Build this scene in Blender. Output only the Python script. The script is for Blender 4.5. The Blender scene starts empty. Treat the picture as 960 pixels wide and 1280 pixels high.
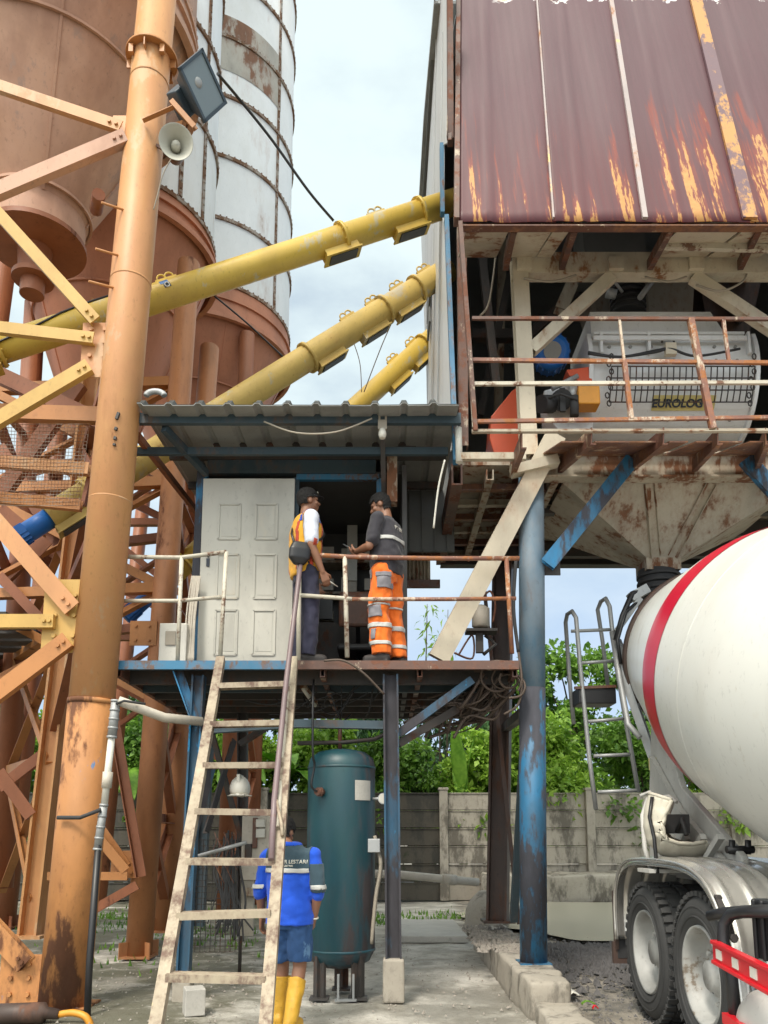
import bpy, bmesh, math, random
import numpy as np
from math import radians, sin, cos, tan, pi, sqrt, atan2
from mathutils import Vector, Matrix, noise as mnoise
from mathutils.bvhtree import BVHTree

random.seed(11)
rng = np.random.default_rng(5)
SC = bpy.context.scene
COL = SC.collection

# ------------------------------------------------------------------ camera, sky, sun, exposure
PITCH = radians(9.0)
EYE = 1.5
FPX, CX, CY = 1000.0, 480.0, 887.0          # focal length and optical centre in pixels of the 960x1280 photo
cam_data = bpy.data.cameras.new('camera')
cam = bpy.data.objects.new('camera', cam_data)
COL.objects.link(cam)
cam.location = (0, 0, EYE)
cam.rotation_euler = (radians(90) + PITCH, 0, 0)
cam_data.sensor_fit = 'VERTICAL'
cam_data.sensor_height = 32.0
cam_data.sensor_width = 24.0
cam_data.lens = 32.0 * FPX / 1280.0
cam_data.shift_y = (CY - 640.0) / 1280.0
cam_data.clip_start = 0.05
cam_data.clip_end = 2000
SC.camera = cam

SUN_EL, SUN_AZ = radians(54), radians(204)   # azimuth measured clockwise from +Y: the sun is high behind the camera
world = bpy.data.worlds.new('World')
SC.world = world
world.use_nodes = True
wn = world.node_tree
wn.nodes.clear()
w_out = wn.nodes.new('ShaderNodeOutputWorld')
w_bg = wn.nodes.new('ShaderNodeBackground')
w_bg.inputs['Strength'].default_value = 0.11
w_sky = wn.nodes.new('ShaderNodeTexSky')
w_sky.sky_type = 'NISHITA'
w_sky.sun_disc = False
w_sky.sun_elevation = SUN_EL
w_sky.sun_rotation = SUN_AZ
w_sky.air_density = 1.0
w_sky.dust_density = 1.5
w_tc = wn.nodes.new('ShaderNodeTexCoord')
w_map = wn.nodes.new('ShaderNodeMapping')
w_map.inputs['Scale'].default_value = (1.0, 1.0, 2.2)
w_map.inputs['Location'].default_value = (3.1, 1.7, 0.2)
w_n = wn.nodes.new('ShaderNodeTexNoise')
w_n.inputs['Scale'].default_value = 2.3
w_n.inputs['Detail'].default_value = 7
w_n.inputs['Roughness'].default_value = 0.55
w_r = wn.nodes.new('ShaderNodeMapRange')
w_r.interpolation_type = 'SMOOTHSTEP'
w_r.inputs['From Min'].default_value = 0.33
w_r.inputs['From Max'].default_value = 0.62
w_r.inputs['To Min'].default_value = 0.42
w_r.inputs['To Max'].default_value = 1.0
w_mix = wn.nodes.new('ShaderNodeMix')
w_mix.data_type = 'RGBA'
w_mix.inputs[7].default_value = (5.15, 5.75, 5.95, 1)
wn.links.new(w_tc.outputs['Generated'], w_map.inputs['Vector'])
wn.links.new(w_map.outputs['Vector'], w_n.inputs['Vector'])
wn.links.new(w_n.outputs['Fac'], w_r.inputs['Value'])
wn.links.new(w_r.outputs['Result'], w_mix.inputs[0])
wn.links.new(w_sky.outputs['Color'], w_mix.inputs[6])
# the veiled sun brightens the cloud around it (high and behind the camera)
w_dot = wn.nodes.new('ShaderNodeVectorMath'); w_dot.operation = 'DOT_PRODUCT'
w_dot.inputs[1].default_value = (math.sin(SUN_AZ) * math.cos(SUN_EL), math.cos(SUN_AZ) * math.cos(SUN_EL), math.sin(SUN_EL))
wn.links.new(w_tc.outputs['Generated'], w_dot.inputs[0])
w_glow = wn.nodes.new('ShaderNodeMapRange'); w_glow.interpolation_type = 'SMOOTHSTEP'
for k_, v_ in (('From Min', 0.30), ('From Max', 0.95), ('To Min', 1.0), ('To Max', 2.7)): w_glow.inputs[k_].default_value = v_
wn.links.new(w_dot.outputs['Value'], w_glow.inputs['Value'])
# toward the horizon the cloud turns bluer
w_sep = wn.nodes.new('ShaderNodeSeparateXYZ'); wn.links.new(w_tc.outputs['Generated'], w_sep.inputs[0])
w_hz = wn.nodes.new('ShaderNodeMapRange'); w_hz.interpolation_type = 'SMOOTHSTEP'
for k_, v_ in (('From Min', 0.12), ('From Max', 0.5), ('To Min', 0.0), ('To Max', 1.0)): w_hz.inputs[k_].default_value = v_
wn.links.new(w_sep.outputs['Z'], w_hz.inputs['Value'])
w_tint = wn.nodes.new('ShaderNodeMix'); w_tint.data_type = 'RGBA'
w_tint.inputs[6].default_value = (3.3, 4.1, 5.3, 1); w_tint.inputs[7].default_value = (4.8, 5.55, 5.65, 1)
wn.links.new(w_hz.outputs['Result'], w_tint.inputs[0])
wn.links.new(w_tint.outputs[2], w_mix.inputs[7])
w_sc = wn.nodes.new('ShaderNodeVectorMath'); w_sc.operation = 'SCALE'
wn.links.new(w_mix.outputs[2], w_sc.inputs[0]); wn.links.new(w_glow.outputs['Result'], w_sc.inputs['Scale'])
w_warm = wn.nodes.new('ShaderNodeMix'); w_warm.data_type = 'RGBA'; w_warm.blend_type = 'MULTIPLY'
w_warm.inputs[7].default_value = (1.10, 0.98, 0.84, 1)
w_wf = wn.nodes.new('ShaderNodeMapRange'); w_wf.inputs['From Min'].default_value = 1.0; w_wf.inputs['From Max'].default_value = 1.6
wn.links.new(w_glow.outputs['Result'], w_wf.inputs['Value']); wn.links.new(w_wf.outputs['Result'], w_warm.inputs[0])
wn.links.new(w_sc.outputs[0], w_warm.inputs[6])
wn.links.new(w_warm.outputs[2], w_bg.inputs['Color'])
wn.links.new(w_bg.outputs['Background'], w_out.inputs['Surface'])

sun_data = bpy.data.lights.new('sun', 'SUN')
sun_data.energy = 1.5
sun_data.angle = radians(11)
sun_data.color = (1.0, 0.94, 0.84)
sun = bpy.data.objects.new('sun', sun_data)
COL.objects.link(sun)
sun.rotation_euler = (radians(90) - SUN_EL, 0, pi - SUN_AZ)

SC.view_settings.view_transform = 'Standard'
SC.view_settings.look = 'None'
SC.view_settings.gamma = 1
SC.view_settings.exposure = 0.74
SC.render.engine = 'CYCLES'
SC.cycles.use_denoising = True
SC.cycles.max_bounces = 6
SC.cycles.caustics_reflective = False
SC.cycles.caustics_refractive = False

# ------------------------------------------------------------------ survey helpers: photo pixel + a known distance, height or side -> world point
def ray(u, v):
    x, y = (u - CX) / FPX, (CY - v) / FPX
    return Vector((x, cos(PITCH) - y * sin(PITCH), sin(PITCH) + y * cos(PITCH)))
def P(u, v, Y):
    d = ray(u, v); return Vector((0, 0, EYE)) + d * (Y / d.y)
def PZ(u, v, z=0.0):
    d = ray(u, v); return Vector((0, 0, EYE)) + d * ((z - EYE) / d.z)
def PX(u, v, X):
    d = ray(u, v); return Vector((0, 0, EYE)) + d * (X / d.x)
def W(x, y, z): return Vector((x, y, z))

# ------------------------------------------------------------------ mesh builder
def frame(d, up=None):
    d = d.normalized()
    up = Vector(up) if up is not None else Vector((0, 0, 1))
    if abs(d.dot(up.normalized())) > 0.985:
        up = Vector((0, 1, 0)) if abs(d.y) < 0.9 else Vector((1, 0, 0))
    x = d.cross(up).normalized()
    y = x.cross(d).normalized()
    return x, y, d

class MB:
    def __init__(self):
        self.v, self.f, self.s = [], [], []
    def add(self, vs, fs, smooth=False):
        o = len(self.v)
        self.v.extend(Vector(a) for a in vs)
        self.f.extend(tuple(i + o for i in f) for f in fs)
        self.s.extend([smooth] * len(fs))
        return self
    def box(self, c, size, rot=None):
        c = Vector(c); hx, hy, hz = size[0] / 2, size[1] / 2, size[2] / 2
        vs = []
        for a in (-hx, hx):
            for b in (-hy, hy):
                for d in (-hz, hz):
                    p = Vector((a, b, d))
                    if rot is not None: p = rot @ p
                    vs.append(c + p)
        return self.add(vs, [(0, 1, 3, 2), (4, 6, 7, 5), (0, 4, 5, 1), (2, 3, 7, 6), (0, 2, 6, 4), (1, 5, 7, 3)])
    def beam(self, p, q, w, h=None, kind='box', up=None, t=None):
        h = h or w; p, q = Vector(p), Vector(q)
        x, y, d = frame(q - p, up)
        t = t or min(w, h) * 0.14
        a, b = w / 2, h / 2
        if kind == 'I':
            pr = [(-a, -b), (a, -b), (a, -b + t), (t / 2, -b + t), (t / 2, b - t), (a, b - t), (a, b), (-a, b), (-a, b - t), (-t / 2, b - t), (-t / 2, -b + t), (-a, -b + t)]
        elif kind == 'H':
            pr = [(-a, -b), (-a + t, -b), (-a + t, -t / 2), (a - t, -t / 2), (a - t, -b), (a, -b), (a, b), (a - t, b), (a - t, t / 2), (-a + t, t / 2), (-a + t, b), (-a, b)]
        elif kind == 'L':
            pr = [(-a, -b), (a, -b), (a, -b + t), (-a + t, -b + t), (-a + t, b), (-a, b)]
        elif kind == 'U':
            pr = [(-a, -b), (a, -b), (a, b), (a - t, b), (a - t, -b + t), (-a + t, -b + t), (-a + t, b), (-a, b)]
        else:
            pr = [(-a, -b), (a, -b), (a, b), (-a, b)]
        n = len(pr)
        vs = [p + x * s + y * r for s, r in pr] + [q + x * s + y * r for s, r in pr]
        fs = [(i, (i + 1) % n, n + (i + 1) % n, n + i) for i in range(n)]
        fs += [tuple(range(n - 1, -1, -1)), tuple(range(n, 2 * n))]
        return self.add(vs, fs)
    def tube(self, pts, r, n=10, caps=True):
        pts = [Vector(a) for a in pts]
        rr = r if isinstance(r, (list, tuple)) else [r] * len(pts)
        x = None; vs = []
        for i, p in enumerate(pts):
            a = pts[max(i - 1, 0)]; b = pts[min(i + 1, len(pts) - 1)]
            d = (b - a).normalized()
            if x is None:
                x, y, _ = frame(d)
            else:
                x = (x - d * x.dot(d)).normalized(); y = d.cross(x)
            y = d.cross(x)
            for k in range(n):
                g = 2 * pi * k / n
                vs.append(p + (x * cos(g) + y * sin(g)) * rr[i])
        fs = [(i * n + k, i * n + (k + 1) % n, (i + 1) * n + (k + 1) % n, (i + 1) * n + k) for i in range(len(pts) - 1) for k in range(n)]
        self.add(vs, fs, True)
        if caps:
            o = len(self.v) - len(vs); m = len(vs)
            self.f.append(tuple(o + k for k in range(n - 1, -1, -1))); self.s.append(False)
            self.f.append(tuple(o + m - n + k for k in range(n))); self.s.append(False)
        return self
    def cyl(self, p, q, r, r2=None, n=20):
        return self.tube([p, q], [r, r if r2 is None else r2], n)
    def lathe(self, prof, c, axis=(0, 0, 1), n=40, a0=0.0, a1=2 * pi, ref=None, sharp=False):
        x, y, d = frame(Vector(axis), ref)
        c = Vector(c); full = abs(a1 - a0 - 2 * pi) < 1e-6
        m = n if full else n + 1
        def ringpts(r, s): return [c + d * s + (x * cos(a0 + (a1 - a0) * k / n) + y * sin(a0 + (a1 - a0) * k / n)) * r for k in range(m)]
        if sharp:
            for (r0, s0), (r1, s1) in zip(prof[:-1], prof[1:]):
                vs = ringpts(r0, s0) + ringpts(r1, s1)
                self.add(vs, [(k, (k + 1) % m, m + (k + 1) % m, m + k) for k in range(n)], True)
        else:
            vs = []
            for r, s in prof: vs += ringpts(r, s)
            self.add(vs, [(i * m + k, i * m + (k + 1) % m, (i + 1) * m + (k + 1) % m, (i + 1) * m + k) for i in range(len(prof) - 1) for k in range(n)], True)
        return self
    def sphere(self, c, r, nu=14, nv=9, rot=None):
        r = (r, r, r) if not isinstance(r, (list, tuple)) else r
        c = Vector(c); vs = []
        for j in range(1, nv):
            for k in range(nu):
                p = Vector((r[0] * sin(pi * j / nv) * cos(2 * pi * k / nu), r[1] * sin(pi * j / nv) * sin(2 * pi * k / nu), r[2] * cos(pi * j / nv)))
                vs.append(c + (rot @ p if rot is not None else p))
        top, bot = Vector((0, 0, r[2])), Vector((0, 0, -r[2]))
        vs += [c + (rot @ top if rot is not None else top), c + (rot @ bot if rot is not None else bot)]
        t, b = len(vs) - 2, len(vs) - 1
        fs = [(j * nu + k, (j + 1) * nu + k, (j + 1) * nu + (k + 1) % nu, j * nu + (k + 1) % nu) for j in range(nv - 2) for k in range(nu)]
        fs += [(t, k, (k + 1) % nu) for k in range(nu)] + [((nv - 2) * nu + (k + 1) % nu, (nv - 2) * nu + k, b) for k in range(nu)]
        return self.add(vs, fs, True)
    def prism(self, poly, ext):
        poly = [Vector(a) for a in poly]; ext = Vector(ext); n = len(poly)
        vs = poly + [p + ext for p in poly]
        fs = [tuple(range(n)), tuple(range(2 * n - 1, n - 1, -1))] + [(i, i + n, (i + 1) % n + n, (i + 1) % n) for i in range(n)]
        return self.add(vs, fs)
    def grid(self, fn, nu, nv, smooth=True):
        vs = [fn(i / nu, j / nv) for i in range(nu + 1) for j in range(nv + 1)]
        fs = [(i * (nv + 1) + j, (i + 1) * (nv + 1) + j, (i + 1) * (nv + 1) + j + 1, i * (nv + 1) + j + 1) for i in range(nu) for j in range(nv)]
        return self.add(vs, fs, smooth)
    def bolt(self, c, n, r=0.018, h=0.014):
        c = Vector(c); return self.tube([c, c + Vector(n).normalized() * h], r, 6)
    def mesh(self, name, off=None, mtx=None):
        me = bpy.data.meshes.new(name)
        off = off or Vector((0, 0, 0))
        if mtx is not None:
            vs = [mtx @ p for p in self.v]
        else:
            vs = [p - off for p in self.v]
        me.from_pydata([tuple(p) for p in vs], [], self.f)
        me.polygons.foreach_set('use_smooth', self.s)
        me.update()
        return me
    def build(self, name, mat, parent=None, local=False, bevel=0, M=None, solid=0):
        """one mesh object; world coordinates unless local=True; M = own axes of a part"""
        if parent is not None:
            off = Vector((0, 0, 0)) if (local or M is not None) else ORG[parent]
        else:
            xs = [p.x for p in self.v]; ys = [p.y for p in self.v]; zs = [p.z for p in self.v]
            off = Vector(((min(xs) + max(xs)) / 2, (min(ys) + max(ys)) / 2, min(zs)))
        o = bpy.data.objects.new(name, self.mesh(name, off, M.inverted() if M is not None else None))
        COL.objects.link(o)
        if mat: o.data.materials.append(mat)
        if parent is not None:
            o.parent = parent
            if M is not None:
                o.matrix_local = Matrix.Translation(-ORG[parent]) @ M
            ORG[o] = ORG[parent]
        else:
            o.location = off; ORG[o] = off
        if solid:
            md = o.modifiers.new('solid', 'SOLIDIFY'); md.thickness = solid; md.offset = 0
        if bevel:
            md = o.modifiers.new('bevel', 'BEVEL'); md.width = bevel; md.segments = 2; md.limit_method = 'ANGLE'; md.angle_limit = radians(40)
        return o

ORG = {}
def roughen(o, amp, cell=.07, f=5.0, seed=0):
    """chip and dent a cast concrete body with real relief"""
    bm = bmesh.new(); bm.from_mesh(o.data)
    for _ in range(6):
        es = [e for e in bm.edges if e.calc_length() > cell * 1.6]
        if not es: break
        bmesh.ops.subdivide_edges(bm, edges=es, cuts=1, use_grid_fill=True)
    bmesh.ops.triangulate(bm, faces=[q for q in bm.faces if len(q.verts) > 4])
    bm.normal_update()
    for v in bm.verts:
        p = (v.co + Vector(o.location)) * f + Vector((seed, 0, 0))
        v.co += v.normal * amp * (mnoise.noise(p) + .5 * mnoise.noise(p * 2.7) + .25 * mnoise.noise(p * 6.1))
    bm.to_mesh(o.data); bm.free(); o.data.polygons.foreach_set('use_smooth', [True] * len(o.data.polygons)); o.data.update()
    return o
def tag(o, label, cat, group=None, kind='thing'):
    o['label'] = label; o['category'] = cat; o['kind'] = kind
    if group: o['group'] = group
    return o
def struct(o, kind='structure'):
    o['kind'] = kind; return o
def thing(name, label, cat, loc, group=None, rotz=0.0, scale=1.0):
    o = bpy.data.objects.new(name, None); COL.objects.link(o)
    o.location = loc; o.rotation_euler = (0, 0, rotz); o.scale = (scale,) * 3
    o.empty_display_size = 0.2
    ORG[o] = Vector(loc)
    return tag(o, label, cat, group)
def text(body, size, mat, name='lettering', extrude=0.002, bold=0.0):
    cu = bpy.data.curves.new(name, 'FONT'); cu.body = body; cu.size = size; cu.extrude = extrude; cu.offset = bold
    cu.align_x = 'CENTER'; cu.align_y = 'CENTER'
    o = bpy.data.objects.new(name, cu); COL.objects.link(o)
    dg = bpy.context.evaluated_depsgraph_get()
    me = bpy.data.meshes.new_from_object(o.evaluated_get(dg))
    bpy.data.objects.remove(o)
    o = bpy.data.objects.new(name, me); COL.objects.link(o)
    me.materials.clear(); me.materials.append(mat)
    return o

# ------------------------------------------------------------------ materials
def nd(nt, typ, ins=None, **props):
    n = nt.nodes.new(typ)
    for k, val in props.items(): setattr(n, k, val)
    for k, val in (ins or {}).items():
        if isinstance(val, bpy.types.NodeSocket): nt.links.new(val, n.inputs[k])
        else: n.inputs[k].default_value = val
    return n
def c4(c): return (c[0], c[1], c[2], 1)
def new_mat(name):
    m = bpy.data.materials.new(name); m.use_nodes = True
    nt = m.node_tree; return m, nt, nt.nodes['Principled BSDF']
def coords(nt, scale=(1, 1, 1), rand=True):
    tc = nd(nt, 'ShaderNodeTexCoord')
    vec = tc.outputs['Object']
    if rand:
        oi = nd(nt, 'ShaderNodeObjectInfo')
        mu = nd(nt, 'ShaderNodeMath', {0: oi.outputs['Random'], 1: 41.0}, operation='MULTIPLY')
        vec = nd(nt, 'ShaderNodeVectorMath', {0: vec, 1: mu.outputs[0]}, operation='ADD').outputs[0]
    return nd(nt, 'ShaderNodeMapping', {'Vector': vec, 'Scale': scale}).outputs[0]
def noi(nt, vec, scale, detail=6, rough=0.6):
    return nd(nt, 'ShaderNodeTexNoise', {'Vector': vec, 'Scale': scale, 'Detail': detail, 'Roughness': rough}).outputs['Fac']
def ss(nt, val, a, b, lo=0.0, hi=1.0):
    return nd(nt, 'ShaderNodeMapRange', {'Value': val, 'From Min': a, 'From Max': b, 'To Min': lo, 'To Max': hi}, interpolation_type='SMOOTHSTEP').outputs['Result']
def mth(nt, op, a, b=0.0):
    return nd(nt, 'ShaderNodeMath', {0: a, 1: b}, operation=op).outputs[0]
def mix(nt, fac, a, b):
    n = nd(nt, 'ShaderNodeMix', data_type='RGBA')
    for i, val in ((0, fac), (6, a), (7, b)):
        if isinstance(val, bpy.types.NodeSocket): nt.links.new(val, n.inputs[i])
        else: n.inputs[i].default_value = c4(val) if isinstance(val, (tuple, list)) else val
    return n.outputs[2]
def bumped(nt, b, h, strength=0.3, dist=0.02):
    bp = nd(nt, 'ShaderNodeBump', {'Height': h, 'Strength': strength, 'Distance': dist})
    nt.links.new(bp.outputs['Normal'], b.inputs['Normal'])

def paint(name, col, rust=0.62, rcol=(0.13, 0.05, 0.022), s=2.5, streak=3.0, rough=0.5, metal=0.0, dirt=0.3, dcol=None, bump=0.2,
          second=None, t2=0.6, s2=3.0, soft=0.07, col2=None):
    m, nt, b = new_mat(name)
    co = coords(nt, (s, s, s / streak))
    cl = coords(nt, (1, 1, 0.5))
    n1 = noi(nt, co, 1.0, 8, 0.65); n2 = noi(nt, co, 6.0, 6, 0.6)
    f = mth(nt, 'ADD', mth(nt, 'MULTIPLY', n1, 0.72), mth(nt, 'MULTIPLY', n2, 0.28))
    lo = noi(nt, cl, 1.3, 5, 0.6)
    base = c4(col)
    if col2 is not None: base = mix(nt, ss(nt, noi(nt, cl, 0.9, 6, 0.7), 0.4, 0.62), col, col2)
    dk = dcol or tuple(x * 0.55 for x in col)
    base = mix(nt, ss(nt, lo, 0.42, 0.72, 0, dirt * 1.6), base, dk)
    # fine speckle and grime
    base = mix(nt, ss(nt, noi(nt, cl, 24.0, 4, 0.7), 0.56, 0.75, 0, dirt), base, tuple(x * 0.4 for x in col))
    if second is not None:
        g = noi(nt, coords(nt, (s2, s2, s2 / 2.2)), 1.0, 7, 0.7)
        base = mix(nt, ss(nt, g, t2, t2 + 0.05), base, second)
    mask = ss(nt, f, rust, rust + soft)
    rv = mix(nt, n2, tuple(x * 0.5 for x in rcol), tuple(min(1, x * 1.6) for x in rcol))
    # a paler halo of stain round the rust
    halo = ss(nt, f, rust - 0.07, rust + 0.02, 0, 0.45)
    base = mix(nt, halo, base, tuple(0.5 * x + 0.7 * r for x, r in zip(col, rcol)))
    nt.links.new(mix(nt, mask, base, rv), b.inputs['Base Color'])
    nt.links.new(mth(nt, 'ADD', mth(nt, 'MULTIPLY', mask, 0.35), mth(nt, 'ADD', rough - 0.1, mth(nt, 'MULTIPLY', lo, 0.2))), b.inputs['Roughness'])
    b.inputs['Metallic'].default_value = metal
    bumped(nt, b, mth(nt, 'ADD', mth(nt, 'MULTIPLY', mask, 0.6), mth(nt, 'MULTIPLY', n2, 0.5)), bump, 0.012)
    return m
def plain(name, col, rough=0.5, metal=0.0, var=0.25, s=6.0, bump=0.1, dirt=0.2):
    m, nt, b = new_mat(name)
    cl = coords(nt, (s, s, s))
    n = noi(nt, cl, 1.0, 6, 0.65)
    base = mix(nt, n, tuple(x * (1 - var) for x in col), tuple(min(1, x * (1 + var)) for x in col))
    base = mix(nt, ss(nt, noi(nt, cl, 3.0, 6, 0.7), 0.55, 0.72, 0, dirt), base, tuple(x * 0.35 + 0.02 for x in col))
    nt.links.new(base, b.inputs['Base Color'])
    b.inputs['Roughness'].default_value = rough; b.inputs['Metallic'].default_value = metal
    bumped(nt, b, n, bump, 0.01)
    return m
def cloth(name, col, s=9.0):
    m, nt, b = new_mat(name)
    cl = coords(nt, (s, s, s * 0.6))
    n = noi(nt, cl, 1.0, 5, 0.5)
    nt.links.new(mix(nt, n, tuple(x * 0.75 for x in col), tuple(min(1, x * 1.2) for x in col)), b.inputs['Base Color'])
    b.inputs['Roughness'].default_value = 0.85
    b.inputs['Sheen Weight'].default_value = 0.15
    weave = nd(nt, 'ShaderNodeTexNoise', {'Vector': cl, 'Scale': 45.0, 'Detail': 2.0}).outputs['Fac']
    bumped(nt, b, mth(nt, 'ADD', n, mth(nt, 'MULTIPLY', weave, 0.08)), 0.55, 0.03)
    return m
def leafy(name, a, c, tr=0.35):
    m, nt, b = new_mat(name)
    cl = coords(nt, (1, 1, 1))
    n = noi(nt, cl, 1.1, 4, 0.6); n2 = noi(nt, cl, 9.0, 3, 0.6)
    f = mth(nt, 'ADD', mth(nt, 'MULTIPLY', n, 0.6), mth(nt, 'MULTIPLY', n2, 0.4))
    col = mix(nt, ss(nt, f, 0.36, 0.64), a, c)
    nt.links.new(col, b.inputs['Base Color']); b.inputs['Roughness'].default_value = 0.45
    t = nd(nt, 'ShaderNodeBsdfTranslucent', {'Color': col})
    mx = nd(nt, 'ShaderNodeMixShader', {0: tr})
    nt.links.new(b.outputs[0], mx.inputs[1]); nt.links.new(t.outputs[0], mx.inputs[2])
    nt.links.new(mx.outputs[0], nt.nodes['Material Output'].inputs['Surface'])
    return m
def concrete(name, col, s=1.0, stain=(0.1, 0.09, 0.07), t=0.52, moss=None, tm=0.58, bump=0.35, rough=0.9):
    m, nt, b = new_mat(name)
    cl = coords(nt, (s, s, s))
    n = noi(nt, cl, 0.9, 9, 0.68); f = noi(nt, cl, 14.0, 6, 0.7); g = noi(nt, coords(nt, (s, s, s * 0.4)), 2.2, 7, 0.7)
    base = mix(nt, n, tuple(x * 0.7 for x in col), tuple(min(1, x * 1.25) for x in col))
    base = mix(nt, ss(nt, g, t, t + 0.14, 0, 0.8), base, stain)
    base = mix(nt, ss(nt, f, 0.5, 0.75, 0, 0.4), base, tuple(x * 0.5 for x in col))
    if moss: base = mix(nt, ss(nt, noi(nt, cl, 1.7, 8, 0.75), tm, tm + 0.1, 0, 0.85), base, moss)
    nt.links.new(base, b.inputs['Base Color'])
    nt.links.new(ss(nt, g, 0.35, 0.7, rough, rough * 0.72), b.inputs['Roughness'])
    bumped(nt, b, mth(nt, 'ADD', n, mth(nt, 'MULTIPLY', f, 0.5)), bump, 0.02)
    return m

ORANGE = (0.56, 0.27, 0.085)
M = {}
M['orange'] = paint('orange_paint', (0.58, 0.30, 0.12), rust=0.62, rcol=(0.17, 0.055, 0.02), s=2.0, streak=4, second=(0.54, 0.33, 0.18), t2=0.56, s2=1.6, dirt=0.35, col2=(0.57, 0.27, 0.115), dcol=(0.40, 0.19, 0.08), rough=0.5)
M['orange_low'] = paint('orange_paint_scuffed', (0.58, 0.26, 0.09), rust=0.50, rcol=(0.12, 0.05, 0.025), s=2.2, streak=2.5, dirt=0.45, second=(0.09, 0.2, 0.38), t2=0.64, s2=4, rough=0.6)
M['orange_brace'] = paint('orange_brace_paint', (0.50, 0.215, 0.07), rust=0.60, rcol=(0.14, 0.05, 0.02), s=2.4, streak=1, dirt=0.4, second=(0.12, 0.25, 0.45), t2=0.77, s2=4)
M['ochre_brace'] = paint('ochre_brace_paint', (0.58, 0.36, 0.10), rust=0.64, rcol=(0.18, 0.07, 0.02), s=3, streak=1, dirt=0.3)
M['leg_orange'] = paint('round_leg_orange', (0.44, 0.185, 0.075), rust=0.59, rcol=(0.12, 0.04, 0.02), s=1.8, streak=3, dirt=0.45, rough=0.55)
M['dark_orange'] = paint('dark_orange_paint', (0.30, 0.105, 0.045), rust=0.58, rcol=(0.09, 0.03, 0.015), s=1.8, streak=2, dirt=0.45)
M['cone'] = paint('dusty_orange_cone', (0.56, 0.335, 0.235), rust=0.60, rcol=(0.16, 0.075, 0.05), s=1.0, streak=3, dirt=0.5, col2=(0.58, 0.34, 0.225), dcol=(0.34, 0.18, 0.12), rough=0.65, second=(0.40, 0.26, 0.20), t2=0.55, s2=1.1)
M['red_cone'] = paint('red_orange_skirt', (0.52, 0.215, 0.12), rust=0.60, rcol=(0.12, 0.04, 0.025), s=1.2, streak=4, dirt=0.4, rough=0.6)
M['white_silo'] = paint('white_silo_paint', (0.78, 0.79, 0.79), rust=0.60, rcol=(0.24, 0.12, 0.06), s=1.1, streak=3.5, dirt=0.18, dcol=(0.58, 0.56, 0.50), rough=0.5, col2=(0.72, 0.73, 0.73))
M['hoop'] = paint('rusty_hoop', (0.36, 0.31, 0.26), rust=0.46, rcol=(0.16, 0.08, 0.04), s=5, streak=1, dirt=0.4)
M['yellow'] = paint('yellow_paint', (0.62, 0.43, 0.075), rust=0.64, rcol=(0.25, 0.12, 0.04), s=2, streak=1, second=(0.50, 0.43, 0.26), t2=0.585, s2=2.2, dirt=0.4, dcol=(0.42, 0.27, 0.06), rough=0.42)
M['yellow_old'] = paint('faded_yellow_paint', (0.57, 0.41, 0.12), rust=0.60, rcol=(0.25, 0.13, 0.05), s=2, streak=1, dirt=0.4, second=(0.46, 0.40, 0.27), t2=0.57, s2=2.0, rough=0.6)
M['cream'] = paint('cream_steel', (0.60, 0.54, 0.42), rust=0.55, rcol=(0.22, 0.10, 0.045), s=2.6, streak=2, dirt=0.45, rough=0.6)
M['cream_dirty'] = paint('dirty_cream_steel', (0.46, 0.41, 0.32), rust=0.505, rcol=(0.16, 0.07, 0.035), s=2.5, streak=2.5, dirt=0.6, rough=0.7)
M['rail_white'] = paint('chipped_cream_rail', (0.58, 0.54, 0.44), rust=0.535, rcol=(0.16, 0.09, 0.06), s=5, streak=1, dirt=0.35, rough=0.55)
M['rail_rust'] = paint('rusty_rail', (0.22, 0.10, 0.07), rust=0.50, rcol=(0.30, 0.12, 0.045), s=5, streak=1, dirt=0.4, second=(0.55, 0.46, 0.35), t2=0.53, s2=4)
M['ladder'] = paint('chipped_ladder_paint', (0.45, 0.38, 0.275), rust=0.455, rcol=(0.14, 0.09, 0.07), s=5, streak=1.5, soft=0.16, dirt=0.5, second=(0.55, 0.42, 0.22), t2=0.63, s2=9, rough=0.6)
M['purple_pipe'] = paint('worn_purple_brown_pipe', (0.19, 0.135, 0.14), rust=0.6, s=8, streak=1, dirt=0.3, rough=0.4)
M['brown_steel'] = paint('rusty_brown_steel', (0.12, 0.062, 0.045), rust=0.5, rcol=(0.15, 0.06, 0.035), s=4, streak=1, dirt=0.5, second=(0.42, 0.34, 0.25), t2=0.57, s2=4)
M['rust_beam'] = paint('peeling_rust_beam', (0.12, 0.052, 0.037), rust=0.5, rcol=(0.20, 0.095, 0.05), s=4, streak=1, dirt=0.4, second=(0.48, 0.38, 0.26), t2=0.58, s2=5)
M['blue_post'] = paint('worn_blue_post', (0.012, 0.19, 0.40), rust=0.475, rcol=(0.05, 0.052, 0.065), s=2.6, streak=3.2, dirt=0.5, col2=(0.03, 0.15, 0.27), dcol=(0.03, 0.07, 0.11), rough=0.5)
M['post_dark'] = paint('grimy_navy_post', (0.018, 0.085, 0.16), rust=0.47, rcol=(0.045, 0.043, 0.05), s=2.6, streak=3, dirt=0.5, col2=(0.05, 0.085, 0.11), second=(0.01, 0.22, 0.45), t2=0.60, s2=3, rough=0.55)
M['column_upper'] = paint('weathered_grey_blue_column', (0.20, 0.27, 0.33), rust=0.56, rcol=(0.14, 0.10, 0.08), s=2.2, streak=4, dirt=0.5, col2=(0.07, 0.20, 0.32), dcol=(0.10, 0.12, 0.14), rough=0.5)
M['blue_grey'] = paint('grey_blue_steel', (0.045, 0.075, 0.095), rust=0.55, rcol=(0.09, 0.07, 0.06), s=2.6, streak=2, dirt=0.5, rough=0.55)
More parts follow.
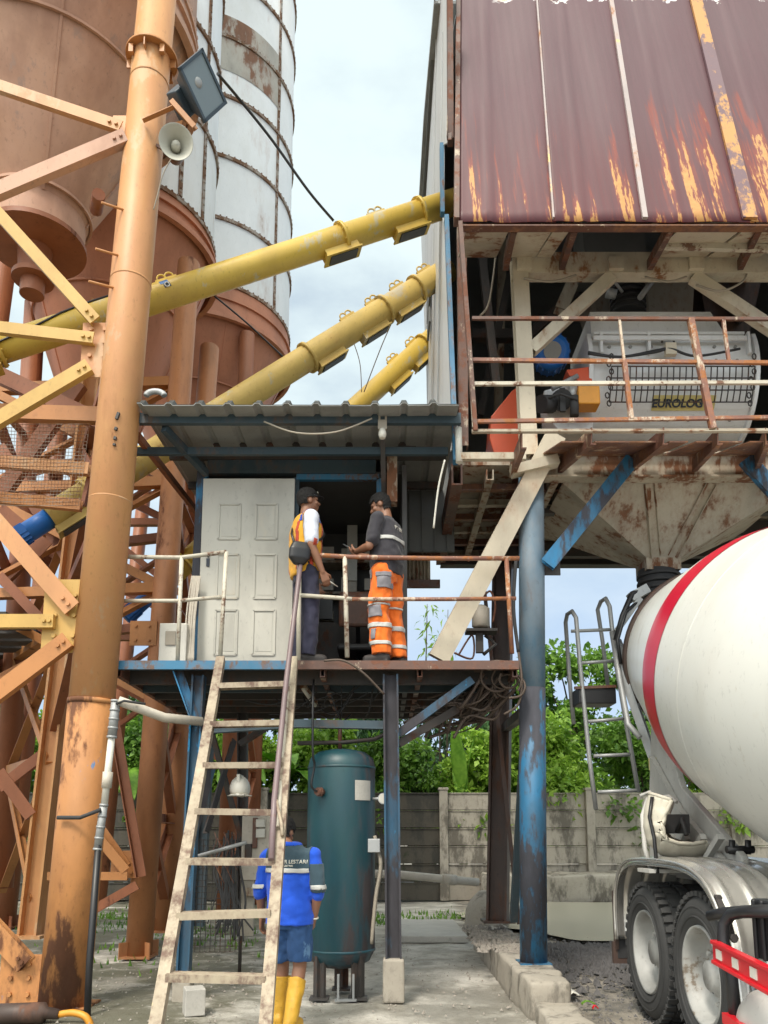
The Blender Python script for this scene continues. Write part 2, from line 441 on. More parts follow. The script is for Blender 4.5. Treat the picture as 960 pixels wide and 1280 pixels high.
M['blue'] = paint('blue_trim_paint', (0.04, 0.175, 0.31), rust=0.535, rcol=(0.14, 0.09, 0.07), s=4, streak=2, dirt=0.35, rough=0.45)
M['dark_steel'] = paint('dark_grimy_steel', (0.055, 0.05, 0.047), rust=0.55, rcol=(0.09, 0.045, 0.03), s=3, streak=1.5, dirt=0.5, rough=0.6)
M['brown_col'] = paint('dark_brown_column', (0.085, 0.055, 0.045), rust=0.55, rcol=(0.12, 0.06, 0.04), s=2.5, streak=3, dirt=0.5, second=(0.3, 0.27, 0.25), t2=0.72, s2=4)
M['grey_wall'] = paint('pale_sheet_wall', (0.68, 0.71, 0.72), rust=0.70, rcol=(0.3, 0.2, 0.14), s=1.0, streak=5, dirt=0.22, rough=0.5)
M['roof_sheet'] = paint('grey_roof_sheet', (0.29, 0.295, 0.285), rust=0.64, rcol=(0.15, 0.1, 0.07), s=1.5, streak=1, dirt=0.45, rough=0.55)
M['roof_dark'] = paint('dark_roof_flashing', (0.055, 0.06, 0.06), rust=0.66, s=2, streak=1, dirt=0.4, rough=0.55)
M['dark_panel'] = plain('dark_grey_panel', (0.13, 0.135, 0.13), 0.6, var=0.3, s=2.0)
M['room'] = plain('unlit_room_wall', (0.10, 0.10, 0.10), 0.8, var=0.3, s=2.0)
M['door'] = paint('off_white_door', (0.58, 0.565, 0.50), rust=0.63, rcol=(0.4, 0.33, 0.22), s=1.6, streak=3, dirt=0.35, rough=0.5)
M['green_tank'] = paint('dark_teal_tank', (0.011, 0.066, 0.092), rust=0.51, rcol=(0.05, 0.042, 0.045), s=1.5, streak=4, dirt=0.4, rough=0.42, col2=(0.012, 0.07, 0.08))
M['truck_white'] = paint('white_truck_paint', (0.70, 0.705, 0.665), second=(0.58, 0.56, 0.50), t2=0.63, s2=3.0, rust=0.66, rcol=(0.42, 0.39, 0.33), s=2.2, streak=1.0, dirt=0.35, dcol=(0.56, 0.54, 0.48), rough=0.33, bump=0.04)
M['truck_grey'] = paint('dusty_grey_paint', (0.50, 0.49, 0.46), rust=0.62, rcol=(0.25, 0.2, 0.16), s=2, streak=3, dirt=0.5, rough=0.55)
M['truck_red'] = plain('red_truck_paint', (0.62, 0.012, 0.022), 0.3, var=0.1, bump=0.02, dirt=0.15)
M['stripe_red'] = plain('red_drum_stripe', (0.55, 0.008, 0.035), 0.3, var=0.08, s=2, bump=0.02, dirt=0.15)
M['strut'] = paint('cream_strut_paint', (0.60, 0.53, 0.41), rust=0.555, rcol=(0.26, 0.12, 0.06), s=1.5, streak=2, dirt=0.35, rough=0.55)
M['steel'] = paint('dusty_stainless', (0.68, 0.66, 0.62), rust=0.66, rcol=(0.34, 0.27, 0.2), s=1.3, streak=2, dirt=0.4, rough=0.24, metal=0.7, bump=0.08)
M['galv'] = paint('galvanised_steel', (0.42, 0.43, 0.43), rust=0.68, rcol=(0.2, 0.12, 0.08), s=4, streak=1, dirt=0.35, rough=0.5, metal=0.35)
M['tyre'] = plain('dusty_tyre', (0.045, 0.045, 0.045), 0.8, var=0.4, s=4, bump=0.3, dirt=0.3)
M['rim'] = paint('dusty_white_rim', (0.46, 0.46, 0.44), rust=0.57, rcol=(0.16, 0.13, 0.10), s=4, streak=1, dirt=0.7, rough=0.5)
M['black'] = plain('black_plastic', (0.018, 0.018, 0.02), 0.4, var=0.3, dirt=0.2)
M['black_dust'] = plain('dusty_black_rubber', (0.04, 0.04, 0.042), 0.75, var=0.4)
M['cable'] = plain('grimy_cable', (0.085, 0.06, 0.045), 0.6, var=0.5, s=2)
M['cable_grey'] = plain('pale_cable', (0.35, 0.31, 0.25), 0.6, var=0.3, s=2)
M['white_plastic'] = plain('aged_white_plastic', (0.66, 0.64, 0.57), 0.45, var=0.12, dirt=0.3)
M['pvc'] = plain('dusty_pvc', (0.55, 0.50, 0.42), 0.5, var=0.25, dirt=0.5)
M['horn'] = plain('grey_horn_plastic', (0.50, 0.49, 0.42), 0.5, var=0.15)
M['lamp_body'] = plain('blue_grey_casting', (0.06, 0.085, 0.11), 0.5, var=0.25)
m_, nt_, b_ = new_mat('flood_glass'); b_.inputs['Base Color'].default_value = (0.22, 0.27, 0.29, 1); b_.inputs['Roughness'].default_value = 0.12; M['glass'] = m_
M['mixer'] = paint('dusty_mixer_white', (0.76, 0.78, 0.79), rust=0.66, rcol=(0.3, 0.22, 0.15), s=2.2, streak=2.5, dirt=0.35, dcol=(0.42, 0.40, 0.36), rough=0.5)
M['motor_blue'] = plain('blue_motor_paint', (0.012, 0.14, 0.50), 0.4, var=0.15)
M['guard_red'] = plain('orange_red_guard', (0.60, 0.085, 0.025), 0.45, var=0.15, s=3)
M['guard_yellow'] = plain('amber_guard', (0.68, 0.29, 0.03), 0.45, var=0.15)
M['label'] = plain('yellow_label', (0.62, 0.52, 0.2), 0.5, var=0.2, dirt=0.4)
M['ink'] = plain('dark_lettering', (0.03, 0.04, 0.06), 0.5)
M['decal_blue'] = plain('blue_decal', (0.02, 0.13, 0.35), 0.4)
M['skin'] = plain('skin', (0.27, 0.13, 0.078), 0.5, var=0.1, s=12, bump=0.05, dirt=0.05)
M['hair'] = plain('black_hair', (0.008, 0.007, 0.007), 0.9, var=0.4, s=60, bump=0.8)
M['navy'] = cloth('navy_cloth', (0.022, 0.022, 0.048))
M['shirt_white'] = cloth('white_cloth', (0.62, 0.65, 0.74))
M['vest'] = cloth('golden_vest_cloth', (0.70, 0.35, 0.02))
M['vest_red'] = cloth('red_trim_cloth', (0.45, 0.05, 0.02))
M['royal'] = cloth('royal_blue_cloth', (0.008, 0.085, 0.62))
M['shoulder_blue'] = cloth('blue_shoulder_cloth', (0.02, 0.06, 0.36))
M['charcoal'] = cloth('charcoal_cloth', (0.035, 0.033, 0.042))
M['hivis'] = cloth('orange_hivis_cloth', (0.80, 0.16, 0.012))
M['grey_cloth'] = cloth('grey_pocket_cloth', (0.22, 0.21, 0.23))
M['reflect'] = plain('reflective_tape', (0.50, 0.50, 0.48), 0.4, var=0.12, s=20)
M['teal_cloth'] = cloth('dark_teal_cloth', (0.035, 0.07, 0.095))
M['denim'] = paint('faded_denim', (0.025, 0.075, 0.20), rust=0.95, s=4, streak=1.5, dirt=0.3, second=(0.10, 0.20, 0.36), t2=0.57, s2=4, rough=0.9)
M['boot_yellow'] = plain('yellow_rubber', (0.60, 0.335, 0.03), 0.5, var=0.2, s=7, dirt=0.5)
M['boot_dark'] = plain('dark_boot', (0.04, 0.034, 0.032), 0.6)
M['block'] = concrete('pale_cast_concrete', (0.48, 0.46, 0.42), 3.0, stain=(0.2, 0.18, 0.15), t=0.6)
M['kerb'] = concrete('kerb_concrete', (0.40, 0.36, 0.30), 1.5, stain=(0.12, 0.105, 0.085), t=0.49, moss=(0.06, 0.07, 0.03), tm=0.62)
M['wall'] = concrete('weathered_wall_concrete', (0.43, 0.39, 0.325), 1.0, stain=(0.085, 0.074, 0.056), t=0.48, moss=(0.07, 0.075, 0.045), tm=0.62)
M['wall_dark'] = concrete('dark_wall_concrete', (0.085, 0.076, 0.06), 1.2, stain=(0.03, 0.03, 0.025), t=0.46, moss=(0.035, 0.045, 0.025), tm=0.55)  # darker concrete for the left run of wall panels
M['leaf'] = leafy('bright_leaf', (0.14, 0.29, 0.03), (0.44, 0.66, 0.10))
M['leaf_dark'] = leafy('deep_leaf', (0.018, 0.06, 0.014), (0.09, 0.19, 0.035), 0.25)
M['leaf_mid'] = leafy('mid_leaf', (0.06, 0.15, 0.02), (0.23, 0.42, 0.06))
M['bamboo_leaf'] = leafy('bamboo_leaf', (0.02, 0.07, 0.025), (0.08, 0.18, 0.06), 0.3)
M['banana'] = leafy('banana_leaf', (0.13, 0.32, 0.03), (0.30, 0.55, 0.07), 0.45)
M['bark'] = plain('bark', (0.11, 0.085, 0.06), 0.9, var=0.4, s=4, bump=0.6)
# ------------------------------------------------------------------ ground, pond, gravel
def ground_mat():
    m, nt, b = new_mat('yard_ground')
    cl = coords(nt, (1, 1, 1), False)
    big = noi(nt, cl, 0.35, 8, 0.65); mid = noi(nt, cl, 1.6, 9, 0.7); fine = noi(nt, cl, 18, 6, 0.75)
    base = mix(nt, ss(nt, mid, 0.36, 0.66), (0.33, 0.31, 0.265), (0.62, 0.59, 0.53))
    base = mix(nt, ss(nt, big, 0.47, 0.60, 0, 0.75), base, (0.17, 0.155, 0.125))
    base = mix(nt, ss(nt, fine, 0.48, 0.75, 0, 0.5), base, (0.10, 0.09, 0.075))
    tc = nd(nt, 'ShaderNodeTexCoord'); sp = nd(nt, 'ShaderNodeSeparateXYZ', {0: tc.outputs['Object']})
    # the worn, pale trodden path in the middle; mossy damp ground to the left; bare earth beyond the yard
    left = ss(nt, mth(nt, 'ADD', sp.outputs[0], mth(nt, 'MULTIPLY', mid, 2.2)), -0.6, 0.4, 1, 0)
    mo = mth(nt, 'MULTIPLY', left, ss(nt, noi(nt, cl, 0.9, 8, 0.7), 0.40, 0.52))
    base = mix(nt, mth(nt, 'MULTIPLY', mo, 0.85), base, (0.085, 0.082, 0.048))
    right = ss(nt, sp.outputs[0], 1.45, 1.75)
    base = mix(nt, mth(nt, 'MULTIPLY', right, 0.75), base, mix(nt, ss(nt, mid, 0.4, 0.6), (0.10, 0.09, 0.078), (0.27, 0.23, 0.18)))
    far = ss(nt, sp.outputs[1], 19.8, 20.6)
    base = mix(nt, far, base, (0.05, 0.07, 0.02))
    nt.links.new(base, b.inputs['Base Color'])
    nt.links.new(ss(nt, big, 0.45, 0.62, 0.92, 0.55), b.inputs['Roughness'])
    bumped(nt, b, mth(nt, 'ADD', mid, mth(nt, 'MULTIPLY', fine, 0.6)), 0.6, 0.04)
    return m
g = MB()
xs = [-600, -200, -60] + [-12 + 0.3 * i for i in range(81)] + [60, 200, 600]
ys = [-60, -10, 0] + [3 + 0.3 * i for i in range(56)] + [30, 60, 200, 800]
def gz(x, y):
    if not (-12 <= x <= 12 and 3 < y < 19.6): return 0.0
    return 0.045 * mnoise.noise(Vector((x * 0.7, y * 0.7, 3))) + 0.018 * mnoise.noise(Vector((x * 2.3, y * 2.3, 1))) - 0.02
vs = [(x, y, gz(x, y)) for x in xs for y in ys]
ny = len(ys)
g.add(vs, [(i * ny + j, (i + 1) * ny + j, (i + 1) * ny + j + 1, i * ny + j + 1) for i in range(len(xs) - 1) for j in range(ny - 1)], True)
struct(g.build('ground', ground_mat()))

m, nt, b = new_mat('muddy_water')
b.inputs['Base Color'].default_value = (0.47, 0.44, 0.345, 1); b.inputs['Roughness'].default_value = 0.22; b.inputs['Specular IOR Level'].default_value = 0.25
bumped(nt, b, noi(nt, coords(nt, (1, 1, 1)), 5, 3, 0.5), 0.05, 0.02)
pond = MB()
ring = []
for k in range(160):
    a = 2 * pi * k / 160
    r = 1 + 0.10 * mnoise.noise(Vector((cos(a) * 3, sin(a) * 3, 0))) + .04 * mnoise.noise(Vector((cos(a) * 9, sin(a) * 9, 4)))
    ring.append((5.6 + 4.2 * r * cos(a), 15.0 + 3.35 * r * max(-1, min(1, 1.25 * sin(a))), 0.05))
pond.add(ring, [tuple(range(160))])
struct(pond.build('water', m))

def scatter_rocks(name, mat, pts, label, cat):
    mb = MB()
    for (x, y, z, s) in pts:
        q = [Vector((random.uniform(.7, 1), 0, 0)), ]
        vs = []
        for k in range(5):
            a = 2 * pi * k / 5 + random.random()
            vs.append((x + s * cos(a) * random.uniform(.6, 1), y + s * sin(a) * random.uniform(.6, 1), z - s * .3))
        vs.append((x + s * .2 * random.uniform(-1, 1), y + s * .2, z + s * random.uniform(.35, .75)))
        mb.add(vs, [(k, (k + 1) % 5, 5) for k in range(5)])
    o = mb.build(name, mat)
    o['label'] = label; o['category'] = cat; o['kind'] = 'stuff'
    return o
gravel_m = plain('dark_gravel', (0.12, 0.115, 0.115), 0.9, var=0.6, s=12, dirt=0.4)
pts = []
for _ in range(3800):
    y = random.gauss(10.0, 0.9); x = random.uniform(1.7, 4.6)
    if y < 7.6 or y > 12.2: continue
    pts.append((x, y, 0.02 + 0.07 * math.exp(-((y - 10.2) / .9) ** 2), random.uniform(.02, .06)))
for _ in range(700):
    pts.append((random.uniform(1.6, 3.0), random.uniform(5.6, 9), 0.0, random.uniform(.008, .025)))
scatter_rocks('gravel', gravel_m, pts, 'dark grey crushed gravel spread beside the truck wheels', 'gravel')
rubble_m = plain('pale_rubble', (0.30, 0.27, 0.235), 0.95, var=0.5, s=10, dirt=0.4)
pts = [(random.uniform(1.0, 1.6), random.uniform(8.6, 11.2), 0.31, random.uniform(.012, .045)) for _ in range(420)]
pts += [(random.uniform(-3.2, 1.2), random.uniform(6.5, 12.5), 0.0, random.uniform(.006, .022)) for _ in range(900)]
scatter_rocks('rubble', rubble_m, pts, 'loose pale rubble and grit strewn on the concrete yard', 'rubble')

# moss strip and slab in front of the far wall
mb = MB(); mb.box((0.62, 12.9, 0.05), (1.15, 2.3, 0.1))
tag(mb.build('concrete_slab', M['block'], bevel=0.02), 'flat pale concrete slab lying at the end of the trodden path', 'slab')
moss_pts = MB()
for _ in range(5200):
    x = random.uniform(-6, 2.0); y = random.choice([random.gauss(15.2, .9), random.gauss(14.6, .5), random.gauss(12.0, 1.6)])
    if x > -1.0 and y < 13.9: continue
    s = random.uniform(.02, .07); a = random.random() * 6.3
    if mnoise.noise(Vector((x * .8, y * .8, 7))) < -0.02: continue
    d = Vector((cos(a), sin(a), 0)) * s * .35
    p = Vector((x, y, 0.0))
    moss_pts.add([p - d, p + d, p + Vector((random.uniform(-.5, .5) * s, random.uniform(-.5, .5) * s, s * 1.4))], [(0, 1, 2)])
o = moss_pts.build('grass', M['leaf_mid']); o['label'] = 'short green weeds and moss on the damp ground before the wall'; o['category'] = 'grass'; o['kind'] = 'stuff'

# ------------------------------------------------------------------ kerb under the tower columns
mb = MB()
prof = [(1.22, 11.3), (1.2, 9), (1.2, 7.6), (1.22, 6.95), (1.56, 6.95), (1.6, 7.6), (1.62, 9), (1.66, 11.3)]
mb.prism([(x, y, -0.05) for x, y in prof], (0, 0, 0.35))
k = tag(roughen(mb.build('concrete_kerb', M['kerb'], bevel=0.03), .03), 'raised stained concrete kerb that carries the two tower columns', 'kerb')
mb = MB(); mb.prism([(x, y, -0.05) for x, y in [(1.24, 6.92), (1.2, 5.7), (1.5, 5.7), (1.57, 6.92)]], (0, 0, 0.2))
tag(roughen(mb.build('concrete_step', M['kerb'], bevel=0.025), .03), 'low broken concrete step in front of the raised kerb', 'kerb')
mb = MB(); p = P(243, 1265, 7.3)
mb.box(PZ(242, 1266, 0.0) + Vector((0, 0, .1)), (.17, .2, .22), Matrix.Rotation(.35, 3, 'Z'))
tag(mb.build('concrete_block', M['block'], bevel=0.008), 'small pale concrete cube standing on the ground behind the ladder foot', 'block')

# ------------------------------------------------------------------ far concrete wall and its plinth
wall = thing('panel_wall', 'weathered precast concrete panel wall closing the yard before the trees', 'wall', (0, 19.5, 0))
xs_posts = [-16, -13.4, -10.8, -8.2, -5.6, -2.9, 1.43, 4.95, 8.4, 11.8]
for i, x in enumerate(xs_posts):
    mb = MB(); mb.box((x, 19.42, 1.3), (.2, .24, 2.6)); mb.box((x, 19.42, 2.63), (.24, .28, .06))
    mb.build('post', M['wall'], wall, bevel=0.012)
for i in range(len(xs_posts) - 1):
    x0, x1 = xs_posts[i] + .1, xs_posts[i + 1] - .1
    mb = MB()
    for kx in range(6):
        z0 = kx * .425
        mb.box(((x0 + x1) / 2, 19.45 + random.uniform(-.012, .012), z0 + .21), (x1 - x0, .09, .41))
        mb.box(((x0 + x1) / 2, 19.43, z0 + .40), (x1 - x0 - .01, .1, .025))
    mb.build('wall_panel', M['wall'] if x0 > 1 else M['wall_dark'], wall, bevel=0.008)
mb = MB(); mb.prism([(2.2, 18.5, 0), (2.2, 18.5, .62), (2.3, 19.3, .68), (2.3, 19.3, 0)], (8.5, 0, 0))
tag(roughen(mb.build('concrete_plinth', M['wall'], bevel=0.04), .05, .16, 2.2), 'low rough concrete bank between the muddy pond and the panel wall', 'plinth')
mb = MB()
vs = []
for (c, r) in ((W(1.55, 12.7, .25), (.28, .45, .42)), (W(1.75, 13.5, .25), (.35, .5, .36))):
    mb.sphere(c, r, 12, 8)
for p in mb.v:
    n = mnoise.noise(p * 3.1) * .09 + mnoise.noise(p * 9) * .03
    p += Vector((n, n, n * .6))
tag(mb.build('concrete_lump', M['kerb']), 'rough lump of spilled concrete at the end of the white pipe', 'concrete')
mb = MB(); a, c = P(497, 1093, 12.2), P(598, 1103, 12.4)
mb.tube([a - Vector((2.2, 0, -.05)), a, a.lerp(c, .5) + Vector((0, 0, .0)), c], .06, 12)
mb.cyl(a.lerp(c, .55), a.lerp(c, .72), .075)
tag(mb.build('drain_pipe', M['pvc']), 'pale dusty plastic pipe running low across the yard behind the tank', 'pipe')

# ------------------------------------------------------------------ vegetation
def leaves_mesh(name, clumps, per, size, mat, parent, droop=0.3, narrow=0.38, two=True):
    cs = np.array([c for c, r in clumps]); rs = np.array([r for c, r in clumps])
    idx = np.repeat(np.arange(len(clumps)), per); n = len(idx)
    d = rng.normal(size=(n, 3)); d /= np.linalg.norm(d, axis=1)[:, None]
    rad = rng.random(n) ** 0.45
    rr = rs[idx] if rs.ndim == 2 else np.repeat(rs[idx][:, None], 3, 1)
    p = cs[idx] + d * rr * rad[:, None]
    ax = d * 0.8 + rng.normal(size=(n, 3)) * 0.7; ax[:, 2] -= droop
    ax /= np.linalg.norm(ax, axis=1)[:, None]
    up = rng.normal(size=(n, 3)) * .6; up[:, 2] += 1.0
    side = np.cross(ax, up); side /= (np.linalg.norm(side, axis=1)[:, None] + 1e-6)
    nrm = np.cross(side, ax)
    L = size * (0.45 + 1.15 * rng.random(n) ** 1.6)[:, None]
    wv = side * L * narrow
    a = p; b_ = p + ax * L * .45 + wv + nrm * L * .10; c_ = p + ax * L - nrm * L * .12; d_ = p + ax * L * .45 - wv + nrm * L * .10
    v = np.stack([a, b_, c_, d_], 1).reshape(-1, 3)
    off = np.array(ORG[parent])
    v -= off
    me = bpy.data.meshes.new(name)
    me.vertices.add(4 * n); me.vertices.foreach_set('co', v.ravel().astype(np.float32))
    me.loops.add(4 * n); me.loops.foreach_set('vertex_index', np.arange(4 * n, dtype=np.int32))
    me.polygons.add(n); me.polygons.foreach_set('loop_start', np.arange(0, 4 * n, 4, dtype=np.int32))
    me.polygons.foreach_set('loop_total', np.full(n, 4, dtype=np.int32))
    me.update(calc_edges=True)
    o = bpy.data.objects.new(name, me); COL.objects.link(o); me.materials.append(mat)
    o.parent = parent; ORG[o] = ORG[parent]
    return o
def tree(kind, label, x, y, h, w, mat, leaf=.22, nclump=34, per=110, base=.25, group=None, trunk_r=.13, narrow=.38, cat='tree', rf=(.26, .62)):
    t = thing(kind, label, cat, (x, y, 0), group)
    cl = []; mb = MB()
    top = Vector((x + random.uniform(-.3, .3), y, h * .72))
    mb.tube([(x, y, -.1), (x + random.uniform(-.1, .1), y, h * .3), top], [trunk_r, trunk_r * .75, trunk_r * .3], 8)
    for k in range(nclump):
        a = random.random() * 2 * pi; zz = base + (1 - base) * random.random()
        wr = w * (1 - .55 * max(0, zz - .45) / .55) * (0.35 + .65 * random.random())
        c = Vector((x + wr * cos(a), y + .7 * wr * sin(a), h * zz * .93))
        r = random.uniform(*rf) * w / 2.3
        cl.append((c, (r, r, r * .7)))
        if k % 3 == 0:
            s = Vector((x, y, h * zz * .55)); mb.tube([s, s.lerp(c, .6) + Vector((0, 0, .15)), c], [trunk_r * .35, trunk_r * .2, .012], 5, False)
    mb.build('trunk', M['bark'], t)
    leaves_mesh('crown', cl, per, leaf, mat, t, narrow=narrow)
    return t
G = 'trees and bushes growing beyond the wall'
tree('broadleaf_tree', 'tall light green tree behind the truck ladder beyond the wall', 6.2, 25.5, 7.9, 2.9, M['leaf_mid'], .19, 46, 260, .12, G)
tree('broadleaf_tree', 'dark leaved tree between the blue column and the truck ladder', 4.6, 27.0, 7.4, 2.3, M['leaf_dark'], .2, 36, 200, .12, G)
tree('broadleaf_tree', 'tree with dense mid green crown hidden partly by the white drum', 9.6, 25, 7.0, 2.9, M['leaf_dark'], .2, 36, 200, .12, G)
tree('broadleaf_tree', 'dark leaved tree behind the compressor tank', 0.4, 27, 6.7, 2.6, M['leaf_dark'], .22, 40, 190, .1, G)  # dark tone is the leaf colour itself
tree('broadleaf_tree', 'mid green tree showing between the tank top and the ladder rail', -1.6, 28.5, 7.0, 2.6, M['leaf_mid'], .22, 40, 190, .1, G)
tree('broadleaf_tree', 'dark tree seen through the ladder under the platform', -4.0, 26, 6.6, 2.6, M['leaf_dark'], .22, 36, 190, .1, G)
tree('broadleaf_tree', 'dark green tree seen through the orange lattice', -8.0, 26, 6.4, 3.0, M['leaf_dark'], .24, 36, 170, .1, G)
tree('broadleaf_tree', 'green tree at the outer edge behind the silo legs', -12.5, 25, 6.4, 3.0, M['leaf_mid'], .24, 36, 170, .1, G)
GB = 'bushes spilling over the concrete wall'
for i, (x, h, w, mt, lab) in enumerate([
    (4.0, 4.7, 1.7, 'leaf', 'bright green bush above the wall right of the blue column'),
    (6.7, 4.6, 1.8, 'leaf', 'bright green bush above the wall behind the truck ladder'),
    (8.9, 4.3, 1.7, 'leaf', 'green bush above the wall behind the mixer truck'),
    (2.5, 4.6, 1.4, 'leaf', 'leafy bush above the wall beside the dark brown column'),
    (0.3, 4.1, 1.5, 'leaf', 'low bright bush drooping over the wall right of the tank'),
    (-1.6, 4.7, 1.5, 'leaf', 'leafy bush above the wall just behind the compressor tank'),
    (-3.9, 4.7, 1.6, 'leaf', 'green bush above the wall behind the hanging hard hat'),
    (-6.4, 4.8, 1.7, 'leaf', 'green bush above the wall behind the round orange legs'),
    (-9.2, 4.9, 1.8, 'leaf', 'bright bush seen between the outermost orange columns')]):
    tree('leafy_bush', lab, x, 20.55, h, w, M[('leaf', 'leaf_mid', 'leaf')[i % 3]], .16, 34, 260, .3, GB, .05, .30, 'bush', (.45, .85))
# bamboo: long drooping sprays
bt = thing('bamboo_clump', 'dark drooping bamboo clump behind the wall right of the platform post', 'bamboo', (1.2, 24.5, 0), G)
cl = []; mb = MB()
for k in range(40):
    a = random.uniform(-1.3, 1.3)
    c = Vector((1.2 + random.gauss(0, 1.15), 24.5 + random.uniform(-.8, .8), random.uniform(2.2, 5.1)))
    cl.append((c, (.32, .32, .75)))
    if k % 2 == 0: mb.tube([(1.2 + random.uniform(-.3, .3), 24.6, 0), (1.2 + (c.x - 1.2) * .4, 24.6, c.z * .8), tuple(c + Vector((0, 0, .5)))], [.04, .03, .01], 6)
mb.build('stem', M['bark'], bt)
leaves_mesh('foliage', cl, 130, .30, M['bamboo_leaf'], bt, droop=1.4, narrow=.13)
# two tall shoots over the deck
sh = thing('bamboo_shoot', 'slender feathery shoots rising against the sky behind the platform', 'plant', (1.4, 22, 0))
for ux, vt in ((531, 755), (557, 762), (548, 790)):
    pb, pt = P(ux, 900, 22), P(ux + 3, vt, 22)
    mb = MB(); mb.tube([Vector((pb.x, 22, 0)), pb.lerp(pt, .5), pt], [.03, .02, .008], 6); mb.build('stem', M['bark'], sh)
    cl = [(pb.lerp(pt, f) + Vector((random.uniform(-.16, .16), 0, 0)), (.22, .22, .18)) for f in (.2, .32, .45, .6, .75, .88, .97)]
    leaves_mesh('foliage', cl, 9, .26, M['leaf'], sh, droop=.7, narrow=.12)
def banana(x, y, h, n, label, spread=1.0, upright=False):
    t = thing('banana_plant', label, 'banana plant', (x, y, 0), 'banana plants behind the wall')
    mb = MB(); mb.tube([(x, y, 0), (x, y, h * .7)], [.12, .08], 8); mb.build('stem', M['banana'], t)
    for k in range(n):
        a = 2 * pi * k / n + random.uniform(-.3, .3)
        L = random.uniform(.9, 1.3) * spread; rise = random.uniform(.6, 1.2) if not upright else 1.6
        out = Vector((cos(a), sin(a), 0)); sd = Vector((-sin(a), cos(a), 0))
        b0 = Vector((x, y, h * .68))
        def fn(s, q, out=out, sd=sd, b0=b0, L=L, rise=rise):
            f = s; wd = .26 * sin(pi * min(1, max(0, .06 + f * .94))) ** .6 * (1 - .35 * f)
            z = L * (rise * f - (.95 if not upright else .35) * f * f)
            c = (q - .5) * 2
            return b0 + out * (L * f * (.75 if not upright else .25)) + Vector((0, 0, z + .10 * abs(c) * wd * 2 + .012 * sin(f * 40 + c * 3))) + sd * (wd * c)
        mb = MB(); mb.grid(fn, 16, 6); mb.build('leaf', M['banana'], t, solid=0.004)
banana(1.95, 19.95, 3.5, 3, 'single upright young banana leaf standing over the wall', 1.15, True)
banana(-2.45, 20.0, 4.3, 8, 'banana plant with broad leaves directly behind the tank top', 1.7)
banana(-3.7, 20.1, 3.9, 8, 'banana plant seen between the ladder rungs', 1.7)
banana(-6.5, 20.0, 4.3, 8, 'banana plant seen through the round orange legs', 1.8)
banana(-9.3, 20.0, 4.5, 9, 'broad banana plant behind the outermost orange legs', 2.0)
banana(-8.0, 20.1, 3.9, 8, 'banana plant low beside the front orange pipe column', 1.9)

# ------------------------------------------------------------------ silos
def rust_flange(mb, c, r, z, h=.12, w=.05, n=56):
    mb.lathe([(r, z - h / 2), (r + w, z - h / 2), (r + w, z + h / 2), (r, z + h / 2)], c, n=n, sharp=True)
def silo(name, label, cx, cy, r, zr, ztop, zout, rout, body_mat, cone_mat, skirt, sheet, cat='silo'):
    t = thing(name, label, cat, (cx, cy, 0), 'cement silos on steel legs')
    c = (cx, cy, 0)
    mb = MB(); mb.lathe([(r, zr + skirt), (r, ztop), (r * .98, ztop + .02), (.3, ztop + .8), (0.0, ztop + .82)], c, n=72); mb.build('shell', body_mat, t)
    z = zr + skirt
    while z < ztop + .1:
        mb = MB(); rust_flange(mb, c, r - .005, z, .07, .045, 72)
        for k in range(96):
            a = 2 * pi * k / 96
            mb.box((cx + (r + .028) * cos(a), cy + (r + .028) * sin(a), z + .045), (.03, .03, .03))
        mb.build('hoop', M['hoop'] if body_mat is M['white_silo'] else cone_mat, t); z += sheet
    if skirt > .05:
        mb = MB(); mb.lathe([(r + .012, zr - .05), (r + .012, zr + skirt)], c, n=72); rust_flange(mb, c, r + .01, zr - .02, .1, .09); rust_flange(mb, c, r + .01, zr + skirt * .55, .05, .05); mb.build('skirt', cone_mat, t)
    zc = zr + .05
    mb = MB(); mb.lathe([(r * .985, zc), (rout, zout), (rout, zout - .35)], c, n=72, sharp=True)
    for f in (.33, .97):
        rr = r * .985 + (rout - r * .985) * f
        rust_flange(mb, c, rr + .01, zc + (zout - zc) * f, .035, .03)
    for k in range(10):
        a = 2 * pi * k / 10 + .2
        p0 = Vector((cx + r * .985 * cos(a), cy + r * .985 * sin(a), zc)); p1 = Vector((cx + rout * cos(a), cy + rout * sin(a), zout))
        if k % 2 == 0: mb.beam(p0, p1, .03, .03)
    mb.build('cone', cone_mat, t)
    mb = MB(); mb.lathe([(rout + .03, zout - .30), (rout + .03, zout - .36), (.2, zout - .40), (.17, zout - .75), (.24, zout - .75), (.24, zout - .81), (.14, zout - .82), (.14, zout - 1.0), (0, zout - 1.0)], c, n=40, sharp=True); mb.build('outlet', M['dark_orange'], t)
    return t
s1 = silo('cement_silo', 'huge dusty orange silo with conical bottom above the front pipe column', -4.25, 8.75, 1.78, 11.25, 17, 8.95, .56, M['cone'], M['cone'], .55, 1.6)
# inspection dots and cable stubs on the near cone
mb = MB(); q = P(120, 263, 7.9); mb.cyl(q, q + W(.12, -.25, -.02), .07, n=10); mb.build('sensor_stub', M['dark_orange'], s1)
s2 = silo('cement_silo', 'white silo with red orange cone standing behind the front pipe column', -4.6, 12.3, 1.64, 11.1, 24, 7.5, .34, M['white_silo'], M['red_cone'], .42, 1.75)
s3 = silo('cement_silo', 'weathered white silo with rusty hoops beside the open sky', -4.25, 17.0, 2.02, 12.2, 24.1, 8.6, .36, M['white_silo'], M['red_cone'], .75, 1.5)
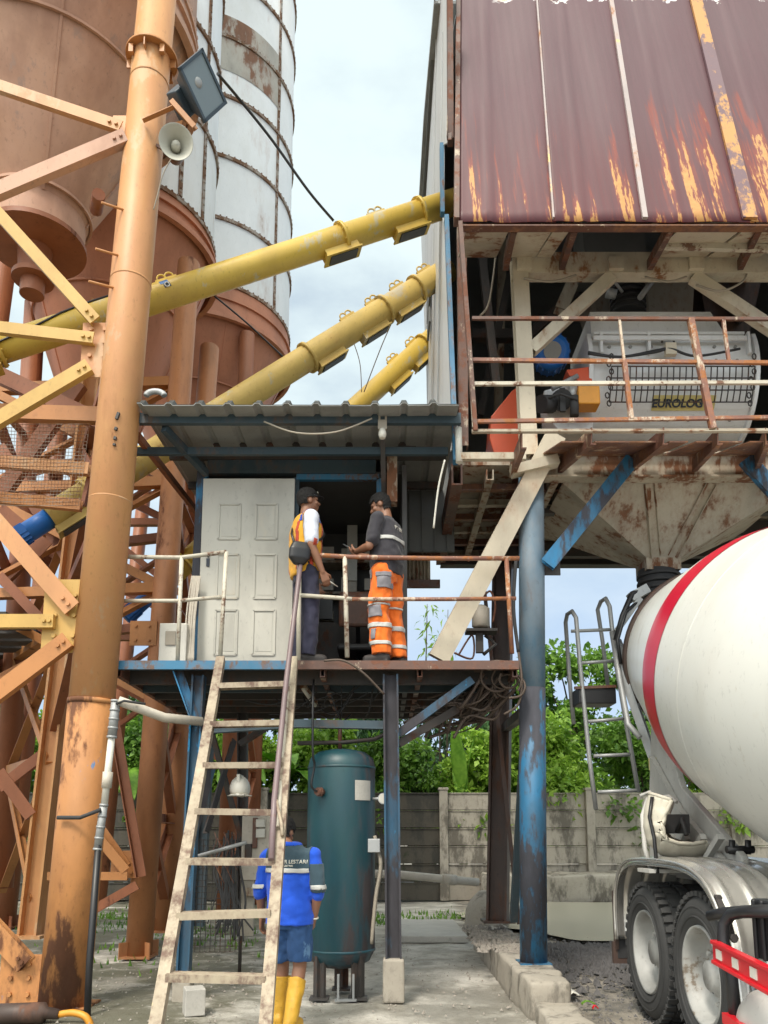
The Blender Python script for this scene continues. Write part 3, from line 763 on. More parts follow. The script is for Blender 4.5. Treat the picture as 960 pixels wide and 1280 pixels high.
# rivet strips and rust sheet, top rail
for (t, cx, cy, r, angs, z0, z1) in ((s2, -4.6, 12.3, 1.64, (-.62, -.28), 11.6, 24), (s3, -4.25, 17.0, 2.02, (-.46,), 13.0, 24.1)):
    for a in angs:
        mb = MB(); p = Vector((cx + (r + .012) * cos(a), cy + (r + .012) * sin(a), z0)); q = Vector((p.x, p.y, z1))
        mb.beam(p, q, .075, .02, up=(cos(a), sin(a), 0))
        z = z0
        while z < z1:
            mb.box((cx + (r + .03) * cos(a), cy + (r + .03) * sin(a), z), (.022, .022, .022)); z += .14
        mb.build('rivet_strip', M['hoop'], t)
mb = MB()
for k in range(28):
    a = 2 * pi * k / 28; p = Vector((-4.25 + 1.98 * cos(a), 17 + 1.98 * sin(a), 24.1))
    if k % 2 == 0: mb.tube([p, p + W(0, 0, 1.1)], .02, 6)
mb.tube([Vector((-4.25 + 1.98 * cos(2 * pi * k / 28), 17 + 1.98 * sin(2 * pi * k / 28), 25.2)) for k in range(29)], .02, 6)
mb.tube([Vector((-4.25 + 1.98 * cos(2 * pi * k / 28), 17 + 1.98 * sin(2 * pi * k / 28), 24.65)) for k in range(29)], .02, 6)
mb.build('top_rail', M['galv'], s3)
patch_m = paint('bare_rusted_sheet', (0.45, 0.42, 0.36), rust=0.475, rcol=(0.20, 0.10, 0.06), s=1.3, streak=2.5, dirt=0.5)
mb = MB(); mb.lathe([(2.03, 19.05), (2.03, 20.46)], (-4.25, 17, 0), n=10, a0=-1.75, a1=-.43, ref=(0, 1, 0))
# angles of lathe start at its own x axis; rebuilt explicitly round the shell instead
mb = MB()
mb.grid(lambda s, q: Vector((-4.25 + 2.027 * cos(-1.35 + .93 * s), 17 + 2.027 * sin(-1.35 + .93 * s), 18.1 + 1.4 * q)), 16, 2)
mb.build('rusted_sheet', patch_m, s3)

# ------------------------------------------------------------------ silo support frames
def bolts(mb, c, n, us, vs_, u, v):
    for a in us:
        for b2 in vs_: mb.bolt(Vector(c) + Vector(u) * a + Vector(v) * b2, n, .022, .025)
f1 = thing('silo_support_frame', 'orange pipe and angle steel frame carrying the nearest silo', 'steel frame', P(78, 1262, 7.5), 'silo support frames')
base1, top1 = P(79, 1262, 7.5), P(203, -70, 7.5)
mb = MB()
def on1(f): return base1.lerp(top1, f)
mb.tube([on1(.245), on1(.6), on1(1)], [.212, .205, .2], 32); mb.build('column', M['orange'], f1)
mb = MB(); mb.tube([on1(0), on1(.246)], [.222, .214], 32); mb.tube([on1(.243), on1(.247)], [.222, .220], 32); mb.box(base1 + W(0, 0, .02), (.5, .5, .04))
mb.build('column', M['orange_low'], f1)
mb = MB(); a = P(190, 72, 7.5); d = (top1 - base1).normalized()
mb.tube([a - d * .025, a], [.275, .275], 32)
for k in range(8):
    g = 2 * pi * k / 8; mb.box(a - d * .08 + W(.235 * cos(g), .235 * sin(g), 0), (.05 * abs(cos(g)) + .012, .05 * abs(sin(g)) + .012, .1))
mb.build('flange', M['orange_brace'], f1)
for (u, v) in ((165, 258), (158, 315), (150, 355)):
    p = P(u - 6, v, 7.3); mb = MB(); mb.tube([p + W(.06, .1, 0), p + W(-.22, -.12, -.06)], .012, 6); mb.build('step_bar', M['orange_brace'], f1)
for f in (.42, .63, .84):
    mb = MB(); r_ = .2075 - .0075 * (f - .4); mb.tube([on1(f), on1(f) + d * .012, on1(f) + d * .024], [r_, r_ + .0035, r_], 32); mb.build('weld_bead', M['orange'], f1)
for (u, v, h_) in ((147, 520, .07), (145, 536, .03), (144, 548, .03), (143, 556, .02)):
    mb = MB(); mb.box(P(u, v, 7.29), (.025, .03, h_), Matrix.Rotation(random.uniform(-.3, .3), 3, 'Y')); mb.build('stub_hole', M['dark_steel'], f1)  # small dark boxes stand in for the open stub holes
# gusset plates (pixel centre, half sizes in metres)
for (u, v, hw, hh, mt, bu, bv) in ((157, 165, .14, .19, 'orange', (-.07, .05), (-.1, .1)), (122, 438, .16, .30, 'orange', (-.07, .07), (-.22, -.07, .08, .22)),
                               (83, 770, .22, .36, 'ochre_brace', (-.1, .08), (-.2, 0, .2)), (28, 1225, .2, .22, 'orange_low', (-.1, .06), (-.12, .02, .14))):
    c = P(u, v, 7.42); mb = MB(); mb.box(c, (2 * hw, .022, 2 * hh)); bolts(mb, c + W(0, -.011, 0), (0, -1, 0), bu, bv, (1, 0, 0), (0, 0, 1)); mb.build('gusset_plate', M[mt], f1)
for (a, b2, w, kind, mt) in (
    ((152, 160), (-300, 8), .12, 'L', 'orange'), ((158, 172), (-300, 365), .16, 'U', 'cone'),
    ((120, 402), (-200, 48), .12, 'L', 'ochre_brace'), ((118, 424), (-300, 376), .12, 'L', 'ochre_brace'), ((112, 458), (-300, 702), .14, 'L', 'ochre_brace'),
    ((92, 762), (-250, 372), .17, 'L', 'orange'), ((68, 777), (-300, 777), .13, 'box', 'ochre_brace'), ((86, 800), (-300, 1090), .16, 'L', 'orange_brace'), ((33, 1205), (-200, 955), .17, 'U', 'orange_low')):
    p, q = P(a[0], a[1], 7.37), P(b2[0], b2[1], 7.37)
    mb = MB(); mb.beam(p, q, w * .55, w, kind, up=(0, 0, 1), t=.014); 
    for f in (.012, .03): mb.bolt(p.lerp(q, f) + W(0, -w * .3, 0), (0, -1, 0), .02, .02)
    mb.build('brace', M[mt], f1)
# rear and outer columns of the same frame
c2b, c2t = P(38, 1172, 10.4), P(128, 380, 10.4)
mb = MB(); mb.beam(c2b, c2t, .24, .26, 'H', up=(0, 1, 0), t=.03); mb.box(c2b + W(0, 0, .02), (.4, .4, .04)); mb.build('column', M['orange'], f1)
c3b, c3t = P(-360, 1262, 7.5), P(-190, -60, 7.5)
mb = MB(); mb.tube([c3b, c3t], .21, 20); mb.build('column', M['orange'], f1)
c4b, c4t = P(2, 1110, 12.4), P(44, 380, 12.4)
mb = MB(); mb.tube([c4b, c4t], .17, 20); mb.build('column', M['dark_orange'], f1)
def xbrace(fr, b0, t0, b1, t1, levels, w, mt, horiz=True, kind='L', off=None):
    off = off or Vector((0, 0, 0))
    def at(b, t, z): return b + (t - b) * ((z - b.z) / (t.z - b.z)) + off
    for z0, z1 in zip(levels[:-1], levels[1:]):
        for (p, q) in ((at(b0, t0, z0), at(b1, t1, z1)), (at(b1, t1, z0), at(b0, t0, z1))):
            mb = MB(); mb.beam(p, q, w, w, kind, t=.012); mb.build('brace', M[mt], fr)
        if horiz:
            mb = MB(); mb.beam(at(b0, t0, z1), at(b1, t1, z1), w * 1.15, w * 1.15, kind, t=.014); mb.build('beam', M[mt], fr)
xbrace(f1, c2b, c2t, c4b, c4t, [.7, 2.5, 4.3, 6.1], .12, 'orange_brace')
xbrace(f1, base1, top1, c2b, c2t, [2.9, 4.8, 6.8], .11, 'dark_orange')
# platform of the same frame with beams
for (a, b2, Y, w, mt) in (((124, 520), (-120, 512), 8.2, .17, 'orange_brace'), ((112, 587), (-120, 568), 8.0, .13, 'orange'), ((102, 632), (-120, 612), 8.0, .12, 'orange_brace'), ((128, 530), (104, 632), 8.1, .07, 'dark_orange')):
    mb = MB(); mb.beam(P(*a, Y), P(*b2, Y), w * .6, w, 'U', up=(0, 0, 1), t=.014); mb.build('beam', M[mt], f1)
for (a, b2, Y, w) in (((150, 540), (0, 470), 9.4, .2), ((100, 480), (0, 620), 10.2, .2), ((88, 700), (0, 560), 11, .2), ((60, 690), (0, 640), 9.5, .22), ((120, 700), (30, 600), 12, .2), ((100, 640), (0, 730), 12, .16), ((90, 815), (0, 720), 10.8, .14), ((110, 900), (0, 985), 10.6, .14), ((40, 1020), (0, 965), 10.3, .16)):
    mb = MB(); mb.beam(P(*a, Y), P(*b2, Y), w * .6, w, 'L', t=.016); mb.build('brace', M['dark_orange'], f1)

f2 = thing('silo_support_frame', 'round legged orange frame under the middle silo, right of the front column', 'steel frame', (-4.6, 12.3, 0), 'silo support frames')
cols2 = []
for (b, t, r, mt) in ((P(173, 1197, 10.4), P(236, 330, 11.0), .165, 'leg_orange'), (P(205, 1165, 11.7), P(262, 436, 13.4), .17, 'leg_orange'), (W(-6.3, 11.0, 0), W(-5.8, 11.1, 11), .16, 'dark_orange'), (W(-6.3, 13.7, 0), W(-5.8, 13.5, 11), .16, 'dark_orange')):
    mb = MB(); mb.tube([b, b.lerp(t, .33), t], r, 24); mb.box(b + W(0, 0, .02), (.38, .38, .03))
    for k in range(4):
        g = pi / 4 + pi / 2 * k; mb.box(b + W(.2 * cos(g), .2 * sin(g), .1), (.14, .015, .2), Matrix.Rotation(g, 3, 'Z'))
    mb.build('column', M[mt], f2); cols2.append((b, t))
lv = [.55, 1.75, 3.3, 4.9, 6.5, 8.1]
xbrace(f2, *cols2[0], *cols2[1], lv, .12, 'dark_orange')
xbrace(f2, *cols2[0], *cols2[2], lv[2:], .12, 'orange_brace')
xbrace(f2, *cols2[1], *cols2[3], lv[2:], .12, 'dark_orange')
xbrace(f2, *cols2[2], *cols2[3], lv[2:], .12, 'dark_orange')
for zz in (1.15, 4.2):
    b, t = cols2[0]; c = b + (t - b) * ((zz - b.z) / (t.z - b.z))
    mb = MB(); mb.box(c + W(-.2, -.17, 0), (.36, .02, .34)); bolts(mb, c + W(-.2, -.18, 0), (0, -1, 0), (-.1, .08), (-.1, .1), (1, 0, 0), (0, 0, 1)); mb.build('gusset_plate', M['orange_brace'], f2)
for (a, b2, Y, w, mt) in (((136, 862), (176, 1096), 10.1, .12, 'dark_orange'), ((158, 1088), (118, 1040), 10.15, .12, 'orange_brace'), ((160, 1095), (60, 1095), 10.15, .10, 'orange_brace'), ((172, 1106), (112, 1140), 10.1, .11, 'dark_orange'), ((160, 1082), (110, 1010), 10.3, .1, 'orange_brace')):
    mb = MB(); mb.beam(P(*a, Y), P(*b2, Y), w * .6, w, 'L', t=.014); mb.build('brace', M[mt], f2)
# short stub leg right of the far column
f3 = thing('silo_support_frame', 'dark orange frame under the farthest silo behind the lattice', 'steel frame', (-4.25, 17, 0), 'silo support frames')
cols3 = []
for (b, t) in ((W(-3.0, 15.4, 0), W(-2.9, 15.5, 12)), (W(-3.0, 18.4, 0), W(-2.9, 18.4, 12)), (W(-6.4, 15.4, 0), W(-5.7, 15.5, 12)), (W(-6.4, 18.4, 0), W(-5.7, 18.4, 12))):
    mb = MB(); mb.tube([b, t], .16, 18); mb.build('column', M['dark_orange'], f3); cols3.append((b, t))
xbrace(f3, *cols3[0], *cols3[2], [2.8, 5.4, 7.8], .12, 'dark_orange')
xbrace(f3, *cols3[0], *cols3[1], [.6, 3, 5.4, 7.8], .12, 'dark_orange')
# dark catwalk among the legs
cw = thing('catwalk', 'dark slatted catwalk half hidden between the orange legs', 'catwalk', W(-5.6, 11.5, 4.3))
mb = MB()
for k in range(7): mb.box((-6.2, 10.2 + k * .45, 4.35), (2.6, .3, .06))
mb.build('deck', M['dark_steel'], cw)
for y in (10.1, 13):
    mb = MB(); mb.beam((-7.5, y, 4.25), (-4.9, y, 4.25), .1, .18, 'U'); mb.build('beam', M['dark_orange'], cw)

# wire mesh screen left
ws = thing('wire_mesh_screen', 'sagging chicken wire screen hung on the orange landing beams', 'wire mesh', P(50, 632, 7.95))
mb = MB()
a, b2, c, d = P(-60, 528, 7.95), P(112, 530, 7.95), P(-60, 628, 7.95), P(98, 632, 7.95)
for k in range(24):
    f = k / 23; mb.tube([a.lerp(c, f), a.lerp(c, f).lerp(b2.lerp(d, f), .5) + W(0, -.03, -.03), b2.lerp(d, f)], .0035, 4, False)
for k in range(40):
    f = k / 39; mb.tube([a.lerp(b2, f), c.lerp(d, f)], .0022, 4, False)
mb.build('wire_mesh', M['hoop'], ws)
# ------------------------------------------------------------------ screw conveyors
def conveyor(label, A, B, r, mat, hatches, lugs, flanges, motor=False, decal=None):
    t = thing('screw_conveyor', label, 'screw conveyor', A, 'yellow screw conveyors feeding the tower')
    d = (B - A).normalized(); x, y, _ = frame(d)      # y points up-ish
    mb = MB(); mb.tube([A, A.lerp(B, .5), B], r, 28); mb.build('tube', M[mat], t)
    L = (B - A).length
    for f in flanges:
        c = A + d * L * f; mb = MB(); mb.tube([c - d * .02, c + d * .02], r + .038, 28)
        for k in range(10):
            g = 2 * pi * k / 10; mb.bolt(c + (x * cos(g) + y * sin(g)) * (r + .02) - d * .035, d, .011, .07)
        mb.build('flange', M[mat], t)
    for f in hatches:
        c = A + d * L * f - y * (r + .03) - W(0, 0, 0)
        mb = MB(); rot = Matrix((d, x, y)).transposed()
        mb.box(c + y * .02, (.46, .18, .09), rot); mb.box(c - y * .03, (.5, .22, .018), rot)
        mb.build('hatch', M[mat], t)
        mb = MB(); mb.box(c - y * .045 , (.38, .15, .02), rot); mb.build('hatch_cover', M['roof_dark'], t)
    for f in lugs:
        c = A + d * L * f + y * r
        mb = MB()
        for s in (-.048, .048):
            ring = [c + d * (s + .05 * cos(2 * pi * k / 14)) + y * (.045 + .05 * sin(2 * pi * k / 14)) for k in range(15)]
            mb.tube(ring, .011, 6, False)
        mb.box(c + y * .01, (.26, .03, .06), rot if hatches else None)
        mb.build('lifting_lug', M[mat], t)
    if motor:
        c = A - d * .05
        mb = MB(); mb.tube([c + d * .1, c - d * .25, c - d * .26, c - d * .5], [r * .7, r * .7, r * .62, r * .55], 20)
        for k in range(14):
            g = 2 * pi * k / 14; mb.beam(c - d * .26 + (x * cos(g) + y * sin(g)) * r * .62, c - d * .48 + (x * cos(g) + y * sin(g)) * r * .62, .012, .05)
        mb.build('motor', M['motor_blue'], t)
    return t
A1, B1 = P(-40, 449, 7.95), P(585, 247, 9.3)
sc1 = conveyor('nearest and highest yellow screw conveyor, passing behind the pipe column into the tower', A1, B1, .158, 'yellow', (.005, .695, .85), (.03, .365, .80), (.05, .71, .885))
d1 = (B1 - A1).normalized(); x1, y1, _ = frame(d1)
# decal
c = A1.lerp(B1, .36); nrm = (W(0, -1, .1)).normalized()
def decal_patch(mb, c, d, r, s0, s1, g0, g1, x, y, e=.003):
    mb.grid(lambda s, q: c + d * (s0 + (s1 - s0) * s) + (x * cos(g0 + (g1 - g0) * q) + y * sin(g0 + (g1 - g0) * q)) * (r + e), 2, 6)
cc = A1.lerp(B1, .352)
sidev = (-x1 if x1.y > 0 else x1)
mb = MB(); decal_patch(mb, cc, d1, .158, -.05, .05, .25, .58, sidev, y1); mb.build('decal', M['decal_blue'], sc1)
mb = MB(); decal_patch(mb, cc, d1, .158, -.02, .06, -.1, .25, sidev, y1); mb.build('decal', M['ink'], sc1)
ringc = cc + d1 * .02 + (sidev * cos(.08) + y1 * sin(.08)) * .163
mb = MB(); mb.tube([ringc + d1 * .026 * cos(2 * pi * k / 14) + y1 * .026 * sin(2 * pi * k / 14) for k in range(15)], .007, 5, False); mb.build('decal_ring', M['white_plastic'], sc1)
mb = MB()
pts = [A1.lerp(B1, f) + (sidev * cos(g) + y1 * sin(g)) * (.158 + .012) for f, g in ((.0, -.3), (.06, -.15), (.12, .1), (.17, .55), (.22, .9), (.3, 1.1))]
mb.tube(pts, .011, 6)
mb.build('power_cable', M['black'], sc1)
A2, B2 = P(62, 648, 9.2), P(560, 338, 10.7)
conveyor('middle faded yellow conveyor with blue end motor, rising behind the cabin roof', A2, B2, .175, 'yellow_old', (.03, .64, .76, .86), (.10, .73, .80, .87, .95), (.08, .6, .81, .905), True)
A3, B3 = P(190, 742, 11.6), P(556, 408, 12.6)
conveyor('farthest and steepest yellow conveyor beside the tower wall', A3, B3, .168, 'yellow', (.80, .89), (.83, .9), (.1, .92), True)

# cable from floodlight to conveyor
def cable(pts, r, mat, label, name='cable', cat='cable'):
    mb = MB(); pts = [Vector(p) for p in pts]
    # smooth the polyline with a Catmull-Rom pass
    out = []
    for i in range(len(pts) - 1):
        p0 = pts[max(i - 1, 0)]; p1 = pts[i]; p2 = pts[i + 1]; p3 = pts[min(i + 2, len(pts) - 1)]
        for k in range(6):
            s = k / 6; out.append(.5 * ((2 * p1) + (p2 - p0) * s + (2 * p0 - 5 * p1 + 4 * p2 - p3) * s * s + (3 * p1 - p0 - 3 * p2 + p3) * s ** 3))
    out.append(pts[-1])
    mb.tube(out, r, 6)
    if label is None: return mb
    return tag(mb.build(name, M[mat], None), label, cat)
cable([P(272, 92, 7.6), P(300, 125, 8.0), P(340, 175, 8.3), P(385, 238, 8.6), P(417, 276, 8.83)], .018, 'black', 'black cable slung from the floodlight down to the top conveyor')
cable([P(268, 370, 12.5), P(310, 405, 12.5), P(355, 447, 12.4)], .016, 'black', 'thin black cable crossing the farthest silo skirt')
cable([P(497, 388, 11.5), P(478, 430, 11.5), P(455, 490, 11.5)], .008, 'cable', 'thin wire hanging from the middle conveyor toward the cabin roof')
cable([P(442, 428, 11.5), P(450, 455, 11.5), P(452, 490, 11.5)], .007, 'cable', 'short curved wire dangling over the cabin roof ridge')

# ------------------------------------------------------------------ batching tower
tw = thing('batching_tower', 'tall concrete batching tower with maroon cladding, open mixer floor and blue column', 'batching plant', (1.5, 8, 0))
FY, BY = 8.0, 10.6
cb, ct = P(667, 1204, FY), P(664, 590, FY)
mb = MB(); mb.tube([cb, cb.lerp(ct, .54)], .132, 28); mb.box(cb + W(0, 0, .008), (.3, .3, .016)); mb.build('column', M['blue_post'], tw)
mb = MB(); mb.tube([cb.lerp(ct, .535), ct], .1325, 28); mb.build('column', M['column_upper'], tw)
bb, bt = P(622, 1152, BY), P(630, 640, BY)
mb = MB(); mb.beam(bb, bt, .26, .26, 'H', up=(.3, 1, 0), t=.03); mb.box(bb + W(0, 0, .01), (.4, .4, .03)); mb.build('column', M['brown_col'], tw)
mb = MB(); mb.beam(P(648, 1155, 10.2), P(600, 690, 10.3), .05, .1, 'L'); mb.build('brace', M['brown_col'], tw)
mb = MB(); mb.beam(P(642, 1150, 9.2), P(656, 920, 8.1), .08, .1); mb.build('brace', M['blue_grey'], tw)
mb = MB(); mb.beam(P(654, 892, 8.1), P(632, 910, BY), .1, .1); mb.build('brace', M['dark_steel'], tw)
for x in (5.6,):
    for y in (FY, BY):
        mb = MB(); mb.tube([(x, y, 0), (x, y, 5.3)], .14, 20); mb.build('column', M['blue_post'], tw)
# main floor: front and rear beams, joists, plates
FZ = 5.42
mb = MB(); mb.beam(P(655, 584, FY), W(6.0, FY, P(655, 584, FY).z), .16, .28, 'I', t=.02); mb.build('beam', M['cream_dirty'], tw)
mb = MB(); mb.beam(W(.78, BY, FZ - .1), W(6, BY, FZ - .1), .16, .28, 'I', t=.02); mb.build('beam', M['dark_steel'], tw)
mb = MB(); mb.beam(W(.78, FY + .05, FZ - .1), W(.78, BY, FZ - .1), .12, .24, 'U', t=.02); mb.build('beam', M['brown_steel'], tw)
mb = MB(); mb.beam(W(1.5, FY + .1, FZ - .12), W(1.5, BY, FZ - .12), .14, .26, 'I', t=.02); mb.build('beam', M['brown_steel'], tw)
for k, x in enumerate((1.14, 1.85, 2.0)):
    mb = MB(); mb.beam(W(x, FY + .1, FZ - .08), W(x, BY, FZ - .08), .08, .12, 'U', t=.012); mb.build('joist', M['cream_dirty'], tw)
for k in range(6):
    y = FY + .45 + k * .42
    mb = MB(); mb.beam(W(.8, y, FZ - .06), W(1.95, y, FZ - .06), .07, .1, 'L', t=.012); mb.build('joist', M['cream_dirty' if k % 2 else 'rust_beam'], tw)
mb = MB(); mb.box((3.35, (FY + BY) / 2 + .2, FZ + .05), (5.2, BY - FY + .2, .04)); mb.build('floor_plate', M['cream_dirty'], tw)
for y in (8.9, 9.6, BY - .25):
    mb = MB(); mb.beam(W(1.55, y, FZ - .1), W(5.9, y, FZ - .1), .1, .2, 'U', t=.014); mb.build('joist', M['dark_steel'], tw)
# corrugated rear eave, ragged
mb = MB()
for k in range(60):
    x = .7 + k * .09; z = FZ - .06 + random.uniform(-.03, .03)
    mb.box((x, BY + .12, z + .15), (.07, .03, .34 + random.uniform(0, .06)))
mb.build('rear_eave', M['dark_steel'], tw)
# blue knee braces, white raking strut
for a, b2, mt in (((790, 575), (684, 706), 'blue_grey'), ((932, 574), (1045, 700), 'blue_grey')):
    mb = MB(); mb.beam(P(*a, FY - .12), P(*b2, FY - .12), .07, .16, 'U', up=(0, 0, 1), t=.014); mb.build('brace', M['blue' if mt == 'blue' else 'blue_post'], tw)
mb = MB(); mb.box(P(688, 704, FY), (.2, .02, .26)); mb.build('gusset_plate', M['dark_steel'], tw)
sa, sb = P(694, 545, 7.86), P(548, 824, 7.95)
mb = MB(); mb.beam(sa, sb, .12, .21, 'box', up=(1, 0, 1)); mb.build('strut', M['strut'], tw)
mb = MB(); mb.box(P(668, 583, 7.83), (.5, .14, .1), Matrix.Rotation(-.25, 3, 'Y')); mb.build('bracket', M['cream'], tw)
# upper storey: post, beam, diagonals
pa, pb = P(661, 572, FY), P(648, 322, FY)
mb = MB(); mb.beam(pa, pb, .17, .17, 'H', up=(1, 0, 0), t=.02); mb.build('post', M['strut'], tw)
UZ = P(700, 334, FY).z
mb = MB(); mb.beam(W(P(640, 334, FY).x, FY, UZ), W(6, FY, UZ), .16, .25, 'U', up=(0, 0, 1), t=.02)
for u in (655, 770, 870): mb.box(P(u, 330, FY - .1), (.16, .06, .14))
mb.build('beam', M['cream'], tw)
mb = MB(); mb.beam(P(764, 346, FY - .02), P(664, 438, FY - .02), .1, .13, 'U', up=(0, 0, 1), t=.014); mb.build('brace', M['cream'], tw)
mb = MB(); mb.beam(P(866, 346, FY - .02), P(985, 425, FY - .02), .1, .13, 'U', up=(0, 0, 1), t=.014); mb.build('brace', M['cream'], tw)
# soffit plates, eave brackets
EY = 7.02
ez = P(700, 281, EY).z
for (u0, u1, mt) in ((583, 636, 'cream_dirty'), (648, 690, 'cream'), (692, 712, 'cream'), (848, 925, 'cream'), (930, 1000, 'cream')):
    a, b2 = P(u0, 287, EY + .04), P(u1, 287, EY + .04)
    a.z = b2.z = ez - .03
    mb = MB(); mb.prism([a, b2, W(b2.x, FY - .1, UZ + .04), W(a.x, FY - .1, UZ + .04)], (0, 0, .02)); mb.build('soffit_plate', M[mt], tw)
for u0, u1 in ((642, 632), (718, 702), (838, 812), (948, 925), (1050, 1030)):
    mb = MB(); mb.beam(P(u0, 284, EY + .05), P(u1, 332, FY - .08), .06, .11, 'L', t=.012); mb.build('eave_bracket', M['brown_steel'], tw)
mb = MB(); mb.beam(P(830, 307, 7.45), P(1010, 312, 7.45), .05, .07); mb.build('eave_rail', M['rail_white'], tw)
mb = MB(); mb.beam(W(.74, EY, ez), W(6.2, EY, ez), .09, .09, 'L', up=(0, 0, 1), t=.012); mb.build('eave_trim', M['rust_beam'], tw)

# maroon cladding
def cladding_mat():
    m, nt, b = new_mat('maroon_rust_streaked_sheet')
    tc = nd(nt, 'ShaderNodeTexCoord'); sp = nd(nt, 'ShaderNodeSeparateXYZ', {0: tc.outputs['Object']})
    x, y = sp.outputs[0], sp.outputs[1]
    def streak(scale, seed, lo, hi, amp):
        v = nd(nt, 'ShaderNodeCombineXYZ', {0: x, 1: seed, 2: 0.0}).outputs[0]
        return ss(nt, noi(nt, v, scale, 2, 0.5), lo, hi, 0, amp)
    wob = noi(nt, nd(nt, 'ShaderNodeMapping', {'Vector': tc.outputs['Object'], 'Scale': (14, 2.0, 1)}).outputs[0], 1.0, 5, 0.65)
    # long irregular runs, densest at the lower edge and toward the right end
    right = ss(nt, x, 1.7, 3.2)
    def run(sx, sy, loc, det=4):
        return noi(nt, nd(nt, 'ShaderNodeMapping', {'Vector': tc.outputs['Object'], 'Scale': (sx, sy, 1), 'Location': (loc, loc * 1.7, 0)}).outputs[0], 1.0, det, .55)
    n1 = run(5.5, .38, 2.3); n2 = run(17, .8, 7.1); n3 = run(45, 9, 1.1, 5)
    nn = mth(nt, 'ADD', mth(nt, 'ADD', mth(nt, 'MULTIPLY', n1, .62), mth(nt, 'MULTIPLY', n2, .38)), mth(nt, 'MULTIPLY', right, .062))
    yy = mth(nt, 'MULTIPLY', y, .055)
    red = ss(nt, mth(nt, 'SUBTRACT', nn, mth(nt, 'ADD', yy, .505)), -.015, .05)
    nf = mth(nt, 'ADD', nn, mth(nt, 'MULTIPLY', mth(nt, 'SUBTRACT', n3, .5), .16))
    yel = ss(nt, mth(nt, 'SUBTRACT', nf, mth(nt, 'ADD', mth(nt, 'MULTIPLY', y, .088), .535)), -.008, .022)
    big = noi(nt, nd(nt, 'ShaderNodeMapping', {'Vector': tc.outputs['Object'], 'Scale': (1.2, .35, 1)}).outputs[0], 1.0, 6, .6)
    fine = noi(nt, nd(nt, 'ShaderNodeMapping', {'Vector': tc.outputs['Object'], 'Scale': (40, 1.2, 1)}).outputs[0], 1.0, 4, .6)
    base = mix(nt, big, (0.074, 0.021, 0.028), (0.118, 0.056, 0.070))
    base = mix(nt, mth(nt, 'MULTIPLY', ss(nt, mth(nt, 'ADD', y, mth(nt, 'MULTIPLY', n1, 2.0)), 3.6, 1.0), .75), base, (0.10, 0.016, 0.020))
    base = mix(nt, ss(nt, fine, .4, .7, 0, .35), base, (0.065, 0.03, 0.036))
    base = mix(nt, mth(nt, 'MULTIPLY', red, .9), base, (0.20, 0.036, 0.022))
    base = mix(nt, yel, base, mix(nt, noi(nt, tc.outputs['Object'], 14, 4, .7), (0.40, 0.15, 0.035), (0.56, 0.33, 0.11)))
    # bare flakes along the top edge
    top = ss(nt, mth(nt, 'ADD', y, mth(nt, 'MULTIPLY', mth(nt, 'SUBTRACT', noi(nt, tc.outputs['Object'], 3.5, 6, .7), .5), .9)), 4.285, 4.32)
    base = mix(nt, mth(nt, 'MULTIPLY', top, ss(nt, x, .4, .9)), base, mix(nt, ss(nt, noi(nt, tc.outputs['Object'], 7, 3, .6), .45, .55), (0.75, 0.42, 0.14), (0.75, 0.74, 0.72)))
    nt.links.new(base, b.inputs['Base Color'])
    nt.links.new(ss(nt, big, .3, .7, .45, .6), b.inputs['Roughness'])
    b.inputs['Specular IOR Level'].default_value = .45
    wav = nd(nt, 'ShaderNodeTexWave', {'Vector': tc.outputs['Object'], 'Scale': 3.2, 'Distortion': .3}, bands_direction='X').outputs['Fac']
    bumped(nt, b, mth(nt, 'ADD', mth(nt, 'MULTIPLY', wav, .10), mth(nt, 'ADD', mth(nt, 'MULTIPLY', big, .8), mth(nt, 'MULTIPLY', yel, .15))), .35, .02)
    return m
M['clad'] = cladding_mat()
M['seam_wide'] = paint('patched_seam_strip', (0.15, 0.085, 0.10), rust=.6, rcol=(.25, .1, .04), s=2, streak=2, dirt=.3, second=(.50, .25, .075), t2=.55, s2=1.6, rough=.5)
M['seam'] = paint('seam_strip', (0.40, 0.34, 0.33), rust=.56, rcol=(.3, .13, .05), s=3, streak=8, dirt=.3, second=(.75, .5, .2), t2=.58, s2=3, rough=.45)
O0 = W(P(573, 277, EY).x, EY, ez + .03)
ang = radians(73)
CM = Matrix.Translation(O0) @ Matrix.Rotation(ang, 4, 'X')
SH = .045
def cl(x, y, z): return CM @ Vector((x + SH * y, y, z))
xe = [0.0, .93, 1.83, 2.88, 3.85, 4.9]
CT = 4.45
for i in range(5):
    x0, x1 = xe[i], xe[i + 1] + (.03 if i < 4 else 0)
    dz = .006 * (i % 2)
    mb = MB()
    nx = 22
    mb.grid(lambda s, q: cl(x0 + (x1 - x0) * s, CT * q, dz + .006 * sin(s * 9.3 + i) + .010 * mnoise.noise(Vector((s * 3 + i * 7, q * 5, 2))) + (.012 if min(abs(s - .33), abs(s - .66)) < .02 else 0)), nx, 24)
    mb.build('cladding_sheet', M['clad'], tw, M=CM, solid=.008)
for i, (x, w) in enumerate(((.93, .018), (1.83, .05), (2.88, .03), (2.86, .14), (3.85, .03))):
    if i == 2: continue
    mb = MB(); mb.beam(cl(x, 0.02, .025), cl(x, CT, .025), w, .03, up=(CM.to_3x3() @ Vector((0, 0, 1))))
    mb.build('seam_strip', M['seam_wide'] if w > .1 else M['seam'], tw)
mb = MB(); mb.beam(cl(-.02, 0, .0), cl(-.02, CT, .0), .05, .1, up=(CM.to_3x3() @ Vector((0, 0, 1)))); mb.beam(cl(-.1, 1.6, -.1), cl(-.1, CT, -.1), .05, .05, 'L'); mb.build('corner_trim', M['brown_steel'], tw)
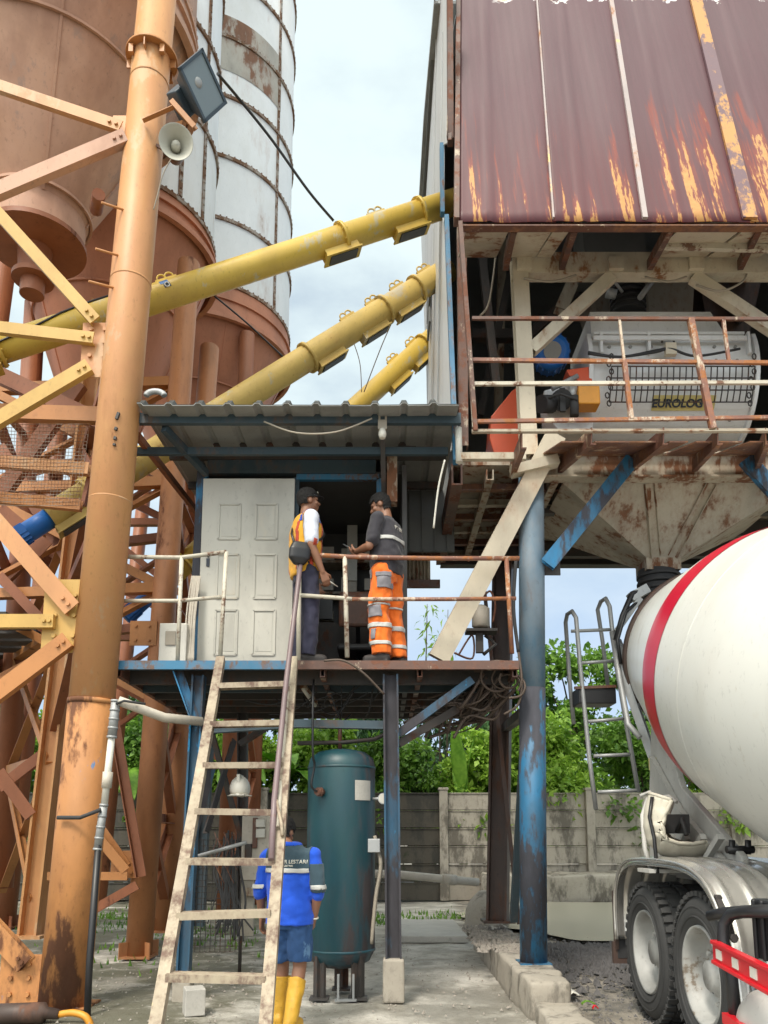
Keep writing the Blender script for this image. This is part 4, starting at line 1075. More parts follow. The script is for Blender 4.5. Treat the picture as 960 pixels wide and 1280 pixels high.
# upper cladding continues above the frame of the photograph
mb = MB(); q0, q1 = cl(0, CT, 0), cl(4.9, CT, 0)
mb.prism([q0, q1, q1 + W(0, 1.6, .9), q0 + W(0, 1.6, .9)], (0, 0, .03)); mb.build('top_sheet', M['grey_wall'], tw)

# left side wall in the plane X = .75
SX = .75
pix = [(570, 560), (555, 285), (552.5, 268), (553, 182), (559.5, 178), (560, 0), (561, -45), (549, -45), (547.5, 0), (533, 150), (527, 245), (526.5, 300), (533, 470), (535, 575)]
poly = [PX(u, v, SX) for u, v in pix]
mb = MB(); mb.prism(poly, (.03, 0, 0)); mb.build('side_wall', M['grey_wall'], tw)
for (u0, v0, u1, v1) in ((545, 40, 538, 560), (553, 40, 546, 560)):
    mb = MB(); mb.beam(PX(u0, v0, SX - .01), PX(u1, v1, SX - .01), .03, .012, up=(1, 0, 0)); mb.build('wall_rib', M['grey_wall'], tw)
mb = MB()
eb = [PX(u, v, SX - .03) for u, v in ((549, -45), (547.5, 0), (533, 150), (527, 245))]
for p, q in zip(eb[:-1], eb[1:]): mb.beam(p, q, .1, .1, 'L')
mb.build('gable_flashing', M['roof_sheet'], tw)
mb = MB(); mb.beam(PX(558, 272, SX - .02), PX(569.5, 578, SX - .02), .09, .05, up=(1, 0, 0)); mb.build('corner_post', M['blue'], tw)
mb = MB(); mb.beam(PX(552, 182, SX - .02), PX(553, 268, SX - .02), .10, .05, up=(1, 0, 0)); mb.build('corner_post', M['blue'], tw)
mb = MB(); mb.beam(PX(562, -30, SX - .02), PX(563, 178, SX - .02), .14, .06, up=(1, 0, 0)); mb.build('corner_trim', M['brown_steel'], tw)
mb = MB(); mb.beam(P(579, 560, 8.02), P(577, 284, 8.02), .1, .12, 'U'); mb.build('corner_post', M['brown_steel'], tw)
# ragged lower edge of the side wall where conveyors enter
for (u, v, w_, h_) in ((536, 375, .7, .35), (536, 405, .5, .25)):
    c = PX(u, v, SX - .04); mb = MB(); mb.box(c, (.03, w_, h_)); mb.build('entry_patch', M['dark_panel'], tw)
# closed rear, roof and far side so that the inside is dark
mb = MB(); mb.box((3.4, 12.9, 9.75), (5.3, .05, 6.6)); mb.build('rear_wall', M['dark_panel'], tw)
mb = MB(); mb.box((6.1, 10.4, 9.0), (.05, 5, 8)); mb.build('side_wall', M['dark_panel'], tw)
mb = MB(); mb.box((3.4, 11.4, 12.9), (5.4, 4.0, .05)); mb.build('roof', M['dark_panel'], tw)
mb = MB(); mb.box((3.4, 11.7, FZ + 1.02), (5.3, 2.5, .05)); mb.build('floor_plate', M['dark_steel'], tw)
# inner frames and weigh hoppers
for (a, b2, Y, w, mt) in (((600, 300), (620, 480), 9.6, .1, 'dark_steel'), ((700, 390), (740, 300), 9.4, .16, 'cream_dirty'), ((640, 440), (760, 330), 10.4, .12, 'dark_steel'), ((600, 520), (640, 330), 10.6, .1, 'dark_steel'), ((930, 400), (880, 330), 9.8, .14, 'dark_steel'), ((590, 420), (660, 420), 10.4, .14, 'dark_steel'), ((622, 540), (628, 300), 11, .12, 'cream_dirty')):
    mb = MB(); mb.beam(P(*a, Y), P(*b2, Y), w, w, 'U', t=.015); mb.build('inner_brace', M[mt], tw)
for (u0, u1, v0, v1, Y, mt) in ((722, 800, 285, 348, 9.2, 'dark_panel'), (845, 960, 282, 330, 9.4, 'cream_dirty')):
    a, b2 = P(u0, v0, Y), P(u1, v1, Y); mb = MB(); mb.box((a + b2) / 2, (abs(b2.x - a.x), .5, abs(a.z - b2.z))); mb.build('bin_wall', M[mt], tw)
M['bin'] = paint('cement_dusted_steel', (0.30, 0.27, 0.225), rust=.55, s=2, streak=2, dirt=.6, rough=.8)
def wedge(u0, u1, v0, v1, Y, dep, taper, mt, nm):
    a, b2 = P(u0, v0, Y), P(u1, v1, Y); mb = MB()
    w2 = (b2.x - a.x) / 2; cx = (a.x + b2.x) / 2
    top = [W(cx - w2, Y, a.z), W(cx + w2, Y, a.z), W(cx + w2, Y + dep, a.z), W(cx - w2, Y + dep, a.z)]
    bot = [W(cx - w2 * taper, Y + dep * (1 - taper) / 2, b2.z), W(cx + w2 * taper, Y + dep * (1 - taper) / 2, b2.z), W(cx + w2 * taper, Y + dep * (1 + taper) / 2, b2.z), W(cx - w2 * taper, Y + dep * (1 + taper) / 2, b2.z)]
    mb.add(top + bot, [(0, 1, 2, 3), (7, 6, 5, 4), (0, 4, 5, 1), (1, 5, 6, 2), (2, 6, 7, 3), (3, 7, 4, 0)])
    return mb.build(nm, M[mt], tw)
wedge(808, 872, 345, 402, 9.3, .9, .85, 'bin', 'weigh_hopper')
wedge(872, 960, 338, 410, 9.8, .9, .6, 'brown_col', 'weigh_hopper')
wedge(740, 800, 350, 408, 9.9, .8, .6, 'bin', 'weigh_hopper')
mb = MB(); a = P(785, 360, 8.9)
mb.tube([a, P(786, 375, 8.9), P(784, 395, 8.9)], [.2, .18, .2], 16)
for k in range(5): mb.tube([P(785, 364 + k * 7, 8.9), P(785, 367 + k * 7, 8.9)], .215, 16)
mb.build('rubber_sleeve', M['black_dust'], tw)
mb = MB(); mb.tube([P(770, 368, 8.7), P(758, 366, 8.7)], .06, 10); mb.tube([P(800, 372, 8.6), P(815, 352, 8.7), P(812, 330, 9)], .035, 8); mb.tube([P(755, 345, 8.7), P(768, 352, 8.6), P(778, 365, 8.7)], .02, 6); mb.build('air_cylinder', M['galv'], tw)
for pts in ([P(655, 348, 7.9), P(690, 352, 7.85), P(720, 344, 7.9)], [P(806, 346, 7.9), P(835, 352, 7.85), P(858, 346, 7.9)], [P(870, 356, 7.9), P(900, 364, 7.85), P(928, 352, 7.9), P(935, 335, 8)], [P(600, 395, 8.2), P(612, 375, 8.2), P(622, 300, 8.4)]):
    mb = cable(pts, .012, None, None); mb.build('wire', M['cable_grey'], tw)
# balcony cage in front of the mixer
BZ = P(700, 540, 7.0).z
def rail(a, b2, w, mt, nm='balcony_rail', kind='box', Y=7.0, h=None):
    w *= .66; mb = MB(); mb.beam(P(*a, Y), P(*b2, Y), w, h or w, kind, t=.008); mb.build(nm, M[mt], tw)
rail((575, 280), (594, 540), .06, 'brown_steel', 'balcony_post', h=.09)
rail((590, 398), (1020, 399), .045, 'brown_steel')
rail((584, 450), (1020, 454), .05, 'rail_rust')
rail((588, 480), (1020, 478), .05, 'rail_white')
rail((592, 527), (1020, 521), .05, 'rail_rust')
rail((590, 538), (1020, 537), .07, 'cream_dirty', 'balcony_edge', 'L')
rail((774, 399), (780, 450), .035, 'rail_rust', 'balcony_post'); rail((780, 450), (789, 524), .065, 'rail_rust', 'balcony_post')
rail((863, 399), (891, 536), .085, 'rail_rust', 'balcony_post'); rail((904, 400), (911, 452), .045, 'rail_rust', 'balcony_post')
rail((585, 400), (592, 534), .04, 'rail_white', 'balcony_post')
e0, e1 = P(590, 540, 7.0), P(1020, 540, 7.0)
for (u0, v0, u1, v1) in ((742, 545, 700, 582), (832, 545, 790, 580), (900, 545, 868, 580), (655, 550, 640, 588), (960, 545, 945, 580)):
    mb = MB(); mb.beam(P(u0, v0, 7.02), P(u1, v1, 7.95), .05, .16, 'L', t=.012); mb.build('balcony_bracket', M['rust_beam'], tw)
for (u0, u1) in ((700, 738), (742, 828), (835, 862), (868, 930), (935, 1000)):
    a, b2 = P(u0 + 2, 553, 7.2), P(u1 - 2, 553, 7.2); mb = MB(); mb.prism([a, b2, W(b2.x - .06, 7.9, P(700, 570, 7.9).z), W(a.x - .06, 7.9, P(700, 570, 7.9).z)], (0, 0, .015)); mb.build('balcony_plate', M['rust_beam'], tw)
mb = MB(); mb.beam(P(576, 571, 7.6), P(657, 571, 7.6), .06, .07); mb.build('floor_edge', M['cream'], tw)
mb = MB(); mb.tube([P(573, 535, 7.6), P(574, 578, 7.6)], .035, 12); mb.build('downpipe', M['white_plastic'], tw)

# mixer
mx = thing('concrete_mixer', 'dusty white twin shaft mixer with wire guard on the open tower floor', 'mixer', W(3.35, 8.9, FZ))
mz = 6.86; my = 9.1; mr = .74
x0, x1 = P(742, 480, my - mr).x, P(945, 480, my - mr).x
def drumprof(r): return [W(0, my - r * cos(a), mz + r * sin(a)) for a in [radians(-80 + 7.5 * k) for k in range(15)]]
def half(r, xa, xb, mt, nm, top=True):
    pr = drumprof(r); ex = [W(0, my + r, pr[-1].z), W(0, my + r, pr[0].z)]
    poly = [p + W(xa, 0, 0) for p in pr + ex]
    mb = MB(); mb.prism(poly, (xb - xa, 0, 0)); return mb.build(nm, M[mt], mx, bevel=.006)
half(mr, x0, x1, 'mixer', 'mixer_drum')
half(mr + .05, x0 - .05, x0, 'mixer', 'end_plate'); half(mr + .05, x1, x1 + .05, 'mixer', 'end_plate')
tz = mz + mr * sin(radians(25))
yf = my - mr * cos(radians(25))
mb = MB(); mb.box(((x0 + x1) / 2 - .05, yf - .02, tz - .02), (x1 - x0 - .12, .2, .03)); mb.box(((x0 + x1) / 2 - .05, yf - .14, tz - .10), (x1 - x0 - .1, .02, .05))
for u in (748, 807, 930): mb.box((P(u, 430, yf).x, yf - .1, tz - .14), (.03, .06, .26))
mb.build('flange', M['mixer'], mx)
mb = MB(); mb.prism([W(x0 + .02, yf, tz), W(x1 - .25, yf, tz), W(x1 - .42, yf + .02, tz + .34), W(x0 + .02, yf + .02, tz + .34)], (0, 1.0, 0)); mb.build('hood', M['mixer'], mx)
mb = MB(); mb.tube([P(835, 428, yf - .1) + .07 * W(cos(2 * pi * k / 12), 0, sin(2 * pi * k / 12)) for k in range(7)], .012, 6); mb.build('lifting_eye', M['dark_steel'], mx)
mb = MB(); mb.box(P(838, 437, yf - .2), (.12, .06, .14)); mb.build('junction_box', M['cream'], mx)
mb = MB()
for s in (0, .02):
    q = cable([P(735, 440 + s * 100, yf - .2), P(775, 446, yf - .22), P(820, 438 + s * 100, yf - .2), P(838, 436, yf - .22), P(870, 445, yf - .22), P(925, 436, yf - .2)], .014, None, None); mb.add(q.v, q.f, True)
mb.build('power_cable', M['black'], mx)
# wire guard
def onm(x, a): r = mr + .10; return W(x, my - r * cos(a), mz + r * sin(a))
a0, a1 = radians(-36), radians(-10)
xa, xb = P(766, 480, my - mr - .1).x, P(946, 480, my - mr - .1).x
mb = MB()
for k in range(24):
    x = xa + (xb - xa) * k / 23; mb.tube([onm(x, a0 + (a1 - a0) * j / 4) for j in range(5)], .0075, 5)
for j in range(4): mb.tube([onm(xa, a0 + (a1 - a0) * j / 3), onm(xb, a0 + (a1 - a0) * j / 3)], .008, 5)
mb.build('wire_guard', M['dark_steel'], mx)
for xx in (xa - .02, xb - .03):
    mb = MB()
    for k in range(7):
        c = onm(xx, a1 + .12 - k * .1) + W(.015 * (-1) ** k, -.02, 0)
        mb.tube([c + W(.022 * cos(2 * pi * j / 8), 0, .035 * sin(2 * pi * j / 8)) for j in range(9)], .008, 5, False)
    mb.build('chain', M['dark_steel'], mx)
mb = MB()
for a in (-52, -2, 12):
    for k in range(7): 
        aa = radians(a); r = mr; c = W(x0 + .2 + k * (x1 - x0 - .4) / 6, my - r * cos(aa), mz + r * sin(aa)); mb.bolt(c, c - W(c.x, my, mz), .02, .02)
mb.build('bolt_row', M['roof_sheet'], mx)
la = radians(-14)
lc = W(P(857, 497, my - mr).x, my - (mr + .006) * cos(la), mz + (mr + .006) * sin(la))
LM = Matrix.Translation(lc) @ Matrix.Rotation(radians(90) + la, 4, 'X')
mb = MB(); mb.grid(lambda s, q: W(P(821, 497, my - mr).x + .72 * s, my - (mr + .005) * cos(radians(-44 + 13 * q)), mz + (mr + .005) * sin(radians(-44 + 13 * q))), 2, 5); lbl = mb.build('name_label', M['label'], mx)
lt = text('EUROLOG', .125, M['ink'], 'lettering', .002, .004)
lt.parent = mx; lt.matrix_local = Matrix.Translation(-ORG[mx]) @ Matrix.Translation(W(P(853, 497, my - mr).x, my - (mr + .012) * cos(radians(-38)), mz + (mr + .012) * sin(radians(-38)))) @ Matrix.Rotation(radians(90 + 38), 4, 'X')
# drive side
mc = P(690, 440, 8.5)
ax = W(-.15, -1, -.45).normalized()
mb = MB(); mb.tube([mc - ax * .45, mc + ax * .02, mc + ax * .05, mc + ax * .09], [.2, .2, .19, .15], 24)
xx, yy, _ = frame(ax)
for k in range(18):
    g = 2 * pi * k / 18; mb.beam(mc - ax * .4 + (xx * cos(g) + yy * sin(g)) * .205, mc - ax * .02 + (xx * cos(g) + yy * sin(g)) * .205, .012, .03)
mb.build('motor', M['motor_blue'], mx)
mb = MB(); mb.tube([mc + ax * .09, mc + ax * .105], .10, 20); mb.build('fan_cover', M['roof_sheet'], mx)
a, b2 = P(672, 480, 8.5), P(742, 532, 8.5)
mb = MB(); mb.prism([P(680, 488, 8.5), P(738, 472, 8.5), P(742, 540, 8.5), P(700, 540, 8.5), P(684, 520, 8.5)], (0, .3, 0)); mb.build('gear_case', M['mixer'], mx, bevel=.01)
mb = MB(); mb.prism([P(708, 462, 8.35), P(738, 458, 8.35), P(742, 486, 8.35), P(728, 488, 8.35), P(720, 472, 8.35), P(712, 470, 8.35)], (0, .2, 0)); mb.build('belt_guard', M['guard_red'], mx, bevel=.008)
a = P(734, 499, 8.3); mb = MB(); mb.box(a, (.24, .2, .22)); mb.build('coupling_guard', M['guard_yellow'], mx, bevel=.015)
mb = MB(); mb.tube([P(702, 500, 8.3), P(702, 500, 8.5)], .12, 18); mb.tube([P(718, 496, 8.25), P(718, 520, 8.25)], .05, 12); mb.box(P(703, 500, 8.28), (.06, .03, .28)); mb.tube([P(676, 505, 8.3), P(690, 505, 8.4)], .1, 14); mb.tube([P(680, 500, 8.25), P(700, 492, 8.2), P(722, 500, 8.2)], .015, 6); mb.build('gearbox', M['black_dust'], mx)
mb = MB(); mb.tube([P(716, 482, 8.3), P(716, 500, 8.3)], .05, 14); mb.tube([P(690, 486, 8.35), P(722, 470, 8.35)], .03, 8); mb.build('reservoir', M['galv'], mx)
mb = MB(); mb.prism([P(652, 480, 8.45), P(640, 488, 8.45), P(614, 520, 8.45), P(612, 548, 8.45), P(618, 568, 8.45), P(655, 570, 8.45)], (0, .35, 0)); mb.build('belt_guard', M['guard_red'], mx, bevel=.012)

# discharge hopper
hp = thing('discharge_hopper', 'rust streaked steel cone hopper hanging under the mixer floor above the truck', 'hopper', P(822, 722, 8.85))
hx0, hx1, hy0, hy1, hz = 1.93, 4.5, 8.14, 9.65, FZ - .15
sx, sy, sr, sz = P(822, 700, 8.85).x, 8.85, .19, P(822, 698, 8.7).z
T = [W(hx0, hy0, hz), W(hx1, hy0, hz), W(hx1, hy1, hz), W(hx0, hy1, hz)]
B = [W(sx - sr, sy - sr, sz), W(sx + sr, sy - sr, sz), W(sx + sr, sy + sr, sz), W(sx - sr, sy + sr, sz)]
M['hopper'] = paint('rust_streaked_hopper', (0.46, 0.415, 0.335), rust=.515, rcol=(.17, .085, .05), s=3.6, streak=3.5, dirt=.6, rough=.8, soft=.10)
mb = MB(); mb.add(T + B, [(0, 4, 5, 1), (1, 5, 6, 2), (2, 6, 7, 3), (3, 7, 4, 0)])
mb.build('cone', M['hopper'], hp, solid=.012)
for f0, f1 in ((.36, .25), (.62, .75)):
    mb = MB(); mb.beam(T[0].lerp(T[1], f0) + W(0, -.02, -.02), B[0].lerp(B[1], f1) + W(0, -.02, 0), .11, .05, 'U', up=(0, -1, 0)); mb.build('stiffener', M['cream_dirty'], hp)
mb = MB(); mb.add([p + W(0, 0, 0) for p in B] + [p + W(0, 0, -.14) for p in B], [(0, 4, 5, 1), (1, 5, 6, 2), (2, 6, 7, 3), (3, 7, 4, 0)]); mb.build('spout', M['cream_dirty'], hp, solid=.012)
mb = MB(); mb.tube([W(sx, sy, sz - .12), W(sx - .02, sy, sz - .3), W(sx, sy, sz - .55)], [.23, .21, .24], 18)
for k in range(5): mb.tube([W(sx, sy, sz - .16 - k * .08), W(sx, sy, sz - .19 - k * .08)], .245, 18)
mb.build('rubber_sleeve', M['black_dust'], hp)
# ------------------------------------------------------------------ elevated platform
DY = 7.6
DZ = P(400, 826, DY).z
pf = thing('elevated_platform', 'raised steel platform with chipped railing where two workers stand', 'platform', W(-.7, DY, 0))
L0, R0 = P(143, 828, DY), P(648, 822, DY)
mid = P(368, 826, DY)
for a, b2, mt in ((L0, mid, 'blue'), (mid, R0, 'brown_steel')):
    a = W(a.x, DY, DZ - .06); b2 = W(b2.x, DY, DZ - .06)
    mb = MB(); mb.beam(a + W(0, 0, .015), b2 + W(0, 0, .015), .05, .085, 'U', up=(0, 0, 1), t=.012); mb.build('edge_beam', M[mt], pf)
M['deck'] = plain('rusty_deck_underside', (0.075, 0.055, 0.042), .85, var=.5, s=2.5, dirt=.5)
mb = MB()
mb.box(((L0.x + R0.x) / 2, (DY + 10.4) / 2, DZ - .015), (R0.x - L0.x - .04, 10.4 - DY - .06, .025)); mb.build('deck', M['deck'], pf)
for k, y in enumerate((7.95, 8.4, 8.85, 9.3, 9.8, 10.3)):
    mb = MB(); mb.beam(W(L0.x + .05, y, DZ - .1), W(R0.x - .05, y, DZ - .1), .06, .14, 'U', up=(0, 0, 1), t=.01); mb.build('joist', M['blue_grey' if k == 1 else 'dark_steel'], pf)
for x in (L0.x + .03, -.6, .35, R0.x - .03):
    mb = MB(); mb.beam(W(x, DY + .05, DZ - .09), W(x, 10.35, DZ - .09), .05, .12, 'U', up=(0, 0, 1), t=.01); mb.build('joist', M['brown_steel'], pf)
for (x0_, y0_, mt) in ((R0.x - .75, 8.15, 'cream_dirty'), (R0.x - .7, 8.6, 'cream_dirty')):
    mb = MB(); mb.box((x0_, y0_ + .15, DZ - .04), (1.0, .28, .012)); mb.build('deck_plate', M[mt], pf)
def post(b, t, w, mt, nm='post', kind='H', base=True, dz=.26):
    mb = MB(); mb.beam(b + W(0, 0, dz if base else 0), t, w, w, kind, up=(0, 1, 0), t=.018); mb.build(nm, M[mt], pf)
    if base:
        mb = MB(); mb.beam(b, b + W(0, 0, dz + .03), w + .05, w + .05, 'box', up=(0, 1, 0)); mb.build('footing', M['kerb'], pf, bevel=.02)
post(P(492, 1252, 7.72), W(P(488, 835, 7.72).x, 7.72, DZ - .12), .15, 'post_dark', dz=.36)
post(P(228, 1255, 7.75), W(P(248, 870, 7.75).x, 7.75, DZ - .12), .12, 'post_dark')
post(P(248, 1158, 10.3), W(P(262, 900, 10.3).x, 10.3, DZ - .12), .13, 'blue_grey', base=False)
post(P(303, 1150, 9.9), W(P(303, 900, 9.9).x, 9.9, DZ - .12), .12, 'dark_steel', base=False)
for a, b2, Y0, Y1, w, mt in (((222, 838), (246, 905), 7.68, 7.7, .09, 'blue_post'), ((590, 850), (497, 918), 7.75, 7.75, .08, 'post_dark'), ((640, 845), (497, 930), 8.3, 7.8, .08, 'dark_steel'),
                             ((370, 904), (482, 906), 7.8, 7.75, .09, 'blue_grey'), ((252, 912), (372, 904), 7.8, 7.8, .09, 'blue_grey'), ((262, 960), (225, 1095), 8.2, 8.0, .09, 'post_dark'), ((290, 925), (255, 1040), 9.0, 8.6, .08, 'dark_steel'), ((268, 918), (305, 1050), 8.8, 9.2, .08, 'dark_steel'), ((340, 905), (300, 930), 9.5, 9.6, .07, 'dark_steel')):
    mb = MB(); mb.beam(P(*a, Y0), P(*b2, Y1), w, w, 'L', t=.012); mb.build('brace', M[mt], pf)
RY = 7.62
def prail(pts, r, mt, nm='railing'):
    mb = MB(); mb.tube([P(u, v, RY) for u, v in pts], r, 10); mb.build(nm, M[mt], pf)
prail([(153, 696), (226, 697), (283, 690)], .021, 'rail_white'); prail([(150, 751), (222, 751), (280, 746)], .019, 'rail_white')
for a, b2 in (((153, 696), (143, 826)), ((227, 697), (222, 826)), ((283, 690), (275, 826))): prail([a, b2], .021, 'rail_white', 'railing_post')
prail([(374, 692), (400, 694), (432, 696), (540, 698), (649, 698)], .023, 'rail_rust'); prail([(374, 744), (432, 748), (440, 749)], .021, 'rail_white'); prail([(438, 749), (560, 749), (645, 748)], .02, 'rail_rust')
for a, b2, mt in (((374, 692), (373, 826), 'rail_white'), ((431, 696), (434, 822), 'rail_white'), ((633, 698), (640, 817), 'rail_rust'), ((586, 698), (584, 700), 'rail_rust')): prail([a, b2], .023, mt, 'railing_post')

# ------------------------------------------------------------------ operator cabin with awning roof
cabin = thing('operator_cabin', 'dark operator cabin under a grey corrugated awning roof on the platform', 'cabin', W(-1, 8.4, DZ))
WY = 8.4
zt = P(300, 597, WY).z
def px_at(u, v, Y): return P(u, v, Y).x
xl = px_at(247, 700, WY); xdoor = px_at(369, 700, WY); xd2 = px_at(474, 700, WY); xr = px_at(508, 650, WY)
# frame, lintels, walls
mb = MB(); mb.beam(W(xl, WY, DZ), W(px_at(254, 590, WY), WY, zt + .05), .11, .11, 'box', up=(0, 1, 0)); mb.build('corner_post', M['blue_post'], cabin)
mb = MB(); mb.beam(W(xd2, WY, DZ), W(xd2, WY, zt - .02), .06, .06, 'box', up=(0, 1, 0)); mb.build('door_frame', M['blue'], cabin)
mb = MB(); mb.beam(W(xdoor, WY, zt - .0), W(xd2, WY, zt - .0), .06, .07, 'box'); mb.build('door_frame', M['blue'], cabin)
mb = MB(); mb.beam(W(xdoor, WY + .02, DZ), W(xdoor, WY + .02, zt), .06, .06, 'box', up=(0, 1, 0)); mb.build('door_frame', M['blue_grey'], cabin)
za, zb = P(360, 572, WY).z, P(360, 596, WY).z
mb = MB(); mb.box(((xl + xd2) / 2 + .02, WY - .01, (za + zb) / 2 + .02), (xd2 - xl - .12, .08, za - zb)); mb.build('lintel', M['blue_grey'], cabin)
mb = MB(); mb.beam(W(px_at(490, 600, 8.15), 8.15, P(490, 630, 8.15).z), W(px_at(490, 570, 8.15), 8.15, P(490, 572, 8.15).z), .11, .14, up=(0, 1, 0)); mb.build('wood_post', M['cream_dirty'], cabin)
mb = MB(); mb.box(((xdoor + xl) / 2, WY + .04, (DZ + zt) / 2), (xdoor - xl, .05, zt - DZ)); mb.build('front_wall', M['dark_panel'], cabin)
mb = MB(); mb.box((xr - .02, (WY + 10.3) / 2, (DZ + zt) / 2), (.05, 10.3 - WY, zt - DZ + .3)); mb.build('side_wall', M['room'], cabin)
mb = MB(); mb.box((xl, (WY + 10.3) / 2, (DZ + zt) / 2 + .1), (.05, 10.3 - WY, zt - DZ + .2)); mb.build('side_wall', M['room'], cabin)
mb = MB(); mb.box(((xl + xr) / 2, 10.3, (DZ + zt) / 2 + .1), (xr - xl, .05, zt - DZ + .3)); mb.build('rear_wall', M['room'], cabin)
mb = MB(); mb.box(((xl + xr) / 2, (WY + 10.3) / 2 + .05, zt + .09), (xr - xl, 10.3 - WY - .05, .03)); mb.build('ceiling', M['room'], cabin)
mb = MB(); mb.box(((xdoor + xd2) / 2, 10.22, zt - .35), (1.1, .03, .04)); mb.build('ceiling_batten', M['white_plastic'], cabin)
mb = MB(); mb.box((px_at(440, 700, 9.9), 9.95, P(440, 690, 9.9).z), (.13, .06, .75)); mb.build('wall_pipe', M['white_plastic'], cabin)
mb = MB(); mb.box((px_at(420, 770, 9.7), 9.75, DZ + .45), (1.0, .5, .9)); mb.build('desk', M['dark_steel'], cabin)
mb = MB(); mb.beam(P(520, 552, 8.2), P(255, 552, 8.2), .06, .09); mb.build('inner_beam', M['dark_steel'], cabin)
mb = MB(); mb.beam(P(565, 545, 8.2), P(255, 556, 8.25), .04, .08); mb.build('inner_beam', M['rust_beam'], cabin)
# clutter in the unlit room
mb = MB()
for k in range(3): mb.box((xd2 - .35, 10.1, DZ + 1.0 + k * .42), (.9, .3, .03))
for s in (-.44, .44): mb.box((xd2 - .35 + s, 10.1, DZ + .95), (.03, .3, 1.9))
mb.build('shelf', M['cream_dirty'], cabin)
mb = MB()
for k in range(9): mb = MB(); mb.box((xd2 - .7 + (k % 3) * .3, 10.05, DZ + 1.11 + (k // 3) * .42), (.2, .2, random.uniform(.12, .2))); mb.build('box', M['pvc'], cabin)
mb = MB(); mb.box((px_at(392, 750, 9.4), 9.6, DZ + 1.12), (.44, .05, .30)); mb.build('monitor', M['black'], cabin)
# sheets right of the doorway
mb = MB(); q0, q1 = P(505, 690, 9.5), P(566, 555, 9.5)
mb.box(((q0.x + q1.x) / 2, 9.5, (q0.z + q1.z) / 2), (q1.x - q0.x, .04, q1.z - q0.z))
for k in range(4): mb.box((q0.x + (q1.x - q0.x) * (k + .5) / 4, 9.47, (q0.z + q1.z) / 2), (.03, .03, q1.z - q0.z))
mb.build('side_panel', M['dark_panel'], cabin)
# door leaf: opened flat against the wall
dl = WY - .07
dx0, dx1 = px_at(251, 700, dl), px_at(367, 700, dl)
dz1 = P(300, 598, dl).z
mb = MB(); mb.box(((dx0 + dx1) / 2, dl, (DZ + dz1) / 2), (dx1 - dx0, .045, dz1 - DZ - .02))
door = mb.build('door', M['door'], cabin, bevel=.006)
w_ = dx1 - dx0
for cx_ in (.30, .70):
    for (f0, f1) in ((.10, .32), (.38, .60), (.68, .86)):
        mb = MB(); c = W(dx0 + w_ * cx_, dl - .024, DZ + (dz1 - DZ) * (f0 + f1) / 2); hw, hh = w_ * .115, (dz1 - DZ) * (f1 - f0) / 2
        for s in (-1, 1):
            mb.beam(c + W(s * hw, 0, -hh), c + W(s * hw, 0, hh), .022, .022, up=(0, 1, 0)); mb.beam(c + W(-hw, 0, s * hh), c + W(hw, 0, s * hh), .022, .022)
        mb.box(c + W(0, .004, 0), (hw * 1.5, .012, hh * 1.7))
        mb.build('door_panel', M['door'], door)
mb = MB(); q = P(260, 703, dl - .03); mb.box(q, (.035, .012, .09)); mb.cyl(q + W(0, 0, .07), q + W(0, -.02, .07), .014); mb.build('door_lock', M['ink'], door)
# corrugated roof
RX0, RX1 = P(171, 503, 7.3).x, P(574, 510, 7.3).x
rz0 = P(370, 507, 7.3).z
def roofpt(x, y):
    ph = ((x - RX0) / .29) % 1.0
    rib = .026 if ph < .14 else (.026 * (1 - (ph - .14) / .08) if ph < .22 else (0 if ph < .92 else .026 * (ph - .92) / .08))
    return W(x, y, rz0 + .05 * (y - 7.3) + rib + .012 * mnoise.noise(W(x * .8, y, 3)))
xs_ = []
x = RX0
while x < RX1:
    for f in (0, .14, .22, .92): xs_.append(x + f * .29)
    x += .29
xs_ = [x for x in xs_ if x <= RX1]
mb = MB()
ys_ = [7.3, 7.9, 8.6, 9.4, 10.35]
vs = [roofpt(x, y) for x in xs_ for y in ys_]
n5 = len(ys_)
mb.add(vs, [(i * n5 + j, i * n5 + j + 1, (i + 1) * n5 + j + 1, (i + 1) * n5 + j) for i in range(len(xs_) - 1) for j in range(n5 - 1)])
roof = mb.build('roof', M['roof_sheet'], cabin, solid=.006)
mb = MB()
vs = []
for x in xs_:
    p = roofpt(x, 7.32); b = p.z - rz0 - .05 * .02
    vs += [p + W(0, -.01, .012), p + W(0, .05, .035), p + W(0, .12, .085 + b * .8), p + W(0, .3, .11 + b * .6)]
mb.add(vs, [(i * 4 + j, i * 4 + j + 1, (i + 1) * 4 + j + 1, (i + 1) * 4 + j) for i in range(len(xs_) - 1) for j in range(3)])
mb.build('ridge_sheet', M['roof_dark'], roof, solid=.006)
for (u0, v0, u1, v1, Y, mt, w, h) in ((165, 512, 576, 516, 7.55, 'blue_grey', .06, .11), (170, 553, 560, 556, 7.95, 'blue_grey', .05, .08)):
    mb = MB(); a, b2 = P(u0, v0 + 10, Y), P(u1, v1 + 10, Y); a.z = b2.z = (a.z + b2.z) / 2; a.z += .0; mb.beam(a, b2, w, h, 'box', up=(0, 0, 1)); mb.build('roof_beam', M[mt], cabin)
for (a, b2) in (((205, 535), (258, 592)),):
    mb = MB(); mb.beam(P(*a, 7.6), P(*b2, 8.3), .06, .08); mb.build('roof_brace', M['blue_grey'], cabin)
mb = MB(); mb.beam(P(478, 520, 7.7), P(480, 640, 8.35), .05, .05); mb.build('roof_brace', M['dark_steel'], cabin)
for y in (8.35, 9.2, 10.2):
    mb = MB(); mb.beam(W(RX0 + .05, y, rz0 + .05 * (y - 7.3) - .06), W(RX1 - .05, y, rz0 + .05 * (y - 7.3) - .06), .05, .08); mb.build('roof_beam', M['dark_steel'], cabin)
mb = MB(); mb.beam(P(172, 545, 7.7), P(246, 640, 9.9), .05, .08); mb.build('roof_brace', M['dark_orange'], cabin)
